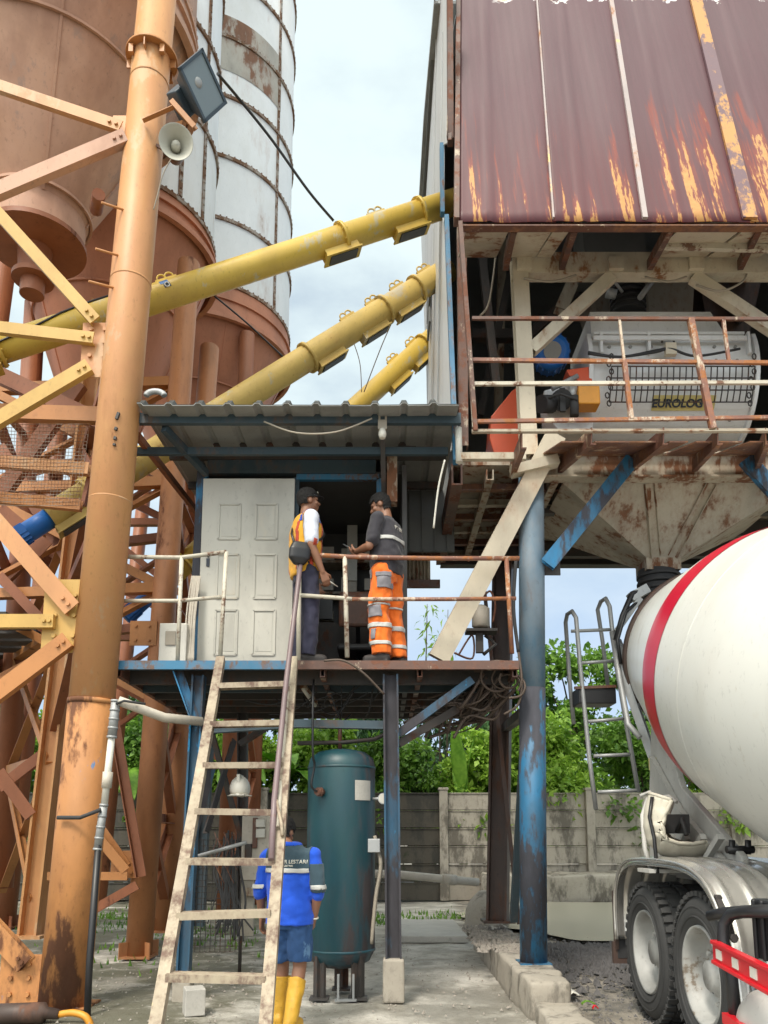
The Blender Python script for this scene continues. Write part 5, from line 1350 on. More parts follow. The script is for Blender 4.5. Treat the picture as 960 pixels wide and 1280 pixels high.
q = P(194, 495, 7.35); mb = MB(); mb.tube([q + W(.09 * cos(pi * k / 10), 0, .05 * sin(pi * k / 10)) for k in range(11)], .03, 8); o = mb.build('hose_coil', M['galv']); tag(o, 'short grey hose loop lying on the front edge of the awning roof', 'hose')
# bulb
lb = thing('light_bulb', 'white bulb in a wooden holder hanging from the awning edge', 'light bulb', P(478, 548, 7.5))
q = P(478, 548, 7.5)
mb = MB(); mb.tube([q, q + W(0, 0, .035), q + W(0, 0, .06), q + W(0, 0, .10)], [.028, .04, .04, .028], 14); mb.build('bulb', M['white_plastic'], lb)
mb = MB(); mb.box(q + W(0, .02, .15), (.09, .05, .1)); mb.box(q + W(-.03, .02, .23), (.02, .03, .12)); mb.box(q + W(.035, .02, .22), (.02, .03, .1)); mb.build('holder', M['cable_grey'], lb)
cable([P(330, 527, 7.45), P(370, 541, 7.42), P(420, 540, 7.42), P(465, 523, 7.45)], .009, 'cable_grey', 'pale wire sagging along the awning beam toward the bulb')
cable([P(556, 575, 7.5), P(548, 610, 7.55), P(542, 660, 7.6)], .010, 'white_plastic', 'thin white cord hanging beside the blue tower corner')

# ------------------------------------------------------------------ ladder
ld = thing('steel_ladder', 'leaning cream steel ladder with chipped paint up to the platform', 'ladder', W(-1.15, 4.98, 0))
lt_, lbm = W(P(276, 824, 7.5).x, 7.5, P(276, 824, 7.5).z), W(P(178, 1310, 4.98).x + .02, 4.98, 0)
rt_, rbm = W(P(367, 824, 7.5).x, 7.5, lt_.z), W(P(327, 1310, 4.98).x, 4.98, 0)
def onl(b, t, z): return b + (t - b) * (z / t.z)
for b2, t in ((lbm, lt_), (rbm, rt_)):
    mb = MB(); mb.beam(b2, t, .08, .075, 'U', up=(0, 1, -.5), t=.014); mb.build('rail', M['ladder'], ld)
for v in (857, 905, 957, 1015, 1077, 1143, 1222):
    # intersect the ladder plane
    d = ray(320, v); s = (lt_.y - lbm.y) / lt_.z
    tt = (lbm.y - s * -EYE * 1 - 0) / (d.y - s * d.z) if False else (lbm.y + s * EYE) / (d.y - s * d.z)
    z = EYE + d.z * tt
    a, b2 = onl(lbm, lt_, z), onl(rbm, rt_, z)
    mb = MB(); wob = random.uniform(-.012, .012)
    mb.beam(a + W(.02, 0, wob), b2 + W(-.02, 0, -wob), .13, .05, 'U', up=(0, .02, -1), t=.012); mb.build('rung', M['ladder'], ld)
hr = [P(377, 692, 7.58), P(372, 735, 7.5), P(358, 850, 7.05), P(343, 1000, 6.3), P(339, 1075, 5.95)]
mb = MB(); mb.tube(hr, .024, 12); mb.build('handrail', M['purple_pipe'], ld)
mb = MB(); mb.tube([P(366, 770, 7.45), P(360, 850, 7.15), P(352, 960, 6.6), P(347, 1035, 6.15)], .02, 10); mb.build('handrail', M['rail_white'], ld)
mb = MB(); mb.tube([P(345, 1000, 6.3), P(352, 1030, 6.15), P(353, 1045, 6.1)], .014, 8); mb.build('handrail_stay', M['ladder'], ld)

# ------------------------------------------------------------------ compressed air tank
tk = thing('air_tank', 'dark teal vertical compressed air tank on three legs under the platform', 'tank', W(P(426, 1200, 8.0).x, 8.0, 0))
tx = P(426, 1100, 8.0).x; tr = .335
tb, tt_ = P(426, 1212, 7.9).z, P(426, 937, 8.0).z
mb = MB(); mb.lathe([(0, tb), (tr * .55, tb + .02), (tr * .85, tb + .075), (tr, tb + .17), (tr, tt_ - .17), (tr * .93, tt_ - .09), (tr * .7, tt_ - .03), (tr * .35, tt_ - .003), (0, tt_)], (tx, 8, 0), n=56); mb.build('vessel', M['green_tank'], tk)
mb = MB()
for z in (tb + .18, tt_ - .19): mb.lathe([(tr, z - .012), (tr + .006, z - .006), (tr + .006, z + .006), (tr, z + .012)], (tx, 8, 0), n=56)
mb.build('weld_band', M['green_tank'], tk)
for a in (-2.3, -.85, 1.57):
    c = W(tx + .27 * cos(a), 8 + .27 * sin(a), 0); mb = MB(); mb.beam(c, c + W(0, 0, tb + .15), .14, .03, up=(cos(a), sin(a), 0)); mb.beam(c, c + W(0, 0, tb + .15), .03, .1, up=(cos(a), sin(a), 0)); mb.box(c + W(0, 0, .01), (.18, .18, .02)); mb.build('leg', M['dark_steel'], tk)
mb = MB(); mb.box((tx + .0, 7.7, .12), (.02, .02, .24)); mb.box((tx + .14, 7.7, .12), (.02, .02, .24)); mb.box((tx + .07, 7.7, .01), (.2, .05, .02)); mb.build('drain_bracket', M['galv'], tk)
def ontank(g0, g1, z0, z1, e=.005):
    mb = MB(); mb.grid(lambda s, q: W(tx + (tr + e) * cos(g0 + (g1 - g0) * s), 8 + (tr + e) * sin(g0 + (g1 - g0) * s), z0 + (z1 - z0) * q), 10, 1); return mb
ontank(-1.13, -.55, P(450, 1000, 7.7).z, P(450, 975, 7.7).z).build('data_plate', M['block'], tk)
c = W(tx + tr * cos(-.35), 8 + tr * sin(-.35), P(463, 998, 7.8).z); n = W(cos(-.35), sin(-.35), 0)
mb = MB(); mb.cyl(c, c + n * .10, .014); g = c + n * .11; mb.cyl(g + W(0, .02, 0), g + W(0, -.025, 0), .055, n=20); mb.build('gauge', M['galv'], tk)
mb = MB(); mb.cyl(g + W(0, -.025, 0), g + W(0, -.028, 0), .047, n=20); mb.build('gauge_face', M['white_plastic'], tk)
c = W(tx + tr * cos(-.3), 8 + tr * sin(-.3), P(460, 1057, 7.8).z); mb = MB(); mb.box(c + W(.0, -.06, 0), (.13, .08, .13)); mb.build('switch_box', M['galv'], tk, bevel=.006)
c = W(tx + tr * cos(-2.1), 8 + tr * sin(-2.1), P(402, 990, 7.7).z); n = W(cos(-2.1), sin(-2.1), 0)
mb = MB(); mb.cyl(c, c + n * .09, .035, n=12); mb.cyl(c + n * .03, c + n * .06, .048, n=6); mb.build('inlet', M['brown_steel'], tk)
h = cable([c + n * .09, c + n * .13 + W(-.03, 0, .06), c + W(-.07, -.1, .25), P(391, 940, 7.55), P(391, 880, 7.6), P(392, 850, 7.8)], .011, None, None); h.build('hose', M['black'], tk)
mb = MB(); mb.cyl(W(tx - .02, 8, tt_ - .01), W(tx - .02, 8, tt_ + .28), .02, n=10); mb.build('riser_pipe', M['brown_steel'], tk)
mb = MB(); mb.tube([P(372, 929, 8.0), P(430, 928, 8.0), P(468, 924, 8.0), P(490, 914, 8.0)], .022, 10); mb.build('outlet_pipe', M['dark_steel'], tk)
o = cable([P(468, 1045, 7.9), P(476, 1080, 7.85), P(470, 1120, 7.85), P(464, 1180, 7.85)], .02, 'cable_grey', 'grey hose hanging in loops between the tank and the blue post', 'hose', 'hose')

# ------------------------------------------------------------------ electrical things below the platform
ep = thing('electrical_panel', 'dusty board with meters and switch boxes behind the ladder', 'electrical panel', P(318, 1165, 8.9))
def ebox(u0, v0, u1, v1, Y, dep, mt, nm):
    a, b2 = P(u0, v0, Y), P(u1, v1, Y); mb = MB(); mb.box((a + b2) / 2 + W(0, dep / 2, 0), (b2.x - a.x, dep, abs(a.z - b2.z))); return mb.build(nm, M[mt], ep, bevel=.004)
ebox(303, 1020, 342, 1100, 8.9, .05, 'pvc', 'board'); ebox(302, 1100, 316, 1170, 8.92, .08, 'wall', 'leg'); ebox(320, 1024, 331, 1034, 8.85, .05, 'white_plastic', 'meter'); ebox(320, 1036, 331, 1047, 8.85, .05, 'white_plastic', 'meter')
ebox(316, 1022, 321, 1060, 8.86, .04, 'brown_steel', 'meter_frame'); ebox(304, 1110, 335, 1120, 8.85, .1, 'cream_dirty', 'shelf'); ebox(306, 1055, 314, 1075, 8.86, .04, 'dark_steel', 'switch'); ebox(322, 1075, 340, 1100, 8.86, .05, 'cream_dirty', 'switch')
mb = MB()
for k in range(26):
    u = 286 + random.gauss(0, 6); pts = [P(u + random.gauss(0, 3), 1045 + random.uniform(-8, 20), 8.7), P(u + random.gauss(0, 4), 1090, 8.65), P(u + random.gauss(0, 6), 1130, 8.6), P(u + random.gauss(0, 9), 1165 + random.uniform(-15, 15), 8.6)]
    q = cable(pts, random.choice([.006, .009, .012]), None, None); mb.add(q.v, q.f, True)
o = mb.build('cable_bundle', M['black_dust']); tag(o, 'thick bunch of dark cables hanging beside the electrical board', 'cables')
mb = MB()
for k in range(7):
    c0 = P(268 + k * 4, 1040 + (k % 3) * 8, 8.6); q = cable([c0, c0 + W(.03, -.03, -.1), c0 + W(-.02, 0, -.25), c0 + W(.05, 0, -.4)], .005, None, None); mb.add(q.v, q.f, True)
o = mb.build('red_wire', M['rust_beam']); tag(o, 'loose thin red wires dangling between the cable bunch and the blue post', 'wires')
mb = MB(); mb.tube([P(248, 1070, 8.4), P(308, 1053, 8.4)], .02, 8); tag(mb.build('steel_pipe', M['galv']), 'thin slanting steel pipe behind the third lowest ladder rungs', 'pipe')
mf = thing('mesh_fence', 'dark square wire mesh panel standing behind the ladder', 'fence', P(265, 1190, 9.0))
mb = MB(); a, b2 = P(236, 1050, 9.0), P(300, 1190, 9.0)
for k in range(12):
    x = a.x + (b2.x - a.x) * k / 11; mb.tube([(x, 9, a.z), (x, 9, b2.z)], .004, 4, False)
for k in range(20):
    z = a.z + (b2.z - a.z) * k / 19; mb.tube([(a.x, 9, z), (b2.x, 9, z)], .004, 4, False)
mb.build('wire_mesh', M['dark_steel'], mf)
mb = MB(); mb.tube([(a.x, 9, a.z), (a.x, 9, 0)], .02, 8); mb.tube([(b2.x, 9, a.z), (b2.x, 9, 0)], .02, 8); mb.build('post', M['dark_steel'], mf)
hh = thing('hard_hat', 'off white hard hat hanging from a brace behind the ladder', 'hard hat', P(300, 1000, 8.2))
c = P(300, 986, 8.2)
rt3 = Matrix.Rotation(radians(75), 3, 'X')
mb = MB()
mb.sphere(c, (.105, .135, .13), 20, 12)
for p in mb.v: 
    if p.z < c.z - .06: p.z = c.z - .06 
mb.build('shell', M['white_plastic'], hh)
mb = MB(); mb.lathe([(.10, c.z - .062), (.125, c.z - .068), (.125, c.z - .074), (.10, c.z - .07)], (c.x, c.y, 0), n=28, sharp=True); mb.box(c + W(0, -.12, -.07), (.14, .09, .008)); mb.beam(c + W(0, -.12, .03), c + W(0, .12, .03), .03, .22); mb.build('brim', M['white_plastic'], hh)
# tangled cables below the right end of the platform
mb = MB()
for k in range(30):
    a = P(random.uniform(600, 645), random.uniform(835, 870), random.uniform(7.75, 8.6)); e = P(random.uniform(500, 590), random.uniform(860, 925), random.uniform(7.9, 9))
    m1 = a.lerp(e, .3) + W(random.gauss(0, .1), random.gauss(0, .1), random.uniform(-.28, .05)); m2 = a.lerp(e, .65) + W(random.gauss(0, .1), 0, random.uniform(-.22, .08))
    q = cable([a, m1, m2, e], random.choice([.007, .011, .015, .018]), None, None); mb.add(q.v, q.f, True)
for k in range(5):
    c0 = P(random.uniform(618, 640), random.uniform(832, 856), 7.7); r = random.uniform(.08, .16); ph = random.random() * 6
    q = cable([c0 + W(r * cos(ph + j * .8), .03 * j, r * .9 * sin(ph + j * .8)) for j in range(8)], random.choice([.010, .014]), None, None); mb.add(q.v, q.f, True)
o = mb.build('cable_tangle', M['cable']); tag(o, 'brown tangle of looped cables hanging under the right end of the platform', 'cables')
mb = MB()
for k in range(14):
    a = P(random.uniform(380, 480), random.uniform(845, 870), 8.2); e = P(random.uniform(300, 470), random.uniform(870, 900), 8.6)
    q = cable([a, a.lerp(e, .5) + W(0, 0, -random.uniform(.05, .2)), e], random.choice([.006, .009]), None, None); mb.add(q.v, q.f, True)
o = mb.build('cable_tangle', M['black_dust']); tag(o, 'thin dark wires drooping beneath the middle of the platform floor', 'cables')
cable([P(405, 826, 7.52), P(430, 826, 7.5), P(455, 842, 7.52), P(480, 868, 7.6)], .012, 'cable', 'dark cable running over the deck edge down to the middle post')
cable([P(648, 815, 7.8), P(652, 850, 7.75), P(648, 880, 7.75), P(630, 893, 7.8)], .014, 'cable', 'heavy brown cable loop beside the blue tower column')
cable([P(645, 700, 7.85), P(642, 760, 7.85), P(648, 815, 7.8)], .018, 'black_dust', 'bundle of dark cables strapped along the blue tower column')
fx = thing('fluorescent_tube', 'old pale strip light fixed under the platform floor', 'strip light', P(390, 870, 8.3))
mb = MB(); mb.tube([P(379, 861, 8.2), P(394, 882, 8.6)], .02, 8); mb.build('tube', M['white_plastic'], fx)
mb = MB(); mb.beam(P(379, 858, 8.2), P(394, 879, 8.6), .07, .03); mb.build('batten', M['cream_dirty'], fx)

# white panel leaning on platform, left
mp = thing('meter_box', 'white meter box standing by the railing left of the cabin door', 'box', P(216, 826, 8.1))
a, b2 = P(201, 780, 8.1), P(233, 830, 8.1)
mb = MB(); mb.box((a + b2) / 2, (b2.x - a.x, .08, a.z - b2.z)); mb.build('case', M['white_plastic'], mp, bevel=.01)
a, b2 = P(207, 789, 8.05), P(219, 806, 8.05); mb = MB(); mb.box((a + b2) / 2, (b2.x - a.x, .01, a.z - b2.z)); mb.build('window', M['cable_grey'], mp)
mb = MB()
for k in range(8):
    u = 234 + k * 1.5; q = cable([P(u + 6, 720, 8.2), P(u + random.uniform(-2, 2), 770, 8.15), P(u - 3, 828, 8.1)], .009, None, None); mb.add(q.v, q.f, True)
o = mb.build('cable_bundle', M['pvc']); tag(o, 'pale cables running down beside the blue cabin post', 'cables')

# ------------------------------------------------------------------ things on the front pipe column
fl = thing('floodlight', 'square blue grey floodlight on the arm of the front pipe column', 'floodlight', P(250, 150, 7.2))
fc = P(253, 108, 7.15)
fd = W(.80, -.52, -.32).normalized(); fx_, fy_, _ = frame(fd)
fr = Matrix((fx_, fy_, fd)).transposed()
rollm = fr @ Matrix.Rotation(radians(28), 3, 'Z')
mb = MB()
vs = [fc + rollm @ Vector(p) for p in [(-.24, -.19, 0), (.24, -.19, 0), (.24, .19, 0), (-.24, .19, 0), (-.14, -.11, -.2), (.14, -.11, -.2), (.14, .11, -.2), (-.14, .11, -.2)]]
mb.add(vs, [(0, 1, 2, 3), (7, 6, 5, 4), (0, 4, 5, 1), (1, 5, 6, 2), (2, 6, 7, 3), (3, 7, 4, 0)])
mb.box(fc + rollm @ Vector((-.05, -.1, -.26)), (.26, .2, .16), rollm); mb.build('housing', M['lamp_body'], fl, bevel=.012)
mb = MB()
for s in (-1, 1):
    mb.box(fc + rollm @ Vector((s * .235, 0, .01)), (.03, .41, .035), rollm); mb.box(fc + rollm @ Vector((0, s * .19, .01)), (.5, .03, .035), rollm)
mb.build('bezel', M['lamp_body'], fl)
mb = MB(); mb.box(fc + rollm @ Vector((0, 0, .008)), (.45, .36, .01), rollm); mb.build('glass', M['glass'], fl)
mb = MB(); mb.sphere(fc + rollm @ Vector((.05, -.04, .012)), (.05, .05, .02), 12, 8, rollm); mb.build('lamp', M['galv'], fl)
mb = MB(); mb.beam(P(178, 149, 7.25), P(216, 132, 7.2), .05, .05, 'L'); mb.beam(P(215, 127, 7.2), P(244, 160, 7.15), .05, .05, 'U'); mb.beam(P(230, 155, 7.25), P(212, 160, 7.4), .05, .05); mb.build('arm', M['orange_brace'], fl)
hn = thing('horn_loudspeaker', 'grey horn loudspeaker on the front pipe column below the floodlight', 'loudspeaker', P(220, 178, 7.15))
hc = P(220, 178, 7.05); hd = W(.25, -.9, -.35).normalized()
mb = MB(); mb.lathe([(.03, -.26), (.05, -.2), (.075, -.1), (.115, -.03), (.165, .015), (.17, .02), (.16, .012), (.10, -.045), (.055, -.12), (.03, -.15), (0, -.15)], hc, hd, n=36); mb.build('horn', M['horn'], hn)
mb = MB(); mb.lathe([(0, -.02), (.03, -.025), (.045, -.05), (.05, -.12), (.03, -.16)], hc, hd, n=24); mb.lathe([(.012, -.012), (0, -.01)], hc, hd, n=12); mb.build('driver', M['horn'], hn)
mb = MB(); mb.cyl(hc - hd * .2, hc - hd * .34, .075, n=20); mb.beam(hc - hd * .28, P(196, 182, 7.4), .03, .03); mb.build('bracket', M['brown_steel'], hn)
cable([hc - hd * .2, P(205, 215, 7.2), P(198, 240, 7.25), P(192, 262, 7.3)], .006, 'cable_grey', 'thin pale wire dangling from the horn loudspeaker')
cd = thing('water_standpipe', 'taped white and grey standpipe strapped to the front pipe column', 'pipe', P(105, 1290, 7.2))
for pts, r, mt, nm in (([P(145, 875, 7.25), P(140, 920, 7.25)], .042, 'galv', 'upper_joint'), ([P(140, 918, 7.25), P(130, 1010, 7.25)], .032, 'white_plastic', 'pipe'), ([P(135, 965, 7.25), P(133, 985, 7.25)], .046, 'pvc', 'union'),
                        ([P(130, 1005, 7.25), P(122, 1060, 7.25)], .036, 'galv', 'taped_joint'), ([P(124, 1040, 7.25), P(112, 1200, 7.2), P(108, 1292, 7.15)], .03, 'black', 'hose')):
    mb = MB(); mb.tube(pts, r, 12)
    if nm in ('upper_joint', 'taped_joint'):
        for k in range(5): f = k / 4; q = pts[0].lerp(pts[1], f); mb.tube([q, q + (pts[1] - pts[0]).normalized() * .02], r * 1.12, 12)
    mb.build(nm, M[mt], cd)
c = on1(.335); mb = MB(); mb.lathe([(.228, -.02), (.228, .02)], P(108, 1021, 7.5), d, n=30) if False else mb.tube([P(72, 1022, 7.26), P(100, 1022, 7.2), P(126, 1012, 7.2)], .018, 8); mb.build('strap', M['black_dust'], cd)
mb = MB(); mb.tube([P(148, 876, 7.25), P(170, 884, 7.3), P(205, 897, 7.45), P(252, 902, 7.7)], .045, 14); tag(mb.build('water_pipe', M['pvc']), 'pale plastic pipe bending from the standpipe to the blue platform post', 'pipe')
mb = MB(); mb.tube([P(145, 880, 7.2), P(155, 876, 7.2), P(182, 880, 7.25)], .012, 8); tag(mb.build('tap_lever', M['black_dust']), 'dark tape and lever around the top joint of the standpipe', 'valve')
gm = thing('drill_tool', 'grimy cylinder shaped tool with yellow hose in the bottom corner', 'tool', P(25, 1270, 6.9))
mb = MB(); mb.tube([P(-30, 1269, 6.9), P(55, 1266, 6.9), P(58, 1266, 6.9), P(74, 1268, 6.9)], [.085, .085, .05, .04], 18); mb.build('body', M['brown_col'], gm)
h = cable([P(74, 1268, 6.9), P(92, 1266, 6.88), P(108, 1272, 6.86), P(116, 1290, 6.86)], .03, None, None); h.build('hose', M['guard_yellow'], gm)

# ------------------------------------------------------------------ beyond the platform: hanging sheets and small tank
sd = thing('corrugated_shed', 'rusty corrugated sheets of a shed behind the worker in orange trousers', 'shed', P(528, 735, 9.9))
for (u0, v0, u1, v1) in ((508, 668, 538, 728), (504, 640, 535, 660)):
    a, b2 = P(u0, v0, 9.9), P(u1, v1, 9.9); mb = MB()
    mb.grid(lambda s, q: W(a.x + (b2.x - a.x) * s, 9.9 + .02 * sin(s * 40), a.z + (b2.z - a.z) * q), 60, 2); mb.build('corrugated_sheet', M['cream_dirty'], sd, solid=.005)
for v in (692, 730):
    mb = MB(); mb.beam(P(500, v, 9.85), P(550, v, 9.85), .06, .1); mb.build('rail', M['brown_steel'], sd)
jt = thing('pressure_sprayer', 'small yellowish tank with a curved hose on the platform by the dark column', 'tank', P(603, 820, 8.6))
q = P(601, 772, 8.6)
mb = MB(); mb.tube([q + W(0, 0, -.12), q + W(0, 0, -.10), q + W(0, 0, .10), q + W(0, 0, .14)], [.07, .1, .1, .04], 18); mb.build('vessel', M['pvc'], jt)
mb = MB(); mb.box(q + W(0, 0, -.16), (.34, .2, .03)); mb.box(q + W(-.02, 0, -.28), (.08, .06, .24)); mb.tube([q + W(.04, 0, -.2), q + W(.16, 0, -.3), q + W(.02, 0, -.42)], .02, 8); mb.build('stand', M['dark_steel'], jt)
h = cable([q + W(.03, -.1, .22), q + W(.1, -.1, .27), q + W(.15, -.1, .12), q + W(.12, -.1, -.08)], .012, None, None); h.build('hose', M['brown_steel'], jt)
h = cable([q + W(-.25, 0, -.42), q + W(-.1, 0, -.2), q + W(-.1, 0, -.46), q + W(-.3, 0, -.4)], .012, None, None); h.build('lower_hose', M['brown_steel'], jt)
ch = thing('office_chair', 'brown backed office chair inside the dark cabin doorway', 'chair', W(px_at(447, 780, 8.9), 8.9, DZ))
cx_ = px_at(447, 760, 8.9)
mb = MB(); mb.box((cx_, 8.95, P(447, 755, 8.9).z - .05), (.44, .07, .42)); mb.build('backrest', M['brown_steel'], ch, bevel=.06)
mb = MB(); mb.box((cx_, 9.2, DZ + .47), (.48, .48, .08)); mb.build('seat', M['black'], ch, bevel=.03)
mb = MB(); mb.tube([(cx_, 9.2, DZ + .08), (cx_, 9.2, DZ + .45)], .03, 8)
for k in range(5):
    g = 2 * pi * k / 5; mb.beam((cx_, 9.2, DZ + .09), (cx_ + .28 * cos(g), 9.2 + .28 * sin(g), DZ + .05), .04, .03)
mb.beam((cx_, 9.35, DZ + .48), (cx_, 9.0, DZ + .75), .05, .02); mb.build('base', M['black'], ch)

# litter
lm = [('white_plastic', PZ(714, 1242, 0.02), (.1, .3), 'crumpled clear plastic bottle lying on the gravel beside the kerb'), ('truck_red', PZ(744, 1262, 0.02), (.05, .05), 'small dark red scrap on the ground left of the truck wheel'), ('truck_red', PZ(722, 1276, 0.02), (.05, .09), 'bright red plastic scrap near the bottom of the picture'), ('banana', PZ(735, 1256, 0.02), (.12, .06), 'flattened greenish wrapper on the dirt by the kerb')]
for mt, q, (a, b2), lab in lm:
    mb = MB(); mb.grid(lambda s, t: q + W((s - .5) * a, (t - .5) * b2, .012 + .02 * mnoise.noise(W(s * 3, t * 3, q.x)) + .02 * sin(pi * s)), 6, 6)
    tag(mb.build('litter', M[mt], None, solid=.004), lab, 'litter')
# ------------------------------------------------------------------ mixer truck
tr_ = thing('mixer_truck', 'white concrete mixer truck with red drum stripe parked under the hopper', 'truck', W(3.4, 6.0, 0))
TX = 2.2
dA = W(3.42, 8.25, 3.40); dd = W(0, -cos(radians(18)), -sin(radians(18)))
def drum_r(s):
    pts = [(0, .86), (1.7, 1.21), (1.95, 1.24), (3.2, 1.28), (4.6, .95), (5.4, .7)]
    for (a, ra), (b2, rb) in zip(pts[:-1], pts[1:]):
        if s <= b2: return ra + (rb - ra) * (s - a) / (b2 - a)
    return pts[-1][1]
mb = MB(); mb.lathe([(.74, -.02), (.80, -.02), (.86, .0), (.89, .12), (1.04, .85), (1.17, 1.45), (1.215, 1.72), (1.245, 2.1), (1.285, 3.0), (1.27, 3.3), (1.1, 4.1), (.9, 4.8), (.6, 5.3), (0, 5.3)], dA, dd, n=96); mb.build('drum', M['truck_white'], tr_)
mb = MB(); mb.lathe([(.70, -.06), (.87, -.06), (.90, -.02), (.90, .05), (.86, .06)], dA, dd, n=72, sharp=True); mb.build('drum_rim', M['brown_col'], tr_)
def prof_r(s):
    pp = [(0, .86), (.12, .89), (.85, 1.04), (1.45, 1.17), (1.72, 1.215), (2.1, 1.245), (3.0, 1.285), (3.3, 1.27)]
    for (a, ra), (b2, rb) in zip(pp[:-1], pp[1:]):
        if a <= s <= b2: return ra + (rb - ra) * (s - a) / (b2 - a)
    return 1.2
s0, s1_ = 1.58, 2.02
mb = MB(); mb.lathe([(prof_r(s0 + (s1_ - s0) * k / 6) + .004, s0 + (s1_ - s0) * k / 6) for k in range(7)], dA, dd, n=96); mb.build('drum_stripe', M['stripe_red'], tr_)
dx_, dy_, _ = frame(dd)
mb = MB(); mb.grid(lambda s, q: dA + dd * (1.95 + .2 * q) + (dx_ * cos(1.2 + .55 * s) + dy_ * sin(1.2 + .55 * s)) * (prof_r(1.95 + .2 * q) + .005), 12, 3); mb.build('drum_patch', M['stripe_red'], tr_)
mb = MB()
for s in (1.78, 2.6): mb.lathe([(prof_r(s), s - .012), (prof_r(s) + .004, s), (prof_r(s), s + .012)], dA, dd, n=96)
mb.build('drum_weld', M['truck_white'], tr_)
# chassis, subframe, drum supports
mb = MB()
for x in (3.0, 3.8): mb.beam((x, 8.3, .98), (x, 2.6, .98), .09, .28, 'U', up=(0, 0, 1), t=.012)
for y in (8.2, 6.4, 4.6): mb.beam((3.0, y, .98), (3.8, y, .98), .1, .2, 'U')
mb.build('chassis', M['black_dust'], tr_)
mb = MB()
for x in (2.72, 3.95):
    mb = MB(); mb.prism([W(x, 8.35, 1.12), W(x, 8.25, 1.9), W(x, 8.05, 2.75), W(x, 7.85, 2.75), W(x, 7.35, 1.95), W(x, 6.2, 1.35), W(x, 6.1, 1.12)], (.06, 0, 0))
    mb.build('drum_support', M['truck_grey'], tr_, bevel=.01)
mb = MB(); mb.box((3.4, 7.2, 1.2), (1.5, 2.4, .1)); mb.prism([W(2.66, 8.0, 1.18), W(2.66, 7.4, 1.18), W(2.66, 6.3, 1.16), W(2.66, 6.3, 1.26), W(2.66, 7.3, 1.75), W(2.66, 8.0, 2.3)], (.05, 0, 0)); mb.build('subframe', M['truck_grey'], tr_)
mb = MB()
for k in range(4): mb.beam(W(2.64, 7.9 - k * .35, 1.2), W(2.64, 7.4 - k * .35, 1.5), .05, .05)
mb.build('support_rib', M['truck_grey'], tr_)
# wheels
def wheel(y, z, group):
    parts = []
    wl = bpy.data.objects.new('wheel', None); COL.objects.link(wl); wl.parent = tr_; wl.location = W(TX, y, z) - ORG[tr_]; ORG[wl] = W(TX, y, z)
    c = W(TX, y, z); r = .56
    mb = MB(); mb.lathe([(.335, .03), (.36, .005), (.43, -.012), (.50, .0), (.535, .03), (.555, .06), (.56, .16), (.555, .25), (.535, .285), (.45, .31), (.34, .29)], c, (1, 0, 0), n=64)
    for k in range(44):
        a = 2 * pi * k / 44
        for sx_, off in ((.045, 0), (.265, .5)):
            g = a + off * 2 * pi / 44; p = c + W(sx_, r * cos(g), r * sin(g))
            mb.box(p, (.075, .045, .035), Matrix.Rotation(g + pi / 2, 3, 'X'))
        if k % 2 == 0:
            g = a; mb.box(c + W(.155, r * cos(g), r * sin(g)), (.09, .08, .02), Matrix.Rotation(g + pi / 2, 3, 'X'))
    for rr in (.40, .47): mb.lathe([(rr - .008, -.004 if rr < .45 else -.007), (rr, -.017 if rr < .45 else -.013), (rr + .008, -.006 if rr < .45 else -.006)], c, (1, 0, 0), n=48)
    t = mb.build('tyre', M['tyre'], wl)
    mb = MB(); mb.lathe([(.345, .028), (.338, .002), (.322, .012), (.305, .05), (.295, .15), (.27, .175), (.16, .18), (.15, .12), (.11, .10), (.10, .06), (0, .06)], c, (1, 0, 0), n=48)
    rm = mb.build('rim', M['rim'], wl)
    mb = MB()
    for k in range(10):
        g = 2 * pi * k / 10; p = c + W(.17, .215 * cos(g), .215 * sin(g)); mb.cyl(p, p - W(.04, 0, 0), .018, n=6)
        g += pi / 10
    mb.build('wheel_nut', M['truck_grey'], wl)
    mb = MB()
    for k in range(8):
        g = 2 * pi * k / 8 + .2; p = c + W(.172, .245 * cos(g), .245 * sin(g)); mb.cyl(p + W(.004, 0, 0), p - W(.004, 0, 0), .024, n=12)
    mb.build('hand_hole', M['black'], wl)
wheel(6.98, .54, None); wheel(5.80, .54, None)
mb = MB()
for y in (6.98, 5.80):
    mb.lathe([(.2, .33), (.54, .35), (.56, .4), (.56, .6), (.52, .64), (.2, .66)], W(TX, y, .54), (1, 0, 0), n=40)
    mb.cyl(W(TX + .1, y, .54), W(4.5, y, .54), .09)
    mb.lathe([(.2, 1.75), (.54, 1.77), (.56, 2.3), (.2, 2.32)], W(TX, y, .54), (1, 0, 0), n=32)
mb.build('inner_wheels', M['tyre'], tr_)
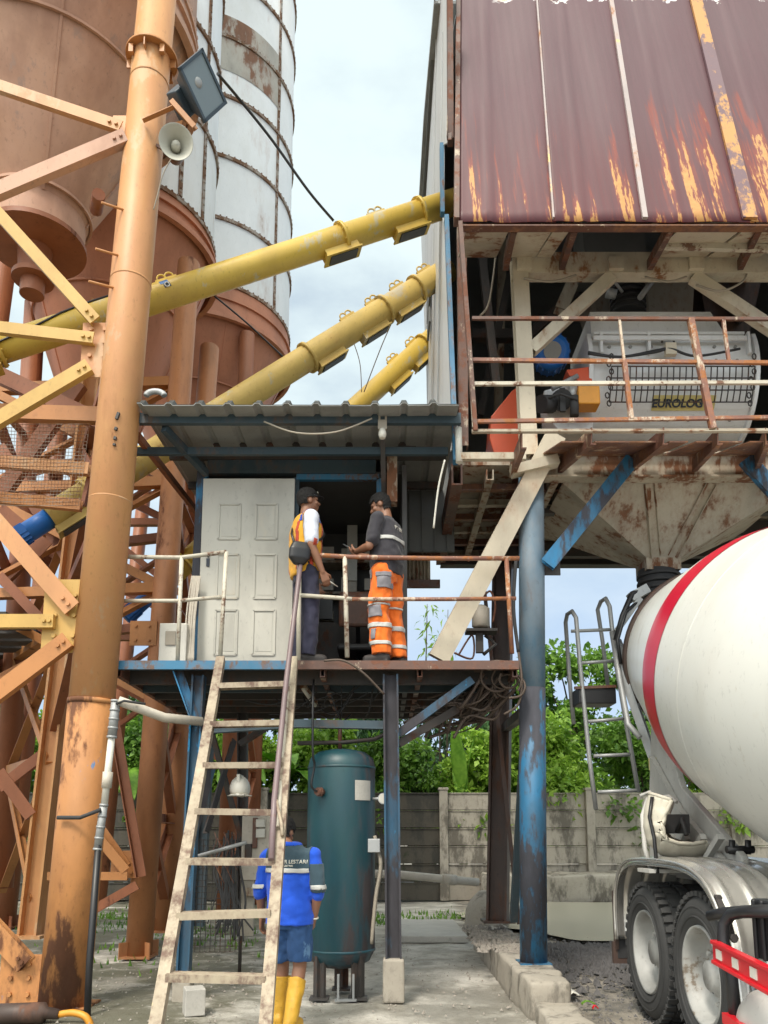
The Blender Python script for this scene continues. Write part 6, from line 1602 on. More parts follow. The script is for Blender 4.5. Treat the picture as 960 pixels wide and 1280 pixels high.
# fender
path = [(7.72, .55), (7.74, .8), (7.70, 1.02), (7.55, 1.2), (7.3, 1.285), (7.0, 1.31), (6.4, 1.315), (5.9, 1.30), (5.55, 1.22), (5.32, 1.03), (5.2, .78), (5.12, .35)]
pv = []
for i in range(len(path) - 1):
    for k in range(5):
        f = k / 5; pv.append((path[i][0] + (path[i + 1][0] - path[i][0]) * f, path[i][1] + (path[i + 1][1] - path[i][1]) * f))
pv.append(path[-1])
for _ in range(5): pv = [pv[0]] + [((pv[i - 1][0] + 2 * pv[i][0] + pv[i + 1][0]) / 4, (pv[i - 1][1] + 2 * pv[i][1] + pv[i + 1][1]) / 4) for i in range(1, len(pv) - 1)] + [pv[-1]]
FW = .86
def fend(s, q):
    i = q * (len(pv) - 1); k = min(int(i), len(pv) - 2); f = i - k
    y = pv[k][0] + (pv[k + 1][0] - pv[k][0]) * f; z = pv[k][1] + (pv[k + 1][1] - pv[k][1]) * f
    ty, tz2 = pv[k + 1][0] - pv[k][0], pv[k + 1][1] - pv[k][1]; l = sqrt(ty * ty + tz2 * tz2); ny_, nz_ = tz2 / l, -ty / l
    rib = .022 * max(0, cos((s * FW / .17 - .5) * 2 * pi)) ** 2
    edge = -.05 * max(0, 1 - s * FW / .035)
    return W(TX - .03 + s * FW, y + ny_ * (rib + edge), z + nz_ * (rib + edge))
mb = MB(); mb.grid(fend, 60, 60); mb.build('fender', M['steel'], tr_, solid=.006)
mb = MB(); pe = [W(TX - .03, y, z) for y, z in pv]; mb.tube(pe[::2], .014, 8); mb.build('fender_edge', M['steel'], tr_)
mb = MB(); mb.prism([W(TX - .02, 7.76, 1.0), W(TX - .02, 7.84, .98), W(TX - .02, 7.84, .5), W(TX - .02, 7.78, .45)], (.03, 0, 0)); mb.box((TX + .08, 7.82, .42), (.24, .05, .2)); mb.build('mudflap_bracket', M['brown_col'], tr_)
mb = MB(); mb.box((TX + .4, 7.8, .62), (.8, .02, .5)); mb.build('mudflap', M['black_dust'], tr_)
# chute folded over the fender
M['chute'] = paint('cement_splashed_chute', (0.62, .58, .48), rust=.64, rcol=(.25, .15, .08), s=4, streak=1, dirt=.5, rough=.7)
q0, q1 = P(815, 1012, 7.0), P(838, 1062, 6.7)
qa = (q1 - q0).normalized()
def trough(a, b2, r, nm, mt, open_dir, arc=1.25):
    d_ = (b2 - a).normalized(); od = Vector(open_dir); od = (od - d_ * od.dot(d_)).normalized(); sd_ = d_.cross(od)
    mb = MB(); mb.grid(lambda s, q: a.lerp(b2, q) + (sd_ * sin((s - .5) * 2 * arc) - od * cos((s - .5) * 2 * arc)) * r * (1 - .15 * q), 20, 4)
    o = mb.build(nm, M[mt], tr_, solid=.014)
    mb = MB()
    for e, rr in ((a, 1.0), (b2, .85)): mb.tube([e + (sd_ * sin((k / 12 - .5) * 2 * arc) - od * cos((k / 12 - .5) * 2 * arc)) * r * rr for k in range(13)], .018, 6)
    for sg in (-1, 1): mb.tube([a + (sd_ * sin(sg * arc) - od * cos(arc)) * r, b2 + (sd_ * sin(sg * arc) - od * cos(arc)) * r * .85], .016, 6)
    mb.build(nm + '_rim', M[mt], tr_)
cpath = [P(*q, 6.85) for q in ((812, 992), (806, 1012), (805, 1034), (811, 1054), (826, 1068), (848, 1074), (872, 1073), (890, 1068))]
def scoop(s, q):
    i = s * (len(cpath) - 1); k = min(int(i), len(cpath) - 2); f = i - k
    p = cpath[k].lerp(cpath[k + 1], f); d_ = (cpath[k + 1] - cpath[k]).normalized()
    inn = Vector((-d_.z, 0, d_.x)); inn = inn if inn.x > 0 or inn.z > .3 else -inn
    c = (q - .5) * 2; w_ = .27 * (1 - .25 * s)
    return p + W(.10 * c, w_ * c, 0) + inn * (.20 * c * c * (1 - .45 * s))
mb = MB(); mb.grid(scoop, 28, 14); mb.build('chute', M['chute'], tr_, solid=.014)
mb = MB()
for q in (0, 1): mb.tube([scoop(s / 24, q) for s in range(25)], .017, 6)
for s in (0, 1): mb.tube([scoop(s, q / 12) for q in range(13)], .017, 6)
mb.build('chute_rim', M['chute'], tr_)
mb = MB(); mb.tube([scoop(.02, .25) + W(-.02, -.02, 0), scoop(.2, .2) + W(-.02, -.02, 0), scoop(.4, .15) + W(-.02, -.03, 0), P(822, 1092, 6.55)], .016, 6); mb.build('chute_strap', M['black'], tr_)
mb = MB(); mb.tube([P(814, 1088, 6.8), P(806, 1060, 6.8), P(803, 1020, 6.9), P(810, 998, 7.0)], .02, 8); mb.tube([P(800, 995, 7.1), P(812, 990, 7.1), P(820, 998, 7.0), P(836, 995, 6.9), P(846, 1003, 6.8)], .016, 8); mb.box(P(836, 1088, 6.7), (.42, .3, .03)); mb.build('chute_bracket', M['truck_grey'], tr_)
mb = MB(); mb.box(P(842, 1030, 6.9), (.2, .2, .16)); mb.tube([P(846, 1040, 6.8), P(852, 1024, 6.75), P(858, 1044, 6.7)], .02, 8); mb.build('hydraulic_valve', M['black_dust'], tr_)
mb = MB()
for u in (915, 935): mb.tube([P(u, 1068, 6.3), P(u, 1050, 6.3)], .025, 8)
mb.tube([P(908, 1062, 6.3), P(942, 1062, 6.3)], .03, 8); mb.build('tie_clamp', M['black'], tr_)
# rear ladder with hoop rails
LY = 8.55
tl = []
def tlad(pts, r=.024): 
    mb = MB(); mb.tube([P(u, v, y) for u, v, y in pts], r, 10); mb.build('ladder_rail', M['galv'], tr_)
tlad([(717, 905, 8.9), (712, 850, 8.9), (707, 778, 8.85), (709, 768, 8.75), (715, 764, 8.65), (720, 772, 8.55), (725, 830, 8.55), (737, 950, 8.55), (745, 1012, 8.55)])
tlad([(760, 860, 8.9), (753, 800, 8.9), (747, 762, 8.85), (751, 752, 8.75), (757, 748, 8.65), (762, 758, 8.55), (770, 830, 8.55), (782, 900, 8.55), (798, 990, 8.55)])
tlad([(765, 790, 8.5), (775, 850, 8.3), (785, 905, 8.2), (800, 922, 8.1)], .03)
for (a, b2) in (((735, 902), (783, 898)), ((742, 945), (790, 943)), ((747, 990), (797, 988)), ((722, 829), (768, 826)), ((714, 789), (764, 787))):
    mb = MB(); mb.tube([P(*a, LY), P(*b2, LY)], .019, 8); mb.build('ladder_rung', M['galv'], tr_)
mb = MB(); a, b2 = P(719, 862, 8.7), P(766, 882, 8.7); mb.box((a + b2) / 2, (b2.x - a.x, .3, a.z - b2.z)); mb.build('step_box', M['black'], tr_, bevel=.01)
mb = MB(); mb.beam(P(718, 860, 8.55), P(770, 858, 8.55), .04, .03); mb.build('step', M['brown_steel'], tr_)
# rear hopper parts at the drum mouth
mb = MB(); mb.tube([P(770, 800, 8.35), P(778, 770, 8.35), P(790, 742, 8.4), P(806, 735, 8.45)], .03, 8); mb.tube([P(776, 830, 8.3), P(772, 800, 8.3), P(782, 765, 8.35), P(800, 750, 8.4)], .02, 8); mb.build('hose', M['black'], tr_)
mb = MB(); mb.box(P(798, 742, 8.45), (.22, .12, .1), Matrix.Rotation(-.5, 3, 'Y')); mb.beam(P(770, 790, 8.4), P(800, 748, 8.4), .06, .06); mb.beam(P(775, 830, 8.4), P(830, 985, 8.2), .12, .08, 'U'); mb.beam(P(772, 800, 8.45), P(800, 870, 8.3), .06, .06); mb.build('hopper_bracket', M['galv'], tr_)
mb = MB(); mb.box(P(822, 955, 8.0), (.16, .06, .12)); mb.build('marker_plate', M['label'], tr_)
# black pipe guard, ribbed box, red side rail, tank
mb = MB(); mb.tube([P(887, 1145, 5.1), P(905, 1141, 5.0), P(930, 1139, 4.85), P(985, 1137, 4.4)], .034, 12); mb.build('guard_pipe', M['black'], tr_)
mb = MB(); mb.tube([P(985, 1139, 4.35), P(930, 1140, 4.8), P(914, 1143, 4.92), P(905, 1155, 4.95), P(904, 1175, 4.95), P(914, 1215, 4.9), P(921, 1290, 4.85)], .036, 12); mb.build('guard_pipe', M['black'], tr_)
mb = MB(); mb.beam(P(896, 1120, 5.25), P(905, 1140, 5.0), .035, .02); mb.beam(P(912, 1155, 4.98), P(918, 1178, 4.98), .035, .02); mb.bolt(P(897, 1122, 5.2), (0, -1, 0), .02, .03); mb.bolt(P(916, 1172, 4.95), (0, -1, 0), .025, .03); mb.build('guard_strap', M['dark_steel'], tr_)
c = P(975, 1166, 4.6) + W(.17, 0, 0)
mb = MB(); mb.box(c, (.42, .5, .34))
for k in range(6): mb.box(c + W(-.20 + k * .075, -.26, 0), (.03, .05, .34))
for k in range(5): mb.box(c + W(-.215, -.2 + k * .1, 0), (.03, .03, .34))
mb.build('tool_box', M['black'], tr_, bevel=.012)
ra, rb_ = P(895, 1189, 5.0), P(985, 1236, 4.0)
mb = MB(); rd = (rb_ - ra).normalized(); mb.beam(ra, rb_, .04, .125, 'U', up=(0, 0, 1), t=.02)
mb.beam(ra + W(-.015, -.01, .058), rb_ + W(-.015, -.01, .058), .045, .022); mb.beam(ra + W(-.015, -.01, -.058), rb_ + W(-.015, -.01, -.058), .045, .022); mb.build('side_rail', M['truck_red'], tr_, bevel=.004)
L_ = (rb_ - ra).length
rx_, ry_, _ = frame(rd)
sdv = rx_ if rx_.x < 0 else -rx_
for f in (.12, .38, .64, .9):
    c = ra + rd * L_ * f + sdv * .024
    mb = MB(); mb.beam(c - rd * .045, c + rd * .045, .006, .055, up=(0, 0, 1)); mb.build('reflector', M['white_plastic'], tr_)
mb = MB(); c = P(1000, 1292, 4.6); mb.lathe([(0, -.36), (.1, -.35), (.18, -.31), (.22, -.25), (.23, -.18), (.23, .5)], c + W(.08, .1, 0), (1, .25, 0), n=36); mb.build('air_reservoir', M['truck_grey'], tr_)
mb = MB(); mb.beam(P(908, 1272, 4.9), P(935, 1290, 4.6), .05, .06); mb.build('side_rail', M['truck_red'], tr_)
# ------------------------------------------------------------------ people
def capsule(mb, a, b2, ra, rb, n=14):
    a, b2 = Vector(a), Vector(b2)
    mb.sphere(a, ra, n, 8); mb.sphere(b2, rb, n, 8)
    d = (b2 - a).normalized(); k = (ra - rb) / max((b2 - a).length, 1e-6)
    mb.tube([a + d * ra * k, b2 + d * rb * k], [ra * sqrt(max(0, 1 - k * k)), rb * sqrt(max(0, 1 - k * k))], n)
def chain(mb, pts, rs):
    for i in range(len(pts) - 1): capsule(mb, pts[i], pts[i + 1], rs[i], rs[i + 1])
def loft(mb, rings, n=28, rot=None, piv=None):
    vs = []
    for (c, a, b2, e) in rings:
        for k in range(n):
            g = 2 * pi * k / n; cx_, sx_ = cos(g), sin(g)
            p = Vector((math.copysign(abs(cx_) ** e, cx_) * a, math.copysign(abs(sx_) ** e, sx_) * b2, 0)) + Vector(c)
            vs.append(p)
    m = len(rings)
    fs = [(i * n + k, i * n + (k + 1) % n, (i + 1) * n + (k + 1) % n, (i + 1) * n + k) for i in range(m - 1) for k in range(n)]
    fs += [tuple(range(n - 1, -1, -1)), tuple((m - 1) * n + k for k in range(n))]
    mb.add(vs, fs, True)
def fuse(mb, name, mat, parent, voxel, smooth=4, wr=0.0, wscale=(9, 9, 5), seed=0):
    o = bpy.data.objects.new('tmp', mb.mesh('tmp')); COL.objects.link(o)
    md = o.modifiers.new('r', 'REMESH'); md.mode = 'VOXEL'; md.voxel_size = voxel; md.use_smooth_shade = True
    md = o.modifiers.new('s', 'SMOOTH'); md.iterations = smooth; md.factor = .5
    dg = bpy.context.evaluated_depsgraph_get(); dg.update()
    me = bpy.data.meshes.new_from_object(o.evaluated_get(dg))
    bpy.data.objects.remove(o)
    me.name = name
    if wr:
        n = len(me.vertices); co = np.empty(n * 3, np.float32); me.vertices.foreach_get('co', co)
        no = np.empty(n * 3, np.float32); me.vertices.foreach_get('normal', no)
        co = co.reshape(-1, 3); no = no.reshape(-1, 3)
        for i in range(n):
            p = Vector((co[i, 0] * wscale[0] + seed, co[i, 1] * wscale[1], co[i, 2] * wscale[2]))
            h = mnoise.noise(p) + .6 * mnoise.noise(p * 2.3)
            co[i] += no[i] * (wr * (h - .2))
        me.vertices.foreach_set('co', co.ravel()); me.update()
    me.polygons.foreach_set('use_smooth', [True] * len(me.polygons))
    o = bpy.data.objects.new(name, me); COL.objects.link(o); me.materials.clear(); me.materials.append(mat); o.parent = parent
    return o
def patch(src, pred, off, name, mat, parent):
    me = src.data; keep = [f for f in me.polygons if pred(f.center, f.normal)]
    idx = {}; vs = []; fs = []
    for f in keep:
        q = []
        for i in f.vertices:
            if i not in idx: idx[i] = len(vs); vs.append(me.vertices[i].co + me.vertices[i].normal * off)
            q.append(idx[i])
        fs.append(q)
    if not fs: return None
    m2 = bpy.data.meshes.new(name); m2.from_pydata(vs, [], fs); m2.polygons.foreach_set('use_smooth', [True] * len(fs)); m2.update()
    o = bpy.data.objects.new(name, m2); COL.objects.link(o); m2.materials.append(mat); o.parent = parent
    md = o.modifiers.new('t', 'SOLIDIFY'); md.thickness = .004; md.offset = 0
    return o
def head_parts(mb, c, R3):
    def at(x, y, z): return c + R3 @ Vector((x, y, z))
    mb.sphere(at(0, -.008, .025), (.076, .095, .098), 24, 16, R3)
    mb.sphere(at(0, .022, -.03), (.064, .072, .075), 20, 14, R3)
    mb.sphere(at(0, .055, -.082), (.034, .034, .028), 14, 10, R3)
    capsule(mb, at(0, .085, .018), at(0, .108, -.018), .010, .016)
    for s in (-1, 1):
        mb.sphere(at(s * .016, .098, -.02), .011, 8, 6); mb.sphere(at(s * .078, -.008, -.005), (.012, .024, .034), 10, 8, R3)
        capsule(mb, at(s * .018, .083, .026), at(s * .048, .072, .024), .012, .010)
        mb.sphere(at(s * .042, .06, -.022), (.026, .024, .024), 10, 8, R3)
    capsule(mb, at(-.02, .087, -.052), at(.02, .087, -.052), .010, .010); capsule(mb, at(-.016, .086, -.064), at(.016, .086, -.064), .010, .010)
def hand(mb, w, d, n, curl=.5, side=1, scale=1.0):
    """w wrist, d pointing along the palm, n palm normal (fingers bend toward n); side +1 puts the thumb on d x n"""
    d = Vector(d).normalized(); n = Vector(n); n = (n - d * n.dot(d)).normalized(); s = d.cross(n) * side
    w = Vector(w)
    for k in (-1, -.33, .33, 1):
        capsule(mb, w + d * .012 + s * k * .018, w + d * .085 * scale + s * k * .030, .016, .0135, 10)
    for i, (L, k) in enumerate(((.070, 1), (.078, .33), (.072, -.33), (.056, -1))):
        b0 = w + d * .088 + s * k * .030; dirv = d.copy(); p = b0; r = .0098
        for j, seg in enumerate((.45, .32, .26)):
            g = curl * (.7 + .35 * j) ; dirv = (dirv * cos(g) + n * sin(g)).normalized(); n2 = n
            q = p + dirv * L * seg; capsule(mb, p, q, r, r * .92, 8); p = q; r *= .92
    t0 = w + d * .03 + s * .028; t1 = t0 + (d * .55 + s * .65 + n * .35).normalized() * .042; t2 = t1 + (d * .8 + s * .1 + n * .55).normalized() * .032
    capsule(mb, t0, t1, .0145, .0115, 8); capsule(mb, t1, t2, .0115, .010, 8)

def build_person(label, loc, rotz, scale, pose):
    t = thing('person', label, 'person', loc, 'workers at the batching plant', rotz, scale)
    J = pose
    mb = MB()
    lean = J.get('lean', 0.0)
    def sh(z, x=0, y=0): return (x, y + lean * max(0, z - .95), z)
    belly = J.get('belly', 0)
    loft(mb, [(sh(.84), .135, .10, .9), (sh(.95), .165, .118, .85), (sh(1.05), .155 + belly * .4, .108 + belly, .85), (sh(1.2), .158 + belly * .3, .112 + belly * .8, .85), (sh(1.33), .172, .118, .85), (sh(1.41), .165, .098, .9), (sh(1.455), .10, .07, 1), (sh(1.49), .06, .056, 1)])
    nk = Vector(sh(1.46)); hc = Vector(J['head']); Rh = Matrix.Rotation(J.get('hyaw', 0), 3, 'Z') @ Matrix.Rotation(J.get('hpitch', 0), 3, 'X')
    chain(mb, [nk + Vector((0, -.01, -.03)), hc + Rh @ Vector((0, -.02, -.06))], [.062, .056])
    head_parts(mb, hc, Rh)
    for s, leg in ((-1, J['legL']), (1, J['legR'])):
        hip, kn, an = [Vector(p) for p in leg]
        chain(mb, [hip, hip.lerp(kn, .5), kn], [.088, .074, .056]); chain(mb, [kn, kn.lerp(an, .35), an], [.056, .058, .038])
        fd = Vector(J.get('toe', (0, 1, 0))) + Vector((s * .12, 0, 0)); fd.normalize()
        capsule(mb, an + Vector((0, 0, -.04)) - fd * .03, an + fd * .15 + Vector((0, 0, -.06)), .036, .026)
    for s, arm, hd in ((-1, J['armL'], J['handL']), (1, J['armR'], J['handR'])):
        a, e, w = [Vector(p) for p in arm]
        chain(mb, [a, a.lerp(e, .5), e], [.058, .05, .041]); chain(mb, [e, e.lerp(w, .35), w], [.041, .041, .027])
        hand(mb, w, hd[0], hd[1], hd[2], hd[3])
    body = fuse(mb, 'body', M['skin'], t, .0065, 3)
    return t, body, hc, Rh

def eyes(t, hc, Rh):
    for s in (-1, 1):
        mb = MB(); mb.sphere(hc + Rh @ Vector((s * .032, .079, .008)), (.011, .006, .006), 10, 8, Rh); mb.build('eye', M['hair'], t, local=True)
        mb = MB(); capsule(mb, hc + Rh @ Vector((s * .018, .096, .030)), hc + Rh @ Vector((s * .046, .082, .030)), .005, .004, 8); mb.build('eyebrow', M['hair'], t, local=True)
def hair(t, body, hc, Rh, low=-.035, front=.055, thick=.012, name='hair'):
    Ri = Rh.transposed()
    def pred(c, n):
        q = Ri @ (c - hc); low_ = low + .012 * mnoise.noise(c * 50)
        if q.length > .16 or abs(q.x) > .085: return False
        if q.y > .03 and q.z < front + .012 * mnoise.noise(c * 45): return False
        if abs(q.x) > .066 and q.z < .012 and q.y > -.035: return False
        if q.z < low_ + (.0 if q.y < -.02 else .055): return False
        return True
    o = patch(body, pred, thick, name, M['hair'], t)
    for v in o.data.vertices:
        q = Ri @ (v.co - hc)
        v.co += (v.co - hc).normalized() * (.006 * mnoise.noise(v.co * 60) + .010 * max(0, min(1, (q.z - .02) / .08)))
    return o

# --- worker in the golden vest, facing right along the platform
poseA = dict(head=(0.0, .02, 1.63), hyaw=.05, hpitch=.10, belly=.012,
    legL=((-.095, 0, .9), (-.10, .015, .49), (-.10, -.03, .10)), legR=((.095, 0, .9), (.10, .02, .49), (.10, .0, .10)),
    armL=((-.205, 0, 1.40), (-.26, .02, 1.12), (-.22, .16, .90)), armR=((.205, -.01, 1.40), (.25, -.02, 1.11), (.225, .10, .86)),
    handL=((0, .5, -.85), (1, 0, .2), .6, -1), handR=((-.1, .45, -.9), (-1, .2, 0), .65, 1))
YA = 7.82
pa_ = P(380, 824, YA)
zA = DZ
tA, bA, hA, RA = build_person('man in golden vest, white shirt and black cap holding a pen on the platform', W(P(381, 760, YA).x, YA, zA), radians(-68), 1.06, poseA)
mb = MB()
loft(mb, [((0, 0, .86), .168, .128, .8), ((0, 0, .95), .182, .135, .8), ((0, 0, 1.05), .176, .135, .8), ((0, 0, 1.2), .18, .138, .8), ((0, 0, 1.33), .19, .136, .8), ((0, 0, 1.42), .175, .112, .9), ((0, 0, 1.465), .1, .08, 1), ((0, 0, 1.49), .068, .066, 1)])
capsule(mb, (-.20, 0, 1.40), (-.245, .015, 1.17), .074, .066); capsule(mb, (.20, -.01, 1.40), (.242, -.015, 1.16), .074, .068)
shA = fuse(mb, 'shirt', M['shirt_white'], tA, .009, 4, .010, (7, 7, 8))
patch(shA, lambda c, n: abs(c.x) < .178 and .86 < c.z < 1.47 and not (c.y > .02 and abs(c.x) < .035 + .09 * (c.z - 1.2)), .012, 'vest', M['vest'], tA)
patch(shA, lambda c, n: .125 < abs(c.x) < .178 and 1.36 < c.z < 1.5, .016, 'vest_shoulder', M['shoulder_blue'], tA)
for sx_ in (-1, 1):
    patch(shA, lambda c, n: abs(c.x - sx_ * (.125 + .03 * sin(c.z * 30) * 0)) < .013 and c.y > .0 and .9 < c.z < 1.36, .017, 'vest_trim', M['vest_red'], tA)
    patch(shA, lambda c, n: abs(c.x - sx_ * .105) < .010 and c.y > .0 and .9 < c.z < 1.36, .017, 'vest_trim', M['reflect'], tA)
    patch(shA, lambda c, n: abs(c.x - sx_ * .125) < .013 and c.y < .0 and .9 < c.z < 1.36, .017, 'vest_trim', M['vest_red'], tA)
patch(shA, lambda c, n: abs(c.y) < .016 and abs(c.x) > .12 and .9 < c.z < 1.15, .017, 'vest_trim', M['vest_red'], tA)
def trousers(t, legs, mt, r=(.108, .09, .084), hem=.07, seed=0, top=1.0, wr=.008, voxel=.009):
    mb = MB()
    loft(mb, [((0, 0, .80), .14, .105, .9), ((0, 0, .92), .178, .132, .85), ((0, 0, top), .165, .125, .85)])
    for leg in legs:
        hip, kn, an = [Vector(p) for p in leg]
        end = an + Vector((0, 0, hem - an.z)) if hem < kn.z else kn.lerp(hip, (hem - kn.z) / (hip.z - kn.z))
        pts = [hip, kn, end] if hem < kn.z else [hip, end]
        rs = r if hem < kn.z else (r[0], r[1])
        for i in range(len(pts) - 1):
            mb.sphere(pts[i], rs[i], 16, 10); mb.tube([pts[i], pts[i + 1]], [rs[i], rs[i + 1]], 18)
    return fuse(mb, 'trousers', M[mt], t, voxel, 4, wr, (10, 10, 7), seed)
trA = trousers(tA, (poseA['legL'], poseA['legR']), 'navy', seed=3, wr=.013)
def boots(t, legs, mt, top, r0=.062, name='boot', toe=(0, 1, 0)):
    for s, leg in ((-1, legs[0]), (1, legs[1])):
        kn, an = Vector(leg[1]), Vector(leg[2]); fd = Vector(toe) + Vector((s * .12, 0, 0)); fd.normalize()
        mb = MB()
        if top > an.z + .02:
            tp = an.lerp(kn, (top - an.z) / (kn.z - an.z)); mb.tube([an + Vector((0, 0, -.02)), an.lerp(tp, .5), tp], [r0 * .88, r0 * 1.0, r0 * 1.2], 18)
        capsule(mb, an + Vector((0, 0, -.045)) - fd * .035, an + Vector((0, 0, -.05)) + fd * .15, .052, .044)
        mb.box(an + fd * .06 + Vector((0, 0, -.088)), (.085, .27, .025), Matrix.Rotation(-atan2(fd.x, fd.y), 3, 'Z'))
        fuse(mb, name, M[mt], t, .009, 3, .007 if top > .3 else .002, (12, 12, 9), s)
boots(tA, (poseA['legL'], poseA['legR']), 'boot_dark', .14, name='shoe')
hair(tA, bA, hA, RA)
eyes(tA, hA, RA)
mb = MB(); cc = hA + RA @ Vector((0, -.008, .045))
mb.sphere(cc, (.088, .108, .085), 22, 14, RA)
mb.v = [p if (RA.transposed() @ (p - cc)).z > -.012 else p - RA @ Vector((0, 0, (RA.transposed() @ (p - cc)).z + .012)) for p in mb.v]
brim = [cc + RA @ Vector((.075 * cos(g), .075 + .10 * sin(g), -.008 + .012 * abs(sin(g)) - .012 * sin(g))) for g in [pi * k / 12 for k in range(13)]]
mb.prism(brim, RA @ Vector((0, 0, .008)))
cp = fuse(mb, 'cap', M['black'], tA, .007, 2)
mb = MB(); e = cc + RA @ Vector((.03, .098, .03)); mb.tube([e + RA @ Vector((.0, .002, 0)), e + RA @ Vector((.012, .0, .012)), e + RA @ Vector((.02, -.004, .004)), e + RA @ Vector((.032, -.012, .012))], .004, 6); mb.build('cap_emblem', M['white_plastic'], tA, local=True)
mb = MB(); mb.sphere((.215, -.10, 1.02), (.045, .125, .12), 16, 10, Matrix.Rotation(.5, 3, 'X')); fuse(mb, 'bag', M['black'], None, .008, 4)
bag = bpy.data.objects['bag']; bpy.data.objects.remove(bag)
# the sling bag rests at his hip: a thing of its own
bgt = thing('sling_bag', 'small black sling bag worn at the hip of the man in the golden vest', 'bag', tA.location, None, tA.rotation_euler.z, 1.06)
mb = MB(); loft(mb, [((.225, -.13, .90), .03, .05, .8), ((.235, -.13, .96), .045, .10, .7), ((.235, -.12, 1.05), .045, .105, .7), ((.225, -.11, 1.12), .03, .08, .8)]); fuse(mb, 'pouch', M['black'], bgt, .008, 4)
mb = MB(); sp_ = [(.21, -.06, 1.12), (.17, .10, 1.2), (.10, .155, 1.28), (.0, .16, 1.36), (-.08, .12, 1.45), (-.11, .0, 1.485), (-.06, -.1, 1.44), (.08, -.165, 1.25), (.19, -.16, 1.1)]
mb.tube([Vector(p) for p in sp_], .012, 6); mb.build('strap', M['black'], bgt, local=True)
pn = thing('pen', 'thin pen held in the lowered hand of the man in the golden vest', 'pen', tA.location, None, tA.rotation_euler.z, 1.06)
mb = MB(); mb.tube([(.215, .14, .80), (.205, .26, .74)], .005, 6); mb.build('barrel', M['white_plastic'], pn, local=True)

# --- worker in orange trousers, facing left with a phone
poseB = dict(head=(.0, .07, 1.62), hyaw=.25, hpitch=-.38, belly=.03, lean=.02,
    legL=((-.095, 0, .9), (-.11, .03, .49), (-.11, .0, .10)), legR=((.095, 0, .9), (.11, .0, .49), (.12, -.05, .10)),
    armL=((-.205, .0, 1.40), (-.235, .07, 1.13), (-.07, .30, 1.17)), armR=((.205, .0, 1.40), (.225, .09, 1.13), (.04, .31, 1.16)),
    handL=((.55, .75, .25), (.5, -.3, .8), .55, -1), handR=((-.6, .7, .2), (-.4, -.3, .8), .55, 1))
YB = 7.82
tB, bB, hB, RB = build_person('man in dark polo and orange high visibility trousers looking at a phone on the platform', W(P(484, 760, YB).x, YB, zA), radians(62), 1.045, poseB)
mb = MB()
loft(mb, [((0, .0, .88), .178, .140, .8), ((0, .0, .98), .186, .152, .8), ((0, .004, 1.08), .182, .156, .8), ((0, .006, 1.2), .184, .150, .8), ((0, .008, 1.33), .192, .140, .8), ((0, .008, 1.42), .178, .114, .9), ((0, .01, 1.465), .1, .08, 1), ((0, .012, 1.49), .07, .068, 1)])
capsule(mb, (-.20, 0, 1.40), (-.226, .043, 1.20), .076, .068); capsule(mb, (.20, 0, 1.40), (.218, .05, 1.20), .076, .068)
shB = fuse(mb, 'polo_shirt', M['charcoal'], tB, .009, 4, .011, (7, 7, 8), seed=9)
patch(shB, lambda c, n: 1.205 < c.z < 1.238 and c.y < .03 and abs(c.x) < .2, .006, 'reflective_stripe', M['reflect'], tB)
def wrap_text(t, src, body, size, cx_, cz_, mt, offs=.006, back=True):
    o = text(body, size, M[mt], 'lettering', 0.0, .0006)
    bv = BVHTree.FromPolygons([v.co for v in src.data.vertices], [tuple(p.vertices) for p in src.data.polygons])
    for v in o.data.vertices:
        x, z = -v.co.x if not back else v.co.x, v.co.y
        h = bv.ray_cast(Vector((cx_ + x, -.6, cz_ + z)), Vector((0, 1, 0)))
        v.co = (h[0] - Vector((0, offs, 0))) if h[0] is not None else Vector((cx_ + x, -.12, cz_ + z))
    o.parent = t
    md = o.modifiers.new('t', 'SOLIDIFY'); md.thickness = .002; md.offset = 0
    return o
wrap_text(tB, shB, 'PT LE', .055, .0, 1.345, 'white_plastic')
trB = trousers(tB, (poseB['legL'], poseB['legR']), 'hivis', (.118, .103, .098), .08, seed=6, top=1.0, wr=.017)
for z0, z1, nm in ((.165, .20, 'reflective_band'), (.34, .385, 'reflective_band'), (.555, .575, 'reflective_band')):
    patch(trB, lambda c, n: z0 < c.z + .1 * (c.x + .1) * 0 < z1, .006, nm, M['reflect'], tB)
patch(trB, lambda c, n: c.x < -.10 and .44 < c.z < .545 and abs(c.y - .03) < .06, .012, 'cargo_pocket', M['grey_cloth'], tB)
patch(trB, lambda c, n: c.x < -.08 and .72 < c.z < .87 and -.10 < c.y < .0, .010, 'hip_pocket', M['grey_cloth'], tB)
patch(trB, lambda c, n: c.x < -.08 and .825 < c.z < .87 and -.105 < c.y < .005, .015, 'pocket_flap', M['grey_cloth'], tB)
patch(trB, lambda c, n: c.x < -.08 and .82 < c.z < .90 and .06 < c.y < .09, .010, 'front_pocket', M['grey_cloth'], tB)
patch(trB, lambda c, n: c.x < -.12 and .22 < c.z < .32 and .01 < c.y < .06, .010, 'knee_patch', M['grey_cloth'], tB)
boots(tB, (poseB['legL'], poseB['legR']), 'boot_dark', .16, name='boot')
hair(tB, bB, hB, RB, low=-.07, front=.05, thick=.009)
eyes(tB, hB, RB)
ph = thing('smartphone', 'black smartphone held up in both hands by the man in orange trousers', 'phone', tB.location, None, tB.rotation_euler.z, 1.045)
mb = MB(); rp = Matrix.Rotation(radians(-50), 3, 'X'); mb.box((-.015, .41, 1.235), (.078, .16, .01), Matrix.Rotation(radians(35), 3, 'X')); mb.build('case', M['black'], ph, local=True, bevel=.003)
mb = MB(); mb.box((-.015, .407, 1.2415), (.068, .14, .002), Matrix.Rotation(radians(35), 3, 'X')); mb.build('screen', M['glass'], ph, local=True)

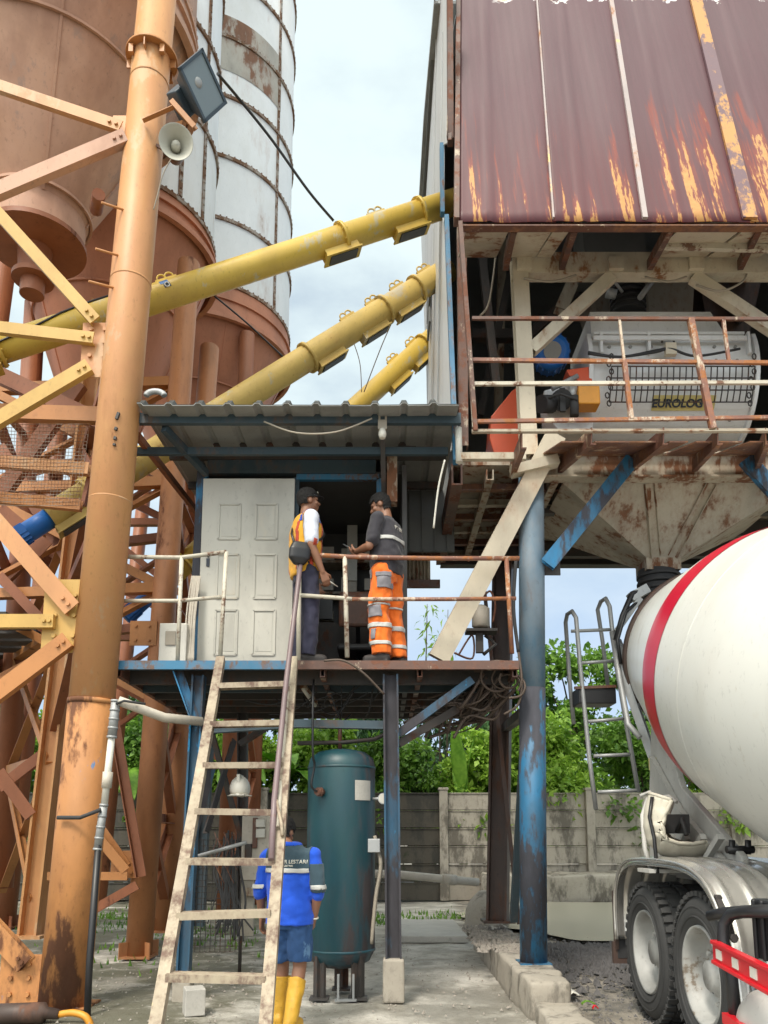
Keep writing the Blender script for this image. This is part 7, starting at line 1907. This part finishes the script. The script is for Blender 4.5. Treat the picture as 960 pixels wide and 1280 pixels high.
# --- worker in blue shirt walking away below
poseC = dict(head=(-.10, .09, 1.585), hyaw=-.1, hpitch=-.45, lean=.03,
    legL=((-.09, 0, .9), (-.10, .12, .50), (-.11, .10, .10)), legR=((.09, 0, .9), (.09, .02, .49), (.08, -.16, .11)),
    armL=((-.20, 0, 1.39), (-.265, -.01, 1.12), (-.29, .10, .87)), armR=((.20, 0, 1.39), (.26, -.03, 1.12), (.20, .04, .88)),
    handL=((-.1, .3, -.95), (1, 0, 0), .5, -1), handR=((-.25, .25, -.95), (-.9, .1, 0), .55, 1))
YC = 6.62
scC = .965
tC, bC, hC, RC = build_person('man in bright blue work shirt, denim shorts and yellow rubber boots below the platform', W(P(361, 1200, YC).x, YC, 0), radians(-14), scC, poseC)
mb = MB()
loft(mb, [((0, 0, .83), 0.207, .138, .8), ((0, 0, .95), 0.201, .136, .8), ((0, 0, 1.08), 0.192, .128, .8), ((0, .004, 1.2), 0.201, .132, .8), ((0, .006, 1.33), 0.211, .134, .8), ((0, .008, 1.42), 0.196, .112, .9), ((0, .01, 1.465), 0.109, .08, 1), ((0, .012, 1.50), 0.081, .072, 1)])
for s in (-1, 1):
    a, e, w = [Vector(p) for p in poseC['armL' if s < 0 else 'armR']]; capsule(mb, a, a.lerp(e, .98), .070, .062); capsule(mb, e, e.lerp(w, .2), .060, .056)
shC = fuse(mb, 'work_shirt', M['royal'], tC, .009, 4, .013, (7, 7, 8), seed=15)
patch(shC, lambda c, n: c.z > 1.285 and c.z < 1.475 and abs(c.x) < .195, .005, 'yoke', M['teal_cloth'], tC)
patch(shC, lambda c, n: c.x > .20 and 1.10 < c.z < 1.33, .006, 'sleeve_panel', M['teal_cloth'], tC)
patch(shC, lambda c, n: 1.255 < c.z < 1.292 and abs(c.x) < .19, .010, 'reflective_stripe', M['reflect'], tC)
for sx_ in (-1, 1): patch(shC, lambda c, n: c.x * sx_ > .215 and 1.125 < c.z < 1.155, .011, 'sleeve_stripe', M['reflect'], tC)
patch(shC, lambda c, n: abs(c.x) < .085 and c.z > 1.475, .006, 'collar', M['royal'], tC)
wrap_text(tC, shC, 'PT. TEER LESTARI', .042, .02, 1.345, 'white_plastic', .011)
wrap_text(tC, shC, 'LESTARI', .022, .03, 1.312, 'white_plastic', .011)
tr_c = trousers(tC, (poseC['legL'], poseC['legR']), 'denim', (.112, .104, .1), .54, seed=21, wr=.014)
tr_c.name = 'denim_shorts'
boots(tC, (poseC['legL'], poseC['legR']), 'boot_yellow', .40, .066, 'rubber_boot')
hair(tC, bC, hC, RC, low=-.065, front=.045, thick=.014)
eyes(tC, hC, RC)
wr = Vector(poseC['armR'][2]); el = Vector(poseC['armR'][1]); dw = (wr - el).normalized(); x_, y_, _ = frame(dw)
mb = MB(); mb.tube([wr - dw * .01 + (x_ * cos(2 * pi * k / 14) + y_ * sin(2 * pi * k / 14)) * .033 for k in range(15)], .007, 6, False); mb.build('bracelet', M['white_plastic'], tC, local=True)
